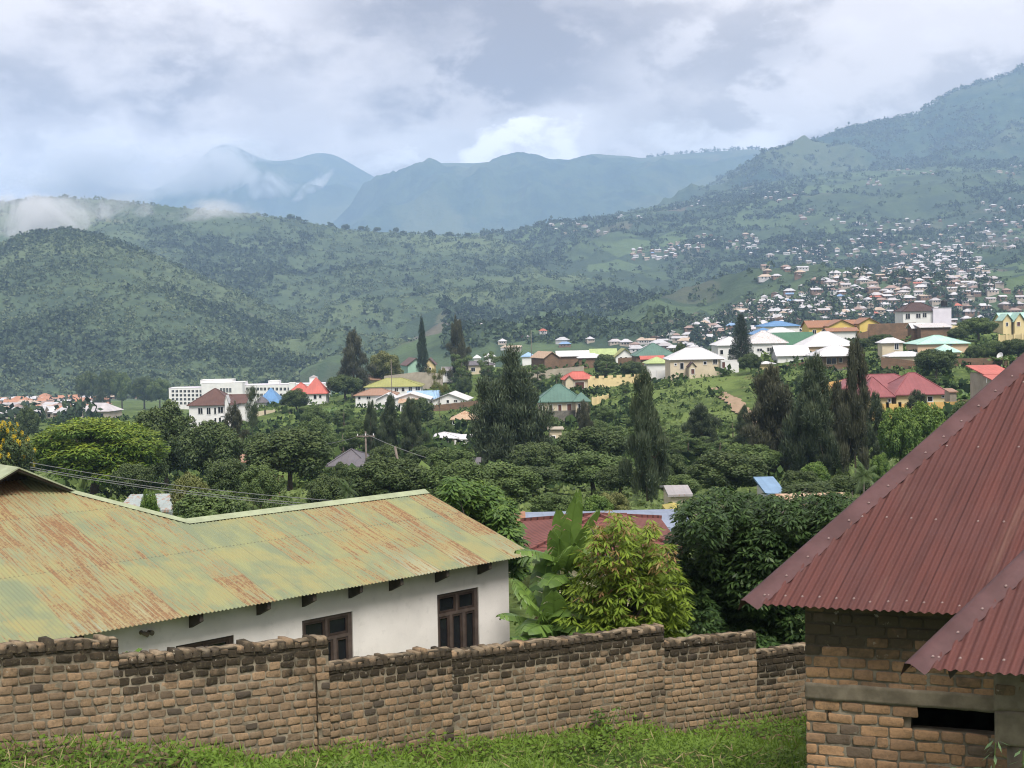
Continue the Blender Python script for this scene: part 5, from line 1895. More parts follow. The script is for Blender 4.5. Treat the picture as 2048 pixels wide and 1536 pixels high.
GL_MANGO = leaf_mat('young_mango_leaves', (.09, .15, .018), (.25, .33, .035), tip=(.17, .085, .04), hilite_tipfac=.0, transl=.35)
GL_MANGOR = leaf_mat('reddish_new_leaves', (.20, .11, .045), (.30, .22, .08), transl=.3)
GL_DLEAF = leaf_mat('glossy_dark_leaves', (.014, .030, .010), (.05, .095, .024), tip=(.12, .18, .05), hilite_tipfac=.5, transl=.2, rough=.5, spec=.22)
BARK = bark()
BARKP = bark('pale_bark', (.20, .17, .14))


def lobes_round(seed, n=26, flat=1.0, spread=.78, z0=.25, lr=(.16, .27), W=5.0, H=10.0):
    """lobes filling a rounded crown between z0*H and H, half width W"""
    r = np.random.default_rng(seed)
    zc = H * (1 + z0) / 2
    hz = H * (1 - z0) / 2
    out = []
    gi = math.pi * (3 - math.sqrt(5))
    for i in range(n):
        z = 1 - 1.75 * (i + .5) / n
        rr_ = math.sqrt(max(0, 1 - z * z))
        a = i * gi + r.uniform(-.4, .4)
        k = r.uniform(.72, 1.0) * spread
        rad = r.uniform(*lr)
        out.append((math.cos(a) * rr_ * k * W, math.sin(a) * rr_ * k * W, zc + z * k * hz, rad * W * 1.15, rad * W * 1.15, rad * hz * 1.3 * flat))
    out.append((0, 0, zc - hz * .1, W * .55, W * .55, hz * .55))
    return out


PROTO = {}


def proto(kind, var):
    """a template thing of unit size 10 m high, 10 m wide (parts kept in a list, not linked until used)"""
    key = (kind, var)
    if key in PROTO:
        return PROTO[key]
    sd = hash_seed = (sum(ord(ch) for ch in kind) * 7 + var * 131) % 10007
    r = np.random.default_rng(sd)
    parts = []
    if kind in ('round', 'roundmid', 'bright', 'olive'):
        mat = {'round': GL_DARK, 'roundmid': GL_MID, 'bright': GL_BRIGHT, 'olive': GL_OLIVE}[kind]
        lb = lobes_round(sd, n=30 + 3 * var, z0=.12 + .05 * (var % 3))
        parts.append(crown('crown', lb, 17000, .40, .22, mat, sd, shell=.6))
        parts.append(trunk_mesh('trunk', 7, .28, [np.array(l[:3]) * .95 for l in lb[:8]], BARK, None, sd))
    elif kind == 'acacia':
        lb = []
        for q in lobes_round(sd, n=46, z0=.08, lr=(.16, .25)):
            lb.append((q[0], q[1], q[2], q[3] * 1.1, q[4] * 1.1, q[5] * .6))
        parts.append(crown('crown', lb, 34000, .36, .12, GL_ACACIA, sd, up=.8, jit=.5, shell=.5, axis='out', droop=.1))
        parts.append(trunk_mesh('trunk', 6, .3, [np.array(l[:3]) for l in lb[:14]], BARK, None, sd, fork=.2))
    elif kind == 'layered':
        lb = []
        for i in range(30):
            a = r.uniform(0, 6.283)
            h = i / 30
            k = (.35 + .65 * math.sin(math.pi * min(1, .25 + .75 * (1 - h)))) * r.uniform(.4, .95)
            lb.append((math.cos(a) * k * 4.2, math.sin(a) * k * 4.2, 2.0 + h * 7.6, r.uniform(.9, 1.6) * (1.2 - .5 * h), r.uniform(.9, 1.6) * (1.2 - .5 * h), r.uniform(.3, .5)))
        parts.append(crown('crown', lb, 9000, .42, .16, GL_MID, sd, up=.9, jit=.5, shell=.4, axis='out', droop=.15))
        parts.append(trunk_mesh('trunk', 9, .22, [np.array(l[:3]) for l in lb[:12]], BARK, None, sd))
    elif kind in ('column', 'columnb'):
        # feathery casuarina: many upswept sprays round a long stem
        lb = []
        n = 40
        for i in range(n):
            h = (i + .5) / n
            env = (math.sin(math.pi * (h * .82 + .14)) ** .6) * (1.0 - .42 * h) * 1.15 * r.uniform(.62, 1.2)
            a = i * 2.4 + r.uniform(-.5, .5)
            k = r.uniform(.3, .95) * env
            lb.append((math.cos(a) * k * 4.6, math.sin(a) * k * 4.2, .9 + h * 8.7, 1.15 * env + .22, 1.15 * env + .22, r.uniform(.55, 1.2)))
        parts.append(crown('crown', lb, 22000, .60, .09, GL_CASU if kind == 'column' else GL_CASUB, sd, up=0, jit=.9, shell=.2, axis='up', lobevar=.75))
        parts.append(trunk_mesh('trunk', 9.3, .2, [np.array(l[:3]) for l in lb[:18:2]], BARK, None, sd))
    elif kind == 'broadcasu':
        lb = []
        leaders = [(-.2, .1, 10.0), (-2.6, .4, 7.6), (-3.6, -.4, 5.6), (2.0, .5, 7.2), (3.4, -.3, 5.2), (1.0, -1.4, 8.3), (-1.4, -1.5, 7.2), (.4, 2.2, 7.5)]
        for (lx, ly, lh) in leaders:
            m_ = int(16 * lh / 8)
            for i in range(m_):
                h = (i + .5) / m_
                env = (1 - .75 * h) * 1.25
                a = r.uniform(0, 6.283)
                lb.append((lx * (.5 + .5 * h) + math.cos(a) * env * .9, ly + math.sin(a) * env * .9, .6 + h * (lh - .8), .75 + env * .55, .75 + env * .55, r.uniform(.55, .95)))
        parts.append(crown('crown', lb, 46000, .50, .08, GL_CASU, sd, up=0, jit=.9, shell=.25, axis='up'))
        parts.append(trunk_mesh('trunk', 9, .3, [(l[0] * .8, l[1] * .8, l[2] * .8) for l in leaders], BARK, None, sd, fork=0))
    elif kind == 'pine':
        lb = []
        for i in range(15):
            h = i / 15
            R_ = 4.6 * (1 - h) ** .8 + .35
            nb = 7
            for k in range(nb):
                a = k * 2 * math.pi / nb + i * .5 + r.uniform(-.2, .2)
                for q in (.35, .65, .92):
                    lb.append((math.cos(a) * R_ * q, math.sin(a) * R_ * q, 1.2 + h * 8.6 + q * .5 * (1 - h) - .2, .55 * (1.1 - h * .6), .55 * (1.1 - h * .6), .24))
        parts.append(crown('crown', lb, 13000, .55, .10, GL_PINE, sd, up=.3, jit=.8, shell=.2, axis='out', droop=.0))
        parts.append(trunk_mesh('trunk', 9.8, .2, [np.array(l[:3]) for l in lb[2::9]][:14], BARK, None, sd))
    elif kind == 'cypress':
        lb = []
        for i in range(40):
            h = (i + .5) / 40
            env = (min(1, h * 3 + .35)) * (1 - h ** 2.2) ** .6
            a = i * 2.4
            k = r.uniform(.45, 1.0) * env
            lb.append((math.cos(a) * k * 3.6, math.sin(a) * k * 3.6, .4 + h * 9.3, 1.5 * env + .2, 1.5 * env + .2, .75))
        parts.append(crown('crown', lb, 9000, .5, .12, GL_PINE, sd, up=0, jit=.8, shell=.4, axis='up'))
        parts.append(trunk_mesh('trunk', 9, .15, [], BARK, None, sd))
    elif kind == 'bare':
        # tall naked stem with a thin open crown at the top
        lb = [(r.normal(0, 1.6), r.normal(0, 1.6), r.uniform(6.6, 9.7), .8, .8, .45) for _ in range(16)]
        parts.append(crown('crown', lb, 2600, .5, .09, GL_OLIVE, sd, up=0, jit=.9, shell=.1, axis='up'))
        parts.append(trunk_mesh('trunk', 9.5, .10, [np.array(l[:3]) for l in lb[:9]], BARK, None, sd, fork=.9))
    elif kind == 'lollipop':
        lb = [(r.normal(0, 1.6), r.normal(0, 1.6), r.uniform(5.0, 9.6), 1.7, 1.7, .8) for _ in range(26)]
        parts.append(crown('crown', lb, 5500, .5, .10, GL_CASU, sd, up=0, jit=.9, shell=.2, axis='up'))
        parts.append(trunk_mesh('trunk', 9.0, .12, [], BARK, None, sd))
    elif kind == 'flower':
        lb = lobes_round(sd, n=26, z0=.12)
        parts.append(crown('crown', lb, 8000, .42, .24, GL_DARK, sd, shell=.62))
        r2 = np.random.default_rng(3)
        fl = []
        for i in range(110):
            q = lb[r2.integers(len(lb))]
            dd = r2.normal(size=3)
            dd[2] = abs(dd[2]) + .3
            dd /= np.linalg.norm(dd)
            p = np.array(q[:3]) + dd * np.array(q[3:6]) * 1.05
            fl.append((*p, .26, .26, .34))
        parts.append(crown('blossom', fl, 5200, .16, .12, GL_YEL, 9, shell=.5))
        parts.append(trunk_mesh('trunk', 7, .28, [np.array(l[:3]) * .95 for l in lb[:8]], BARK, None, sd))
    elif kind == 'palm':
        b = MB()
        for k in range(15):
            a = k * 2.4
            el = .95 - .75 * (k / 15) * 1.4
            V_, pr_ = [], None
            tip = []
            for i in range(7):
                t = i / 6
                rr_ = 4.4 * t
                z = 7.2 + math.sin(el) * rr_ * 1.0 - 2.2 * t * t * (1.2 - el * .5)
                tip.append(np.array([math.cos(a) * rr_ * math.cos(el * .7), math.sin(a) * rr_ * math.cos(el * .7), z]))
            side = np.array([-math.sin(a), math.cos(a), 0])
            for i in range(6):
                for q in range(4):
                    t = (i + q / 4) / 6
                    p = tip[i] * (1 - q / 4) + tip[i + 1] * (q / 4)
                    f = (tip[i + 1] - tip[i]); f = f / np.linalg.norm(f)
                    ll = 1.5 * math.sin(math.pi * min(1, t * .85 + .15)) + .15
                    for s in (-1, 1):
                        e = p + side * s * ll * .75 + f * ll * .45 + np.array([0, 0, -.35 * ll])
                        b.add([p, p + f * .16, e], [(0, 1, 2)])
        ob = b.build('crown', GL_MID, None)
        ob.data.attributes.new('v', 'FLOAT', 'POINT').data.foreach_set('value', np.random.default_rng(1).random(len(ob.data.vertices)).astype(np.float32))
        parts.append(ob)
        t_ = MB()
        t_.tube([(0, 0, -.4), (.15, 0, 3), (0, 0, 7.3)], [.34, .24, .18], 8)
        parts.append(t_.build('trunk', BARKP, None, smooth=True))
    elif kind == 'bananaclump':
        Vs, Fs = [], []
        vv = []
        rb = np.random.default_rng(5 + var)
        for s in range(7):
            bx_, by_ = rb.normal(0, 2.2, 2)
            for k in range(8):
                a = rb.uniform(0, 6.283)
                ln = rb.uniform(3.5, 5.0)
                el = rb.uniform(.5, 1.3)
                side = np.array([-math.sin(a), math.cos(a), 0])
                prev = None
                for i in range(6):
                    t = i / 5
                    rr_ = ln * t
                    p = np.array([bx_ + math.cos(a) * rr_ * math.cos(el), by_ + math.sin(a) * rr_ * math.cos(el), 4.0 + math.sin(el) * rr_ * 1.15 - 2.4 * t * t * (1.5 - el * .6)])
                    wdt = .62 * math.sin(math.pi * min(.98, t * .9 + .08))
                    row = [p - side * wdt + [0, 0, -.15], p + [0, 0, .05], p + side * wdt + [0, 0, -.15]]
                    Vs += row
                    n0 = len(Vs)
                    vv += [rb.random()] * 3
                    if prev is not None:
                        Fs += [(n0 - 6, n0 - 5, n0 - 2, n0 - 3), (n0 - 5, n0 - 4, n0 - 1, n0 - 2)]
                    prev = row
        parts.append(build('leaves', np.array(Vs), np.array(Fs), GL_BAN, None, smooth=True, attrs={'v': np.array(vv)}))
        t_ = MB()
        for s in range(5):
            x, y = rb.normal(0, 1.6, 2)
            t_.tube([(x, y, -.3), (x, y, 4.2)], [.35, .22], 7)
        parts.append(t_.build('stems', simple_mat('banana_stem', (.12, .13, .05), .8, .3, 2), None, smooth=True))
    PROTO[key] = parts
    for o in parts:
        COL.objects.unlink(o)
    return parts


NAMES = {'round': ('tree', 'tree'), 'roundmid': ('tree', 'tree'), 'bright': ('tree', 'tree'), 'olive': ('tree', 'tree'), 'acacia': ('acacia_tree', 'tree'),
         'layered': ('tree', 'tree'), 'column': ('casuarina_tree', 'tree'), 'columnb': ('casuarina_tree', 'tree'), 'broadcasu': ('casuarina_tree', 'tree'),
         'pine': ('pine_tree', 'tree'), 'cypress': ('cypress_tree', 'tree'), 'bare': ('tree', 'tree'), 'lollipop': ('cypress_tree', 'tree'), 'flower': ('flowering_tree', 'tree'),
         'palm': ('palm_tree', 'palm'), 'bananaclump': ('banana_plant', 'banana plants')}
_vc = {}


def tree(kind, px0, px1, top, Y, label, group=None, var=None, base=None, rz=None, dz=.97):
    k = _vc[kind] = _vc.get(kind, -1) + 1
    nvar = {'round': 4, 'roundmid': 4, 'bright': 3, 'column': 3, 'layered': 3, 'olive': 2, 'columnb': 2}.get(kind, 1)
    parts = proto(kind, (k if var is None else var) % nvar)
    pc = (px0 + px1) / 2
    X = float(ray(pc, top)[0] * Y)
    zt_ = float(zat(pc, top, Y))
    zg = float(gz(X, Y)) if base is None else float(zat(pc, base, Y))
    H = max(zt_ - zg, 1.0)
    wdt = (px1 - px0) / FPX * Y
    nm, cat = NAMES[kind]
    h = empty(nm, (X, Y, zg), label, cat, group, rz=(k * 1.7) % 6.28 if rz is None else rz)
    for o in parts:
        c = o.copy()
        c.parent = h
        COL.objects.link(c)
    wide = {'round': 8.6, 'roundmid': 8.6, 'bright': 8.8, 'olive': 9.0, 'acacia': 9.2, 'layered': 8.8}.get(kind, 7.6 if kind in ('column', 'columnb') else (8.6 if kind == 'broadcasu' else 9.6))
    h.scale = (wdt / wide, wdt / wide, H / 9.8)
    return h


# ---- named trees, left to right
tree('flower', -60, 62, 836, 108, 'dark tree covered in yellow blossom at the left edge')
tree('acacia', 46, 325, 820, 118, 'spreading feathery yellow-green tree behind the rusted roof')
tree('round', 262, 392, 806, 150, 'huge dark dense tree right of the feathery yellow-green tree')
tree('round', 355, 484, 838, 142, 'dark dense tree joined to the right side of the huge dark tree')
tree('round', 490, 664, 858, 116, 'broad dark round tree before the slate grey roof')
tree('round', 410, 500, 918, 95, 'dark shrubby tree under the power lines')
tree('olive', 338, 428, 948, 62, 'light olive pointed tree above the rusted roof valley')
tree('roundmid', 330, 505, 982, 56, 'rounded mid-green bush tree right behind the rusted roof valley')
tree('roundmid', 520, 612, 988, 56, 'small green bush before the pink house')
tree('bright', 275, 318, 978, 60, 'sprig-like small tree standing before the pale mint roof')
tree('lollipop', 484, 522, 775, 205, 'slim dark cypress on a tall bare trunk left of centre')
tree('columnb', 440, 492, 815, 190, 'ragged brownish casuarina beside the white three-storey house')
tree('round', 563, 620, 778, 372, 'small round dark tree before the coral red roofs')
tree('round', 655, 722, 748, 405, 'dark round tree left of the stained off-white roof')
tree('columnb', 672, 738, 668, 418, 'big dark conical tree left of the yellow-topped tree')
tree('olive', 735, 806, 702, 428, 'dark tree with yellowish crown on the knoll')
tree('cypress', 828, 858, 638, 428, 'thin dark cypress leftmost of the two tall knoll cypresses')
tree('columnb', 894, 934, 642, 424, 'fuller brownish cypress rightmost of the two tall knoll cypresses')
tree('layered', 896, 948, 706, 400, 'flat-topped tree under the brownish knoll cypress')
tree('layered', 952, 1000, 702, 400, 'loose layered tree before the knoll house with tall openings')
tree('layered', 985, 1035, 712, 395, 'loose dark tree left of the retaining wall')
tree('bare', 848, 908, 742, 262, 'thin tree with very tall bare trunk and sparse crown')
tree('round', 804, 866, 795, 300, 'round dark green tree under the white gabled houses')
tree('round', 912, 944, 752, 390, 'small round tree on a pale trunk below the knoll')
tree('column', 722, 760, 808, 182, 'dark casuarina leftmost of the trio behind the utility pole')
tree('column', 756, 802, 795, 186, 'dark casuarina middle of the trio behind the utility pole')
tree('column', 798, 846, 802, 184, 'dark casuarina rightmost of the trio behind the utility pole')
tree('broadcasu', 938, 1104, 706, 152, 'great dark spreading conifer in the centre of the valley')
tree('column', 1252, 1330, 752, 98, 'very tall dark column tree right of centre')
tree('columnb', 1490, 1596, 742, 132, 'ragged dark casuarina leftmost of the big right-hand group')
tree('column', 1575, 1680, 722, 126, 'broad dark casuarina in the middle of the big right-hand group')
tree('columnb', 1676, 1742, 690, 120, 'tall grey-green casuarina in front of the maroon-roofed bungalow')
tree('column', 1722, 1782, 792, 140, 'shorter dark casuarina right behind the tall grey-green casuarina')
tree('pine', 1456, 1508, 626, 346, 'single dark pine standing among the white villas')
tree('round', 1478, 1524, 706, 318, 'dark round tree on a short trunk below the single pine')
tree('round', 1832, 1912, 696, 268, 'large round dark tree splitting the brick boundary wall')
tree('column', 1808, 1864, 784, 178, 'small dark cypress before the maroon-roofed bungalow')
tree('bright', 1756, 1842, 812, 112, 'bright green tree beside the maroon hip, left lobe')
tree('bright', 1806, 1898, 806, 116, 'bright green tree beside the maroon hip, taller right one')
tree('round', 1735, 1790, 668, 352, 'dark tree left of the narrow beige block')
tree('round', 1700, 1742, 676, 350, 'dark low tree under the tall brick wall')
tree('round', 1895, 1935, 655, 365, 'dark low tree right of the long brick shed')
tree('roundmid', 1920, 1992, 636, 372, 'green tree group on the brow left of the mint-roofed building')
tree('roundmid', 1962, 2010, 682, 300, 'round green tree at the brow above the right brick wall')
tree('round', 2002, 2070, 676, 296, 'dark tree at the right edge above the brick wall')
tree('round', 1930, 1966, 690, 298, 'dark shrub tree right of the small mint annexe')
tree('layered', 1190, 1236, 722, 385, 'dark feathery tree above the pinkish red roof')
tree('round', 1186, 1232, 708, 392, 'dark dense tree on the knoll right of the joined white roofs')
tree('round', 1240, 1290, 722, 365, 'round green tree behind the crenellated wall')
tree('round', 1352, 1372, 683, 392, 'small dark tree between the teal pyramid and the cream villa')
tree('palm', 1092, 1132, 742, 350, 'small palm left of the pinkish red roof')
tree('layered', 1050, 1100, 728, 370, 'loose green tree left of the palm')
tree('bananaclump', 640, 700, 803, 345, 'banana clump on the slope below the dark round tree')
tree('bananaclump', 1905, 1965, 760, 215, 'banana clump right of the maroon-roofed bungalow')
tree('bananaclump', 1980, 2040, 700, 280, 'banana clump above the right brick wall')
tree('bananaclump', 1325, 1400, 925, 140, 'bright banana patch between the column tree and the casuarinas')
tree('palm', 1690, 1765, 915, 70, 'upright pale palm fronds left of the maroon hip')
tree('palm', 668, 720, 948, 72, 'little palm above the rusted roof')
tree('columnb', 1148, 1186, 806, 200, 'thin grey tree below the teal-roofed villa')
tree('columnb', 1508, 1560, 752, 165, 'pointed dark tree behind the left of the big casuarina group')
tree('column', 1365, 1440, 812, 175, 'dark layered conifer on the scrubby slope')
tree('column', 1468, 1508, 815, 172, 'slim dark conifer right of the layered conifer')
tree('column', 188, 212, 776, 760, 'thin dark cypress in the left town by the green field')

# ---- the gardens between: every tree its own object
LAND = [(90, 'the yellow blossoms'), (180, 'the feathery tree'), (430, 'the three-storey house'), (540, 'the cream piered wall'), (620, 'the coral roofs'), (695, 'the slate grey roof'),
        (790, 'the utility poles'), (900, 'the veranda house'), (1010, 'the great conifer'), (1130, 'the teal villa'), (1210, 'the crenellated wall'), (1290, 'the tall column tree'),
        (1400, 'the scrubby slope'), (1480, 'the single pine'), (1560, 'the blue sheet roof'), (1640, 'the casuarina group'), (1720, 'the grey casuarina'), (1820, 'the maroon bungalow'), (1950, 'the brick boundary wall')]
_used = {}


def autolabel(px, top, wd_, adj):
    nm = min(LAND, key=lambda q: abs(q[0] - px))
    side = 'left of' if px < nm[0] - 12 else ('right of' if px > nm[0] + 12 else 'below')
    size = 'small' if wd_ < 60 else ('broad' if wd_ > 120 else 'middle-sized')
    lev = 'high up' if top < 850 else ('mid-slope' if top < 930 else 'low down')
    base = f'{size} {adj} {side} {nm[1]}, {lev}'
    k = _used[base] = _used.get(base, 0) + 1
    if k > 1:
        base += ', ' + ['', 'farther one', 'third one', 'fourth one', 'fifth one', 'last one'][min(k - 1, 5)]
    return base


FILL = [  # kind, px0, px1, top, Y
    ('column', 1535, 1622, 800, 138), ('columnb', 1640, 1705, 770, 134), ('round', 1590, 1700, 885, 128), ('round', 262, 330, 880, 135), ('roundmid', 480, 560, 930, 90), ('round', 610, 700, 950, 80),
    ('round', 1112, 1252, 850, 142), ('round', 1016, 1130, 884, 128), ('roundmid', 1108, 1262, 903, 112), ('round', 1378, 1532, 902, 106), ('roundmid', 1440, 1560, 890, 125),
    ('round', 690, 850, 912, 86), ('roundmid', 845, 985, 925, 84), ('roundmid', 925, 1082, 928, 88), ('bright', 872, 1032, 965, 60), ('round', 985, 1120, 930, 108),
    ('bright', 1150, 1230, 990, 66), ('roundmid', 1060, 1150, 985, 72), ('round', 1190, 1290, 930, 105), ('layered', 1330, 1420, 868, 160), ('layered', 1400, 1480, 880, 150),
    ('layered', 1200, 1275, 850, 165), ('layered', 1290, 1370, 850, 172), ('roundmid', 1320, 1400, 950, 100), ('round', 1300, 1372, 905, 120), ('layered', 640, 730, 862, 175),
    ('roundmid', 590, 668, 838, 215), ('layered', 560, 640, 858, 200), ('roundmid', 690, 745, 838, 225), ('roundmid', 850, 950, 895, 128), ('round', 800, 900, 892, 150),
    ('roundmid', 600, 660, 812, 290), ('layered', 660, 716, 815, 280), ('layered', 716, 760, 832, 240), ('roundmid', 480, 540, 866, 205), ('round', 540, 600, 850, 225),
    ('bright', 1600, 1660, 925, 100), ('bright', 1740, 1780, 905, 105), ('round', 1650, 1740, 950, 88), ('round', 1560, 1640, 940, 95), ('roundmid', 1530, 1600, 880, 150),
    ('layered', 1430, 1500, 840, 185), ('layered', 1245, 1300, 820, 200), ('roundmid', 1170, 1220, 838, 205), ('round', 655, 712, 925, 98), ('round', 740, 800, 885, 150),
    ('roundmid', 150, 240, 990, 70), ('round', 225, 300, 925, 100), ('round', -30, 60, 900, 120), ('round', 30, 75, 812, 330), ('roundmid', 420, 470, 870, 190), ('roundmid', 1900, 1960, 800, 150),
    ('roundmid', 1075, 1120, 830, 235), ('roundmid', 1185, 1230, 812, 245), ('round', 1015, 1075, 800, 250), ('layered', 930, 985, 840, 230), ('roundmid', 850, 905, 840, 262),
    ('round', 995, 1050, 745, 350), ('roundmid', 1640, 1720, 985, 55), ('roundmid', 1400, 1500, 985, 62), ('round', 1560, 1680, 965, 80), ('olive', 1180, 1260, 985, 70),
    ('layered', 1845, 1900, 770, 262), ('layered', 1940, 1990, 745, 262), ('roundmid', 1995, 2050, 742, 262), ('round', 1760, 1800, 738, 262), ('roundmid', 1590, 1640, 745, 262), ('layered', 1240, 1262, 760, 300),
    ('round', 150, 196, 740, 900), ('round', 196, 240, 738, 905), ('roundmid', 222, 262, 745, 900), ('round', 262, 312, 752, 880), ('roundmid', 296, 340, 756, 860), ('round', 100, 150, 742, 1250), ('round', 60, 105, 748, 1300),
]
adjs = {'round': 'dark tree', 'roundmid': 'leafy green tree', 'bright': 'bright green tree', 'layered': 'open layered tree', 'olive': 'olive tree', 'column': 'dark casuarina', 'columnb': 'brownish casuarina'}
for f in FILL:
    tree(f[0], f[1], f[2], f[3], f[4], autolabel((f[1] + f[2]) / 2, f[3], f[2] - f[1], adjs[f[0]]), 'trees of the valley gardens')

# ---- foreground plants ---------------------------------------------------------
rg = np.random.default_rng(11)


def banana_leaf(b, base, az, el, ln, wdt, droop, vcol, rip=.4, seg=15):
    """one arching blade with a midrib fold and torn edges"""
    r = rg
    side = np.array([-math.sin(az), math.cos(az), 0])
    f = np.array([math.cos(az), math.sin(az), 0])
    V, F, A = b
    pts = []
    for i in range(seg + 1):
        t = i / seg
        hx = ln * t * math.cos(el) + ln * .10 * t * t
        hz = ln * t * math.sin(el) - droop * ln * t * t
        pts.append(np.array(base) + f * hx + np.array([0, 0, hz]))
    prev = None
    for i in range(seg):
        t0, t1 = i / seg, (i + 1) / seg
        if t0 < .12:
            w0 = w1 = .035
        else:
            w0 = wdt * math.sin(math.pi * min(.97, .12 + t0 * .85)) ** .6
            w1 = wdt * math.sin(math.pi * min(.985, .12 + t1 * .85)) ** .6
        for s in (-1, 1):
            # each strip is its own quad pair; some hang lower (torn)
            tear = r.random() < rip
            hang = .2 + (.45 * r.random() if tear else .10 * r.random())
            gap = r.uniform(.72, .95) if tear else 1.0
            n0 = len(V)
            p0, p1 = pts[i], pts[i] * (1 - gap) + pts[i + 1] * gap
            back = (pts[i] - pts[i + 1]) * (-.35)
            V += [p0, p1, p1 + side * s * w1 * .55 + [0, 0, .03] + back, p0 + side * s * w0 * .55 + [0, 0, .03] + back,
                  p1 + side * s * w1 - np.array([0, 0, hang * w1]) + back * 1.6, p0 + side * s * w0 - np.array([0, 0, hang * w0]) + back * 1.6]
            F += [(n0, n0 + 1, n0 + 2, n0 + 3), (n0 + 3, n0 + 2, n0 + 4, n0 + 5)]
            c_ = min(1, max(0, vcol + r.normal(0, .16)))
            A += [c_] * 6
    # midrib
    n0 = len(V)
    for i in range(seg + 1):
        w_ = .018 * (1 - i / seg) + .004
        V += [pts[i] + side * w_ + [0, 0, .012], pts[i] - side * w_ + [0, 0, .012]]
        A += [1.25, 1.25]
    for i in range(seg):
        k = n0 + 2 * i
        F.append((k, k + 1, k + 3, k + 2))


def banana(px, py_base, Y, H, label, leaves, seed, dry=3):
    global rg
    rg = np.random.default_rng(seed)
    p = at(px, py_base, Y)
    zg = float(gz(p.x, Y))
    h = empty('banana_plant', (p.x, Y, zg), label, 'banana plant', 'banana plants behind the white house')
    st = MB()
    st.tube([(0, 0, -.3), (.04, 0, H * .5), (.02, 0, H)], [.15, .12, .07], 10)
    st.build('stem', simple_mat('banana_stem', (.12, .13, .05), .8, .3, 2), h, smooth=True)
    for (az, el, ln, w_, dr, vc) in leaves:
        if math.cos(math.radians(az)) < -.3:
            ln *= .66
        b = ([], [], [])
        banana_leaf(b, (0.02, 0, H - .15 + rg.uniform(-.2, .1)), math.radians(az), math.radians(el), ln, w_, dr, vc)
        build('leaf', np.array(b[0]), np.array(b[1]), GL_BAN, h, smooth=True, attrs={'v': np.array(b[2])})
    for k in range(dry):
        b = ([], [], [])
        banana_leaf(b, (0, 0, H * .8), rg.uniform(0, 6.28), math.radians(-20), 1.3, .12, .65, .5, rip=.9, seg=8)
        build('dry_leaf', np.array(b[0]), np.array(b[1]), GL_BAND, h, attrs={'v': np.array(b[2])})


# azimuth: 0 = right, 90 = away, 180 = left, 270 = towards us
banana(1130, 1300, 26.5, 2.9, 'tall banana plant with upright torn leaves before the clay tile roof',
       [(235, 76, 1.7, .25, .12, .95), (250, 84, 1.95, .22, .06, .9), (300, 80, 1.9, .24, .08, .8), (320, 68, 1.7, .24, .15, .9), (280, 55, 1.3, .32, .25, 1.0), (200, 40, 1.7, .27, .35, .6), (330, 35, 1.7, .27, .40, .7), (250, 30, 1.7, .34, .45, .45), (60, 45, 1.9, .3, .35, .3), (140, 30, 1.7, .3, .5, .35)], 3)
banana(1082, 1290, 26.0, 1.9, 'leafy banana plant right beside the white wall corner',
       [(150, 65, 1.7, .30, .25, .6), (210, 45, 1.7, .34, .38, .65), (300, 40, 2.0, .38, .42, .55), (350, 48, 2.1, .36, .35, .6), (260, 25, 1.5, .36, .5, .35), (80, 60, 1.7, .3, .2, .4), (20, 20, 1.7, .34, .45, .5)], 5)
banana(1112, 1300, 24.6, 1.3, 'low broad-leaved banana plant just behind the garden wall',
       [(200, 50, 1.7, .38, .35, .35), (250, 60, 1.5, .38, .25, .45), (330, 40, 1.8, .38, .40, .3), (20, 55, 1.7, .34, .3, .5), (170, 25, 1.6, .36, .45, .25), (290, 20, 1.5, .36, .5, .2)], 7, dry=4)
banana(1165, 1290, 27.5, 2.1, 'banana plant half behind the reddish-leaved mango',
       [(330, 50, 2.0, .34, .3, .55), (20, 40, 2.0, .34, .35, .5), (210, 55, 1.7, .3, .25, .8), (270, 45, 1.6, .34, .35, .75), (120, 60, 1.6, .3, .2, .4)], 9)
banana(1046, 1300, 25.0, .7, 'young banana shoot at the foot of the white wall corner',
       [(240, 70, 1.2, .25, .15, .4), (300, 55, 1.3, .28, .25, .45), (200, 50, 1.1, .25, .3, .35)], 13, dry=1)


banana(1106, 1300, 25.4, 1.7, 'banana plant with broad hanging leaves in the middle of the clump',
       [(300, 35, 1.8, .34, .5, .5), (240, 40, 1.8, .34, .45, .65), (340, 55, 1.9, .30, .25, .8), (200, 62, 1.7, .28, .2, .85), (270, 70, 1.4, .30, .15, .95), (20, 40, 1.7, .3, .4, .4)], 17)
banana(1195, 1300, 26.8, 1.5, 'banana plant leaning out from the left side of the mango tree',
       [(190, 45, 1.8, .32, .35, .7), (230, 60, 1.6, .30, .25, .85), (160, 60, 1.8, .28, .2, .6), (280, 40, 1.6, .32, .4, .5)], 19, dry=2)


def rosettes(P, r, nl, l, w, spread=.9, droop=.35, upn=.5):
    """drooping leaf whorls at points P"""
    n = len(P)
    az = r.uniform(0, 2 * math.pi, (n, nl)) 
    az = (np.arange(nl)[None] * 2 * math.pi / nl) + r.uniform(0, 6.28, (n, 1)) + r.normal(0, .25, (n, nl))
    el = r.normal(-droop, .35, (n, nl))
    A = np.stack([np.cos(az) * np.cos(el), np.sin(az) * np.cos(el), np.sin(el)], -1).reshape(-1, 3)
    N = np.stack([np.cos(az) * .5, np.sin(az) * .5, np.ones_like(az) * 1.0], -1).reshape(-1, 3) + r.normal(0, .25, (n * nl, 3))
    PP = np.repeat(P, nl, 0) + A * .03
    return leaf_quads(PP, N, l, w, r, A)


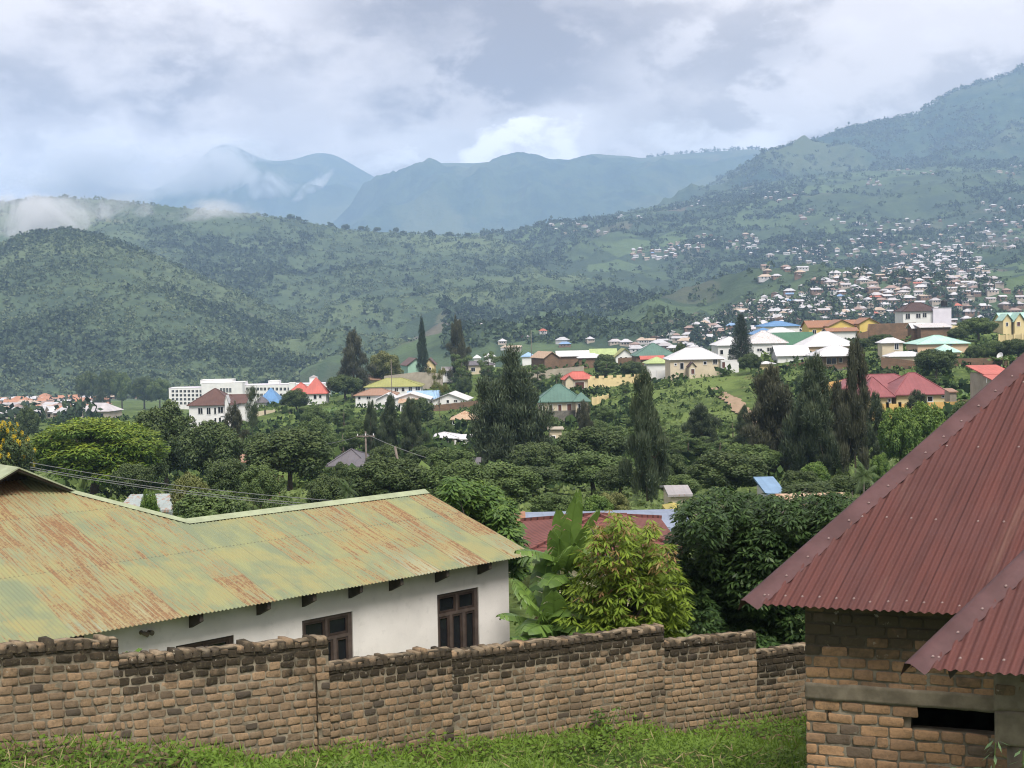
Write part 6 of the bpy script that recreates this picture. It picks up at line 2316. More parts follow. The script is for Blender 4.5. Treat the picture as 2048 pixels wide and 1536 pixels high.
def whorl_tree(name, px0, px1, top, bot, Y, depth, label, cat, n_wh, nl, l, w, mats, seed, second=None, frac=.3, outline=None, trunkx=None, droop=.5):
    """foreground tree whose crown is built from leaf whorls placed on the lobes of its outline"""
    r = np.random.default_rng(seed)
    pc = (px0 + px1) / 2
    X = float(ray(pc, top)[0] * Y)
    zg = float(gz(X, Y))
    h = empty(name, (X, Y, zg), label, cat)
    # outline: (px, py, radius_px) lobes
    P = []
    areas = np.array([o[2] ** 2 for o in outline], float)
    k = r.choice(len(outline), n_wh, p=areas / areas.sum())
    for i in k:
        ox, oy, orad = outline[i]
        c = np.array(at(ox, oy, Y + ((i * 7) % 5 - 2) * depth * .16))
        R_ = orad / FPX * Y
        d_ = r.normal(size=3)
        d_[1] -= .25
        d_[2] += .15
        d_ /= np.linalg.norm(d_)
        P.append(c + d_ * np.array([R_, max(R_, depth * .35), R_]) * (.55 + .45 * r.random() ** .5))
    P = np.array(P) - np.array(h.location)
    P = P[P[:, 2] > .15]
    sel = np.zeros(len(P), bool)
    if second is not None:
        # new growth sits on the outer, upper whorls
        sc_ = P[:, 2] / P[:, 2].max() + r.random(len(P)) * 1.1 - P[:, 1] * .12
        sel = sc_ > np.quantile(sc_, 1 - frac)
    A = P[~sel]
    V = rosettes(A, r, nl, l, w, droop=droop)
    lob = np.repeat(r.random(len(A)), nl)
    v = np.clip(.5 * lob + .5 * r.random(len(lob)), 0, 1)
    t = (r.random(len(lob)) < .35) * r.random(len(lob))
    build('crown', V, np.arange(len(V)).reshape(-1, 4), mats, h, attrs={'v': np.repeat(v, 4), 't': np.repeat(t, 4)})
    if second is not None:
        B = P[sel]
        V = rosettes(B + [0, 0, .05], r, nl, l * .85, w * .75, droop=droop + .35)
        v = r.random(len(V) // 4)
        build('new_leaves', V, np.arange(len(V)).reshape(-1, 4), second, h, attrs={'v': np.repeat(v, 4)})
    lim = [P[i] for i in r.choice(len(P), 22)]
    trunk_mesh('trunk', float(P[:, 2].max()) * .8, .11, lim, BARK, h, seed, fork=.3)
    return h


whorl_tree('mango_tree', 1130, 1352, 1020, 1290, 25.5, 2.6, 'young mango tree with drooping yellow-green and reddish new leaves behind the garden wall', 'tree', 2500, 8, .175, .045,
           GL_MANGO, 31, second=GL_MANGOR, frac=.06, outline=[(1228, 1034, 12), (1256, 1042, 12), (1300, 1045, 13), (1190, 1062, 13), (1165, 1102, 13), (1340, 1100, 15), (1358, 1140, 14), (1132, 1165, 14), (1362, 1190, 14), (1130, 1210, 16), (1236, 1050, 22), (1205, 1075, 20), (1262, 1075, 26), (1295, 1062, 20), (1172, 1130, 18), (1318, 1120, 26), (1342, 1165, 30), (1348, 1215, 30), (1150, 1235, 32), (1140, 1270, 26), (1222, 1100, 50), (1282, 1100, 34), (1270, 1140, 60), (1205, 1160, 46), (1305, 1170, 44), (1250, 1200, 70), (1320, 1215, 40),
                                                                  (1180, 1225, 42), (1165, 1190, 26), (1290, 1250, 60), (1215, 1262, 56), (1165, 1265, 38), (1335, 1250, 24), (1235, 1290, 70), (1150, 1160, 14)], droop=.75)
whorl_tree('tree', 1335, 1720, 985, 1300, 28.5, 4.5, 'dense glossy dark-leaved tree between the mango and the brick house', 'tree', 9000, 8, .15, .05,
           GL_DLEAF, 37, outline=[(1400, 1040, 48), (1450, 1015, 42), (1505, 1030, 48), (1560, 1035, 44), (1615, 1030, 48), (1665, 1030, 46), (1390, 1100, 58), (1450, 1090, 62), (1520, 1095, 64), (1590, 1100, 70), (1660, 1080, 60),
                                  (1375, 1160, 44), (1430, 1165, 66), (1500, 1165, 70), (1570, 1160, 66), (1395, 1225, 36), (1450, 1235, 62), (1520, 1235, 66), (1585, 1230, 60), (1430, 1275, 40), (1500, 1290, 50), (1570, 1290, 50), (1700, 1050, 50)], droop=.25)
whorl_tree('tree', 880, 1040, 955, 1110, 42, 3.5, 'light green leafy tree right behind the rusted roof end', 'tree', 1500, 7, .26, .10,
           GL_BRIGHT, 41, outline=[(905, 975, 22), (935, 990, 30), (975, 1005, 34), (1005, 1030, 26), (960, 1040, 40), (1020, 1065, 26), (1030, 1095, 24), (920, 1020, 30), (990, 1080, 34), (1035, 1130, 20)], droop=.2)


# bare twiggy shrub behind the dark thicket
tw = MB()
r_ = random.Random(4)
c0_ = at(1470, 1010, 31)
zg = float(gz(c0_.x, 31))
for (pxx, pyy) in ((1440, 1000), (1470, 990), (1500, 1000), (1530, 1012), (1670, 1005), (1700, 1000)):
    s = at(pxx, 1060, 31)
    for k in range(26):
        a = Vector((r_.gauss(0, .55), r_.gauss(0, .4), r_.uniform(.25, .85)))
        e = s + a
        m_ = s.lerp(e, .5) + Vector((r_.gauss(0, .08), r_.gauss(0, .08), .05))
        tw.tube([s - Vector((c0_.x, 31, zg)), m_ - Vector((c0_.x, 31, zg)), e - Vector((c0_.x, 31, zg))], [.012, .009, .004], 4)
    tw.tube([(s.x - c0_.x, s.y - 31, 0), s - Vector((c0_.x, 31, zg))], [.03, .02], 5)
o = tw.build('bare_shrub', bark('grey_twigs', (.17, .14, .12)), None, loc=(c0_.x, 31, zg))
tag(o, 'bare grey-brown twiggy shrub rising behind the glossy dark tree', 'shrub')


def weed(name, px, py, Y, n, hgt, spread, label, mat, l, w, seed, zbase=None, grp=None):
    r = np.random.default_rng(seed)
    p = np.array(at(px, py, Y))
    zg = float(gz(p[0], Y)) if zbase is None else zbase
    top = p[2] - zg
    st = MB()
    P = []
    for k in range(n):
        x, y = r.normal(0, spread, 2)
        hh = top * r.uniform(.6, 1.05)
        lean = r.normal(0, .12, 2)
        st.tube([(x, y, -.1), (x + lean[0], y + lean[1], hh)], [.008, .004], 4)
        m = max(3, int(hh / .09))
        for i in range(m):
            t = (i + 1) / m
            if hh * t > top - hgt:
                P.append((x + lean[0] * t, y + lean[1] * t, hh * t))
    h = empty(name, (p[0], Y, zg), label, 'plant', grp)
    P = np.array(P)
    V = rosettes(P, r, 4, l, w, droop=-.35)
    v = r.random(len(V) // 4)
    build('leaves', V, np.arange(len(V)).reshape(-1, 4), mat, h, attrs={'v': np.repeat(v, 4)})
    st.build('stem', simple_mat('green_stem', (.08, .12, .03), .7, .2, 3), h)
    return h


GL_WEED = leaf_mat('weed_leaves', (.05, .10, .018), (.12, .21, .035), tip=(.2, .3, .06), hilite_tipfac=.4, transl=.35)
GL_SAGE = leaf_mat('grey_green_weed', (.07, .12, .05), (.17, .25, .12), transl=.3)
weed('weed', 1905, 1496, 10.6, 4, .55, .10, 'tall grey-green weed below the dark window opening, left of the column', GL_SAGE, .10, .028, 3)
weed('weed', 1968, 1488, 10.4, 4, .55, .10, 'tall grey-green weed before the concrete column', GL_SAGE, .11, .03, 4)
weed('weed', 1870, 1510, 10.8, 2, .3, .06, 'small weed left of the tall grey-green weeds', GL_WEED, .07, .04, 5)
weed('weed', 2030, 1512, 10.3, 4, .5, .08, 'grey-green weed at the bottom right corner', GL_SAGE, .11, .03, 6)
weed('climbing_weed', 306, 1296, 16.9, 7, .35, .16, 'bright broad leaves peeping over the garden wall, right sprig', GL_WEED, .13, .10, 7)
weed('climbing_weed', 262, 1303, 16.7, 6, .25, .18, 'bright broad leaves peeping over the garden wall, left sprig', GL_WEED, .12, .09, 8)
weed('climbing_weed', 1205, 1420, 19.9, 7, .6, .16, 'climbing weed against the garden wall right of centre', GL_WEED, .08, .05, 9)
weed('climbing_weed', 800, 1475, 18.0, 6, .35, .2, 'low dark weed clump at the foot of the garden wall', GL_WEED, .08, .05, 10)

# grass and broad-leaved weeds on the near ground: one stuff object
r = np.random.default_rng(77)
N = 150000
Yg = 12.5 + (24.0 - 12.5) * r.random(N) ** .8
pxg = r.uniform(-150, 1750, N)
Xg = (pxg - 1024) / FPX * Yg
wallY = np.interp(pxg, [-700, 0, 240, 655, 905, 1330, 1515, 1615, 1800], [12.6, 15, 15.9, 17.5, 18.9, 20.9, 21.8, 22.4, 23.4])
dens = fbm(Xg * .8, Yg * .8, 4, 3)
ok = (Yg < wallY - .03) & (r.random(N) < .75 + dens)
Xg, Yg, wallY, dens, pxg = Xg[ok], Yg[ok], wallY[ok], dens[ok], pxg[ok]
tall = np.clip(.06 + .42 * np.clip(fbm(Xg * .8 + 9, Yg * .8, 4, 4) + .30, 0, 1), .05, .55) * (1 + .6 * np.exp(-(wallY - Yg) / .5))
hgt = tall * r.random(len(Xg)) ** .5
Zg = gz(Xg, Yg) + hgt
P = np.stack([Xg, Yg, Zg], 1)
blade = r.random(len(P)) < .35
az = r.uniform(0, 6.283, len(P))
A = np.stack([np.cos(az), np.sin(az), np.where(blade, 1.6, .15) + r.normal(0, .2, len(P))], 1)
Nn = np.stack([r.normal(0, .35, len(P)), r.normal(0, .35, len(P)) - .1, np.ones(len(P))], 1)
Nn[blade] = r.normal(size=(blade.sum(), 3))
V1 = leaf_quads(P[~blade], Nn[~blade], .075, .042, r, A[~blade])
V2 = leaf_quads(P[blade], Nn[blade], .15, .014, r, A[blade])
pat = np.clip(.5 + fbm(Xg * .6 + 4, Yg * .6, 3, 8), 0, 1)
v = np.clip(.55 * pat + .45 * r.random(len(P)), 0, 1)
t = np.clip(hgt / tall - .4, 0, 1)
V = np.concatenate([V1, V2])
va = np.concatenate([np.repeat(v[~blade], 4), np.repeat(v[blade], 4)])
ta = np.concatenate([np.repeat(t[~blade], 4), np.repeat(t[blade], 4)])
GL_GRASS = leaf_mat('lawn_weeds', (.04, .09, .014), (.14, .24, .03), tip=(.27, .38, .05), hilite_tipfac=.7, transl=.4)
o = build('grass', V, np.arange(len(V)).reshape(-1, 4), GL_GRASS, None, attrs={'v': va, 't': ta})
tag(o, 'lush bright green grass and weeds in front of the garden wall', None, kind='stuff')

# dry straw stalks and dead leaves lying through the weeds
N = 3800
Yg = r.uniform(13, 22.5, N)
pxg = r.uniform(-100, 1650, N)
wallY = np.interp(pxg, [-700, 0, 240, 655, 905, 1330, 1515, 1615, 1800], [12.6, 15, 15.9, 17.5, 18.9, 20.9, 21.8, 22.4, 23.4])
Xg = (pxg - 1024) / FPX * Yg
k = (Yg < wallY - .05) & (fbm(Xg * .9 + 3, Yg * .9, 3, 14) > -.05)
Xg, Yg = Xg[k], Yg[k]
P = np.stack([Xg, Yg, gz(Xg, Yg) + r.uniform(.08, .30, len(Xg))], 1)
az = r.uniform(0, 6.283, len(P))
A = np.stack([np.cos(az), np.sin(az), r.normal(.3, .6, len(P))], 1)
V = leaf_quads(P, r.normal(size=(len(P), 3)), .20, .012, r, A)
GL_STRAW = leaf_mat('straw', (.20, .15, .07), (.36, .29, .15), transl=.1)
o = build('dry_stalks', V, np.arange(len(V)).reshape(-1, 4), GL_STRAW, None, attrs={'v': r.random(len(V))})
tag(o, 'dry straw stalks among the green weeds', None, kind='stuff')

# ================================================================== SCRUB ON THE SLOPES, TOWNS, MIST
def ico(sub):
    import bmesh
    bm = bmesh.new()
    bmesh.ops.create_icosphere(bm, subdivisions=sub, radius=1.0)
    V = np.array([v.co[:] for v in bm.verts])
    F = np.array([[v.index for v in f.verts] for f in bm.faces])
    bm.free()
    return V, F


def scatter(name, P, S, mat, label, sub=1, seed=0, squash=.8, vv=None, spike=.35, kind='stuff', m=None):
    """one stuff object of many leafy bushes, each a dome of leaf clumps round a ragged core"""
    r = np.random.default_rng(seed)
    n = len(P)
    m = m or (16 if sub == 1 else 34)
    D = r.normal(size=(n, m, 3))
    D[..., 2] = np.abs(D[..., 2]) * .9 - .15
    D /= np.linalg.norm(D, axis=2, keepdims=True)
    asp = r.uniform(.8, 1.3, (n, 2))
    sc_ = np.stack([S * asp[:, 0], S * asp[:, 1], S * squash * r.uniform(.8, 1.4, n)], -1)[:, None, :]
    C = P[:, None, :] + D * sc_ * r.uniform(.6, 1.0, (n, m, 1)) + np.array([0, 0, 1]) * (S * squash * .45)[:, None, None]
    N = D + r.normal(size=(n, m, 3)) * .45
    size = np.repeat(S, m)
    f = .95 if m < 20 else .62
    V = leaf_quads(C.reshape(-1, 3), N.reshape(-1, 3), 1.0, .75, r)
    c0 = np.repeat(C.reshape(-1, 3), 4, 0)
    V = c0 + (V - c0) * (np.repeat(size, 4) * f)[:, None]
    v = np.repeat(vv if vv is not None else r.random(n), m)
    v = np.clip(v + r.normal(0, .2, len(v)), 0, 1)
    o = build(name, V, np.arange(len(V)).reshape(-1, 4), mat, None, attrs={'v': np.repeat(v, 4)})
    tag(o, label, None, kind=kind)
    return o


def bush_mat(name, dark, mid, lite):
    m, T = newmat(name)
    v = T.n('ShaderNodeAttribute', attribute_name='v').outputs['Fac']
    P = T.n('ShaderNodeNewGeometry').outputs['Position']
    c = T.mix(T.ramp(v, 0, .55), dark, mid)
    c = T.mix(T.ramp(v, .55, 1.0), c, lite)
    n = T.noise(P, .9, 3, .7)
    c = T.mix(T.ramp(n, .35, .65, .0, .45), c, T.mix(1.0, c, (.45, .5, .5), 'MULTIPLY'))
    finish(T, c, .95, spec=.05, transl=.15)
    return m


B_HILL = bush_mat('hill_bushes', (.048, .068, .046), (.080, .112, .060), (.155, .19, .10))
B_SLOPE = bush_mat('slope_bushes', (.038, .056, .040), (.064, .092, .052), (.11, .15, .075))
B_KNOLL = bush_mat('knoll_bushes', (.026, .046, .020), (.062, .098, .032), (.14, .19, .06))


def loft_points(L, n, pxr, Yr, r, Ypow=1.0):
    px = r.uniform(pxr[0], pxr[1], n)
    # uniform in picture height: pick rows of the loft evenly
    i0, i1 = np.interp(Yr, L.Y, np.arange(len(L.Y)))
    Y = np.interp(r.uniform(i0, i1, n), np.arange(len(L.Y)), L.Y)
    X = (px - 1024) / FPX * Y
    return np.stack([X, Y, L.z(X, Y)], 1), px


r = np.random.default_rng(101)
# left hill
P, px = loft_points(LB, 42000, (-300, 1560), (1150, 2960), r)
cl = fbm(P[:, 0] / 160, P[:, 1] / 200, 4, 61)
k = r.random(len(P)) < np.clip(.66 + 1.2 * cl, .2, 1)
P, cl = P[k], cl[k]
S = np.exp(r.normal(.92, .42, len(P))) * np.where(cl > .14, 1.35, 1.0)
S = np.clip(S, 1.2, 8.5)
vv = np.clip(.68 - 1.0 * cl + r.normal(0, .28, len(P)), 0, 1) * np.where(S > 5, .4, 1)
scatter('hillside_bushes', P, S, B_HILL, 'scrub and trees covering the broad green hill', seed=1, vv=vv)
P, px = loft_points(LS, 26000, (-300, 880), (1120, 1815), r)
cl = fbm(P[:, 0] / 110, P[:, 1] / 140, 4, 71)
k = r.random(len(P)) < np.clip(.5 + .9 * cl, .15, 1)
P, cl = P[k], cl[k]
S = np.clip(np.exp(r.normal(.60, .40, len(P))) * np.where(cl > .25, 1.3, 1.0), .9, 5)
vv = np.clip(.72 - .8 * cl + r.normal(0, .3, len(P)), 0, 1) * np.where(S > 4, .5, 1)
scatter('hillside_bushes', P, S, B_HILL, 'scrub and trees covering the nearer hill spur', seed=2, vv=vv)
# right slope
P, px = loft_points(LC, 34000, (890, 2250), (950, 4050), r)
cl = fbm(P[:, 0] / 190, P[:, 1] / 260, 4, 81)
k = r.random(len(P)) < np.clip(.48 + 1.6 * cl, .08, 1)
P, cl = P[k], cl[k]
S = np.clip(np.exp(r.normal(1.25, .42, len(P))) * (P[:, 1] / 2400) ** .5, 1.5, 11)
vv = np.clip(.4 - .9 * cl + r.normal(0, .2, len(P)), 0, 1)
scatter('slope_woodland', P, S, B_SLOPE, 'trees and hedges of the farmed slope', seed=3, vv=vv)
# mountain scrub, thickest along the ridge line
P, px = loft_points(LD, 9000, (1400, 2200), (4200, 5520), r)
cl = fbm(P[:, 0] / 260, P[:, 1] / 350, 4, 91)
k = r.random(len(P)) < np.clip(.3 + 1.5 * cl, .04, 1)
P = P[k]
S = np.clip(np.exp(r.normal(1.9, .3, len(P))), 3, 14)
scatter('mountain_scrub', P, S, B_SLOPE, 'scrub on the right mountain', seed=4)
rp = np.concatenate([r.uniform(1560, 1830, 150), r.uniform(1300, 1560, 60), r.uniform(1850, 2200, 60)])
Yr_ = np.where(rp > 1560, 5490, 7990.0) + r.normal(0, 25, len(rp))
Lz = np.where(rp > 1560, LD.z((rp - 1024) / FPX * Yr_, Yr_), LE.z((rp - 1024) / FPX * Yr_, Yr_))
P = np.stack([(rp - 1024) / FPX * Yr_, Yr_, Lz], 1)
scatter('ridge_trees', P, r.uniform(6, 13, len(P)), B_SLOPE, 'line of trees along the mountain ridge', seed=5, squash=1.1)


def ridge_tree(px, Y, w_, hgt, lab):
    X = (px - 1024) / FPX * Y
    z = float(LB.z(X, Y))
    parts = proto('round', int(px) % 4)
    h = empty('tree', (X, Y, z - 1), lab, 'tree', 'trees on the crest of the green hill')
    for o in parts:
        c_ = o.copy()
        c_.parent = h
        COL.objects.link(c_)
    h.scale = (w_ / 10, w_ / 10, hgt / 10)


for i, (px_, w_, h_) in enumerate([(588, 12, 12), (607, 11, 11), (115, 9, 10), (162, 9, 9), (700, 20, 13), (670, 14, 11), (730, 16, 12), (762, 18, 12), (800, 14, 12), (415, 7, 6), (460, 7, 7), (868, 14, 12), (905, 16, 11), (942, 14, 12), (985, 16, 12), (62, 8, 8)]):
    where = {588: 'left of the lone pair', 607: 'right of the lone pair'}.get(px_, ['leftmost on the crest in the mist', 'second on the crest in the mist', 'third on the crest in the mist', '', '', '', '', '', '', 'fourth on the misty crest', 'fifth on the misty crest', '', '', '', '', ''][(i - 2) if False else 0])
    names = {588: 'left tree of the lone pair on the hill crest', 607: 'right tree of the lone pair on the hill crest', 115: 'small tree on the crest in the mist, second from the left', 162: 'small tree on the crest in the mist, third from the left',
             700: 'wide dark tree on the crest right of the lone pair', 670: 'dark tree on the crest between the lone pair and the wide one', 730: 'dark tree on the crest just right of the wide one', 762: 'spreading tree on the crest below the peak saddle',
             800: 'last dark tree of the crest group below the saddle', 415: 'tiny tree on the crest right of the mist bank', 460: 'tiny tree on the crest further right of the mist bank', 868: 'crest tree at the dip, leftmost of four', 905: 'crest tree at the dip, second of four',
             942: 'crest tree at the dip, third of four', 985: 'crest tree at the dip, rightmost of four', 62: 'small tree on the crest in the mist, leftmost'}
    ridge_tree(px_, 2880, w_, h_, names[px_])

# scrub on the near knoll slopes and valley floor
n = 26000
px = r.uniform(-200, 2200, n)
Y = np.exp(r.uniform(math.log(120), math.log(480), n))
X = (px - 1024) / FPX * Y
cl = fbm(X / 16, Y / 16, 4, 33)
dirt = np.abs(px - np.interp(Y, [180, 230, 262, 300, 330], [1530, 1505, 1480, 1455, 1500])) < np.where((Y > 180) & (Y < 330), 22, 0)
k = (r.random(n) < np.clip(.55 + 1.5 * cl, .08, 1)) & ~dirt & (gz(X, Y) > -60)
X, Y, cl, px = X[k], Y[k], cl[k], px[k]
P = np.stack([X, Y, gz(X, Y)], 1)
S = np.clip(np.exp(r.normal(-.6, .5, len(P))), .2, 1.9)
scatter('slope_scrub', P, S, B_KNOLL, 'low green scrub on the near slopes and valley floor', seed=6, vv=np.clip(.55 - cl + r.normal(0, .25, len(P)), 0, 1), squash=.7)
# tall rank growth as leaf tufts over the knoll
n = 90000
px = r.uniform(-100, 2100, n)
Y = np.exp(r.uniform(math.log(45), math.log(345), n))
X = (px - 1024) / FPX * Y
cl = fbm(X / 11 + 5, Y / 11, 4, 35)
k = (r.random(n) < np.clip(.6 + 1.2 * cl, .1, 1)) & ~(np.abs(px - np.interp(Y, [180, 230, 262, 300, 330], [1530, 1505, 1480, 1455, 1500])) < np.where((Y > 180) & (Y < 330), 20, 0))
X, Y, cl = X[k], Y[k], cl[k]
P = np.stack([X, Y, gz(X, Y) + r.random(len(X)) * .5 * (1 + cl)], 1)
Nn = r.normal(size=(len(P), 3)) * .6 + [0, -.2, .9]
V = leaf_quads(P, Nn, .75, .42, r)
_c = np.repeat(P, 4, 0)
V = _c + (V - _c) * np.clip(_c[:, 1:2] / 150, .3, 1.0)
GL_RANK = leaf_mat('rank_growth', (.042, .070, .020), (.125, .175, .048), tip=(.19, .24, .07), hilite_tipfac=.6, transl=.3)
o = build('rank_growth', V, np.arange(len(V)).reshape(-1, 4), GL_RANK, None, attrs={'v': np.repeat(np.clip(.5 + cl * .8 + r.normal(0, .25, len(P)), 0, 1), 4), 't': np.repeat(r.random(len(P)), 4)})
tag(o, 'rank green growth over the knoll slopes', None, kind='stuff')

# dirt road on the knoll
m, T = newmat('dirt_road')
P_ = T.n('ShaderNodeNewGeometry').outputs['Position']
c = T.mix(T.ramp(T.noise(P_, .8, 5, .65), .35, .65), (.25, .18, .12), (.30, .22, .15))
c = T.mix(T.ramp(T.noise(P_, .35, 3, .6), .58, .7, 0, .5), c, (.10, .13, .05))
finish(T, c, .95, spec=.05)
M_DIRT = m
road_c = [(205, 1525), (222, 1512), (240, 1500), (258, 1478), (275, 1455), (290, 1440), (302, 1430)]
V, F = [], []
Ys_ = np.linspace(200, 302, 70)
for i, y in enumerate(Ys_):
    pc = float(np.interp(y, [q[0] for q in road_c], [q[1] for q in road_c]))
    hw_ = float(np.interp(y, [200, 260, 302], [17, 16, 9]))
    for s in (-1, -.33, .33, 1):
        x = (pc + s * hw_ * (1 + .2 * math.sin(i * 1.7)) - 1024) / FPX * y
        V.append((x, y, float(gz(x, y)) + .28))
    if i:
        for q in range(3):
            a = (i - 1) * 4 + q
            F.append((a, a + 1, a + 5, a + 4))
o = build('dirt_road', np.array(V), np.array(F), M_DIRT, None, smooth=True)
tag(o, 'reddish dirt track climbing the scrubby slope', None, kind='structure')


# ---- ray hits on a surface
def hit(fz, px, py, Y0, Y1, n=500):
    d_ = ray(px, py)
    Ys = np.linspace(Y0, Y1, n)
    X = d_[0] * Ys
    z = d_[2] * Ys
    zz = fz(X, Ys)
    k = np.nonzero(zz > z)[0]
    if len(k) == 0:
        return None
    i = k[0]
    return (X[i], Ys[i], zz[i])


# ---- towns: small houses, each one mesh with wall and roof materials
def town_mesh(w_, d_, hw_, hr, kind, roof, wall):
    x, y = w_ / 2, d_ / 2
    o_ = .6
    V = [(-x, -y, -3), (x, -y, -3), (x, y, -3), (-x, y, -3), (-x, -y, hw_), (x, -y, hw_), (x, y, hw_), (-x, y, hw_)]
    F = [(0, 1, 5, 4), (1, 2, 6, 5), (2, 3, 7, 6), (3, 0, 4, 7)]
    mi = [0] * 4
    X, Y = x + o_, y + o_
    b = len(V)
    V += [(-X, -Y, hw_ - .1), (X, -Y, hw_ - .1), (X, Y, hw_ - .1), (-X, Y, hw_ - .1)]
    if kind == 'hip':
        ins = min(x, y) * .95
        V += [(-X + ins, 0, hw_ + hr), (X - ins, 0, hw_ + hr)] if x >= y else [(0, -Y + ins, hw_ + hr), (0, Y - ins, hw_ + hr)]
        F += [(b, b + 1, b + 5, b + 4), (b + 1, b + 2, b + 5), (b + 2, b + 3, b + 4, b + 5), (b + 3, b, b + 4)] if x >= y else [(b, b + 1, b + 4), (b + 1, b + 2, b + 5, b + 4), (b + 2, b + 3, b + 5), (b + 3, b, b + 4, b + 5)]
        mi += [1] * 4
    else:
        V += [(-X, 0, hw_ + hr), (X, 0, hw_ + hr)]
        F += [(b, b + 1, b + 5, b + 4), (b + 5, b + 2, b + 3, b + 4), (b, b + 4, b + 3), (b + 1, b + 2, b + 5)]
        mi += [1, 1, 0, 0]
    F += [(b, b + 3, b + 2, b + 1)]
    mi += [0]
    # window and door recesses as dark set-in boxes on the long sides
    for s in (-1, 1):
        for q in (-.6, -.1, .45):
            xx = q * x
            c = len(V)
            yy = s * (y + .05)
            V += [(xx, yy, .9), (xx + 1.3, yy, .9), (xx + 1.3, yy, 2.1), (xx, yy, 2.1), (xx, yy - s * .1, .9), (xx + 1.3, yy - s * .1, .9), (xx + 1.3, yy - s * .1, 2.1), (xx, yy - s * .1, 2.1)]
            F += [(c, c + 1, c + 2, c + 3), (c, c + 4, c + 5, c + 1), (c + 3, c + 2, c + 6, c + 7), (c, c + 3, c + 7, c + 4), (c + 1, c + 5, c + 6, c + 2)]
            mi += [2] * 5
    return V, F, mi


def town_mat(name, col, rough=.6):
    if name in MATS:
        return MATS[name]
    m, T = newmat(name)
    oi = T.n('ShaderNodeObjectInfo').outputs['Random']
    P = T.n('ShaderNodeNewGeometry').outputs['Position']
    c = T.mix(T.ramp(T.noise(P, .25, 4, .65), .35, .65), c_mul(col, .8), c_mul(col, 1.1))
    c = T.mix(T.math('MULTIPLY', oi, .5), c, c_mul(col, .55))
    finish(T, c, rough, spec=.3)
    return m


TR = {'white': town_mat('town_white_roof', (.50, .49, .51)), 'grey': town_mat('town_grey_roof', (.44, .41, .42)), 'rusty': town_mat('town_rusty_roof', (.30, .21, .18)),
      'red': town_mat('town_red_roof', (.42, .13, .09)), 'blue': town_mat('town_blue_roof', (.20, .32, .50)), 'terracotta': town_mat('town_terracotta_roof', (.42, .20, .12)), 'tan': town_mat('town_tan_roof', (.46, .36, .28))}
TW = {'brown': town_mat('town_brown_wall', (.20, .13, .09), .9), 'cream': town_mat('town_cream_wall', (.42, .36, .30), .9), 'white': town_mat('town_white_wall', (.55, .53, .52), .9)}
PM = {}


def town_proto(kind, roof, wall, sz):
    key = (kind, roof, wall, sz)
    if key not in PM:
        w_, d_ = [(9, 8), (12, 8.5), (8, 10), (14, 9)][sz]
        V, F, mi = town_mesh(w_, d_, 2.9, 2.6 if kind == 'hip' else 1.7, kind, roof, wall)
        me = bpy.data.meshes.new('house')
        me.from_pydata(V, [], F)
        me.materials.append(TW[wall]); me.materials.append(TR[roof]); me.materials.append(M_GLASS)
        me.polygons.foreach_set('material_index', np.array(mi, dtype=np.int32))
        me.update()
        PM[key] = me
    return PM[key]


def pick(rn, weights):
    ks = list(weights)
    return rn.choices(ks, [weights[k_] for k_ in ks])[0]


rn = random.Random(12)
taken = {}


def free(x, y, dmin):
    gx, gy = int(x // dmin), int(y // dmin)
    for i in (-1, 0, 1):
        for j in (-1, 0, 1):
            for (a, b_) in taken.get((gx + i, gy + j), ()):
                if (a - x) ** 2 + (b_ - y) ** 2 < dmin ** 2:
                    return False
    taken.setdefault((gx, gy), []).append((x, y))
    return True


def dense_line(px):
    return np.interp(px, [1255, 1330, 1400, 1500, 1560, 1640, 1700, 1760, 1800, 1880, 1925, 1975, 2010, 2060], [702, 676, 655, 606, 592, 566, 552, 540, 527, 500, 500, 545, 585, 600])


spots = []
for _ in range(24000):
    px = rn.uniform(1262, 2070)
    py = rn.uniform(495, 705)
    edge = py - float(dense_line(px))
    if edge < 0:
        continue
    # tree-filled pockets
    if float(vnoise(px / 38.0, py / 16.0, 5)) > .62 and rn.random() < .8 and px > 1500:
        continue
    if px > 1750 and py > 575 and rn.random() < .35:
        continue
    p = hit(LC.z, px, py, 700, 3600, 260)
    if p is None:
        continue
    if free(p[0], p[1], 9.2):
        spots.append((p, px, py, 'town'))
    if len(spots) > 1500:
        break
CL = [(1265, 1355, 500, 520, 22), (1340, 1420, 488, 506, 10), (1450, 1515, 484, 500, 7), (1490, 1520, 470, 480, 3), (1380, 1440, 470, 500, 5), (1515, 1615, 538, 560, 12), (1500, 1560, 500, 515, 3),
      (1570, 1660, 480, 512, 10), (1600, 1700, 500, 530, 8), (1700, 1790, 470, 520, 12), (1780, 1900, 480, 520, 16), (1720, 1860, 440, 470, 8), (1880, 2060, 440, 500, 26), (1960, 2060, 400, 440, 6),
      (1790, 1870, 340, 350, 3), (1730, 1760, 360, 372, 4), (1990, 2060, 330, 350, 4), (1100, 1220, 440, 470, 6), (1230, 1290, 430, 440, 3), (1500, 1620, 385, 405, 6), (1350, 1420, 400, 420, 4), (1600, 1720, 420, 460, 6), (1880, 1960, 520, 545, 3)]
for (a, b_, c_, d_, n_) in CL:
    n_ = int(n_ * 2.0)
    for _ in range(n_ * 4):
        if n_ <= 0:
            break
        px, py = rn.uniform(a, b_), rn.uniform(c_, d_)
        p = hit(LC.z, px, py, 900, 4200, 500)
        if p is None or not free(p[0], p[1], 13):
            continue
        spots.append((p, px, py, 'hamlet'))
        n_ -= 1
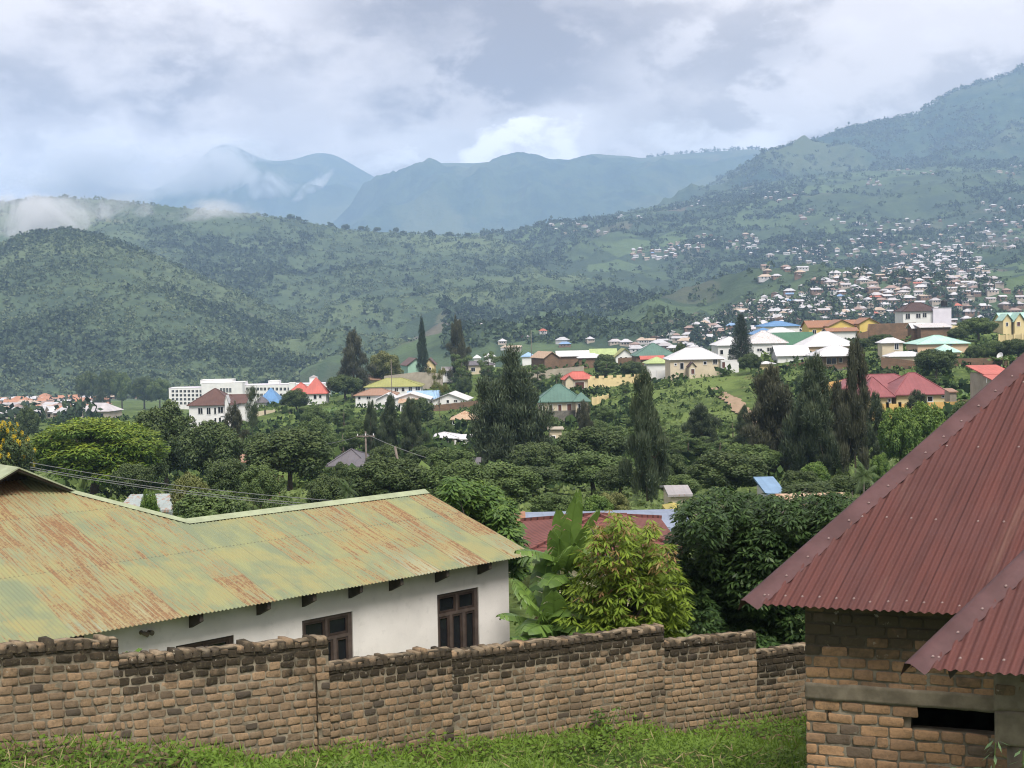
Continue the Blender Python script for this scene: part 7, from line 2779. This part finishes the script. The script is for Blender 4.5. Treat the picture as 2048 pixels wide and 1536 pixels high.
for (px, py) in [(1010, 702), (1030, 702), (1125, 690), (1180, 684), (1130, 696), (1300, 690), (960, 655), (1050, 680), (1086, 668), (1005, 690), (1230, 690), (1252, 694), (1140, 640)]:
    p = hit(LC.z, px, py, 700, 3000, 400) or hit(LB.z, px, py, 1000, 3000, 400)
    if p is not None:
        spots.append((p, px, py, 'valley'))
for _ in range(2600):
    px = rn.uniform(-40, 292)
    py = rn.uniform(764, 842)
    if px > 205 and py > 802:
        continue
    p = hit(lambda X, Y: gz(X, Y, False), px, py, 500, 1700, 400)
    if p is None or not free(p[0], p[1], 15 if py > 800 else 17):
        continue
    spots.append((p, px, py, 'left'))
print('town spots', len(spots))
spots.sort(key=lambda s: s[0][1])
DESC = {'white': 'white', 'grey': 'dull grey', 'rusty': 'rust-brown', 'red': 'red', 'blue': 'blue', 'terracotta': 'terracotta', 'tan': 'tan'}
rest = []
town = []
cnt = 0
for (p, px, py, zone) in spots:
    if zone == 'left':
        roof = pick(rn, {'terracotta': 5, 'white': 3, 'tan': 3, 'rusty': 2, 'grey': 1})
        wall_ = pick(rn, {'brown': 3, 'cream': 3})
        kd = pick(rn, {'hip': 2, 'gable': 4})
    else:
        roof = pick(rn, {'white': 10, 'grey': 6, 'rusty': 2.5, 'red': .15, 'blue': .5, 'tan': 2.0})
        wall_ = pick(rn, {'brown': 4, 'cream': 3, 'white': 1.5})
        kd = pick(rn, {'hip': 5, 'gable': 3})
    sz = rn.choice([0, 1, 2, 3])
    me = town_proto(kd, roof, wall_, sz)
    rot = rn.choice([0, .25, -.3, 1.3, .1, -.1]) + rn.uniform(-.12, .12)
    scl = rn.uniform(.6, .95) * {'hamlet': 1.05, 'left': 1.25}.get(zone, .92 if py < 640 else .84)
    if cnt < 300:
        cnt += 1
        o = bpy.data.objects.new('house', me)
        COL.objects.link(o)
        o.location = (p[0], p[1], p[2] + .2)
        o.rotation_euler = (0, 0, rot)
        o.scale = (scl, scl, scl)
        shape = 'pyramid-roofed' if kd == 'hip' else 'gabled'
        if zone == 'left':
            place = 'in the left town, ' + ('lowest rows' if py > 815 else ('middle rows' if py > 790 else 'top rows'))
        elif zone == 'valley':
            place = 'alone on the valley floor'
        else:
            lm = [(1330, 'left tip of the right town'), (1430, 'town left of the single pine'), (1520, 'town right of the single pine'), (1610, 'town above the blue roofs'), (1700, 'town above the yellow house'),
                  (1800, 'town left of the tall villa'), (1905, 'town behind the tall villa'), (3000, 'town right of the tall villa')]
            place = 'in the ' + [q[1] for q in lm if px <= q[0]][0]
            place += ', upper rows' if py < 600 else (', middle rows' if py < 640 else '')
        town.append((o, px, f'{DESC[roof]} {shape} {wall_}-walled', place))
    else:
        rest.append((p, rot, scl, kd, roof, wall_, sz))
from collections import defaultdict
byk = defaultdict(list)
for q in town:
    byk[(q[2], q[3])].append(q)
ORD = ['first', 'second', 'third', 'fourth', 'fifth', 'sixth', 'seventh', 'eighth', 'ninth', 'tenth', 'eleventh', 'twelfth', 'thirteenth', 'fourteenth', 'fifteenth', 'sixteenth', 'seventeenth', 'eighteenth', 'nineteenth', 'twentieth']
for (ds, pl_), qs in byk.items():
    qs.sort(key=lambda q: q[1])
    for i, q in enumerate(qs):
        lab = (f'{ds} house {pl_}' if len(qs) == 1 else f'{ds} house {pl_}, {ORD[min(i, 19)]} from left')
        tag(q[0], lab, 'house', 'small houses of the towns')
# the farther houses beyond the nearest three hundred: one object
mats_ = [TW[k_] for k_ in TW] + [TR[k_] for k_ in TR] + [M_GLASS]
wi_i = {k_: i for i, k_ in enumerate(TW)}
ri_i = {k_: i + len(TW) for i, k_ in enumerate(TR)}
V, F, MI = [], [], []
for (p, rot, scl, kd, roof, wall_, sz) in rest:
    w_, d_ = [(9, 8), (12, 8.5), (8, 10), (14, 9)][sz]
    v, f, mi = town_mesh(w_, d_, 2.9, 2.6 if kd == 'hip' else 1.7, kd, roof, wall_)
    b = len(V)
    c_, s_ = math.cos(rot), math.sin(rot)
    V += [(p[0] + (x * c_ - y * s_) * scl, p[1] + (x * s_ + y * c_) * scl, p[2] + .2 + z * scl) for (x, y, z) in v]
    F += [tuple(i + b for i in q) for q in f]
    MI += [wi_i[wall_] if q == 0 else (ri_i[roof] if q == 1 else len(mats_) - 1) for q in mi]
o = build('distant_houses', V, F, mats_, None)
o.data.polygons.foreach_set('material_index', np.array(MI, dtype=np.int32))
tag(o, 'hundreds of tiny white-roofed houses farther up the right slope', None, kind='stuff')

# trees between the town houses
r = np.random.default_rng(55)
pts = []
for _ in range(2400):
    px = r.uniform(1262, 2070)
    py = r.uniform(500, 705)
    if py < float(dense_line(px)) - 6:
        continue
    if r.random() > (.5 if float(vnoise(px / 38.0, py / 16.0, 5)) > .62 else .10):
        continue
    p = hit(LC.z, px, py, 700, 3600, 260)
    if p is not None:
        pts.append(p)
P = np.array(pts)
scatter('town_trees', P, np.clip(r.normal(4.2, 1.3, len(P)), 2, 8), B_SLOPE, 'dark trees between the houses of the right town', seed=8, vv=r.random(len(P)) * .5, squash=1.0, sub=2)
pts = []
for _ in range(170):
    px, py = r.uniform(-40, 330), r.uniform(762, 850)
    p = hit(lambda X, Y: gz(X, Y, False), px, py, 400, 1700, 300)
    if p is not None and not (px > 190 and py > 800):
        pts.append(p)
P = np.array(pts)
scatter('town_trees', P, np.clip(r.normal(3.2, 1.0, len(P)), 1.5, 6), B_SLOPE, 'trees between the houses of the left town', seed=9, vv=r.random(len(P)) * .6, squash=1.0, sub=2)


# ---- low cloud and mist caught on the hill and the peak -------------------------
def mist(name, px, py, Y, sx_, sy_, sz_, dens, scale, label, thr=.45, seed=0.0, tilt=0.0, soft=.2):
    """an ellipsoid of broken cloud; sizes are half extents in metres"""
    m = bpy.data.materials.new(name + '_air')
    m.use_nodes = True
    t = m.node_tree
    for n_ in list(t.nodes):
        t.nodes.remove(n_)
    T = NT(t)
    tc = T.n('ShaderNodeTexCoord').outputs['Object']
    P = T.vmath('ADD', T.vmath('MULTIPLY', tc, (sx_ / 100., sy_ / 100., sz_ / 100.)), (seed, seed * 2, seed * 3))
    n_ = T.noise(P, scale, 8, .68, .8)
    l = T.vmath('LENGTH', tc)
    fall = T.ramp(l, 1.0, .45)
    d_ = T.math('MULTIPLY', T.ramp(T.math('ADD', n_, T.math('MULTIPLY', T.math('SUBTRACT', fall, 1.0), .28)), thr, thr + soft), T.math('MULTIPLY', fall, dens))
    pv = T.n('ShaderNodeVolumePrincipled', {'Color': (.97, .98, 1.0), 'Density': d_, 'Anisotropy': 0.25})
    T.n('ShaderNodeOutputMaterial', {'Volume': pv.outputs[0]})
    bv, bf = ico(3)
    o = build(name, bv, bf, m, None)
    o.location = at(px, py, Y)
    o.scale = (sx_, sy_, sz_)
    o.rotation_euler = (0, tilt, 0)
    tag(o, label, None, kind='stuff')
    return o


mist('mist', 50, 432, 2350, 250, 90, 62, .08, .8, 'white mist bank drifting over the left end of the hill', thr=.42, seed=1)
mist('mist', 290, 415, 2500, 340, 90, 44, .035, .8, 'thin mist trailing along the hill crest', thr=.46, seed=2.2, tilt=.05)
mist('cloud', 500, 372, 8300, 560, 160, 180, .030, .26, 'torn white cloud lying below the twin summits', thr=.45, seed=3.1)
mist('cloud', 625, 375, 8300, 360, 120, 80, .045, .30, 'slanting wisp of cloud on the right summit flank', thr=.44, seed=4.7, tilt=-.75)
mist('cloud', 520, 300, 8800, 560, 160, 120, .020, .26, 'pale cloud veiling the saddle between the twin summits', thr=.45, seed=5.9)
mist('cloud', 250, 345, 8000, 1150, 260, 260, .016, .22, 'wide pale cloud hiding the mountain left of the summits', thr=.38, seed=7.3)
scene.cycles.volume_step_rate = 1.0
scene.cycles.volume_preview_step_rate = 1.0
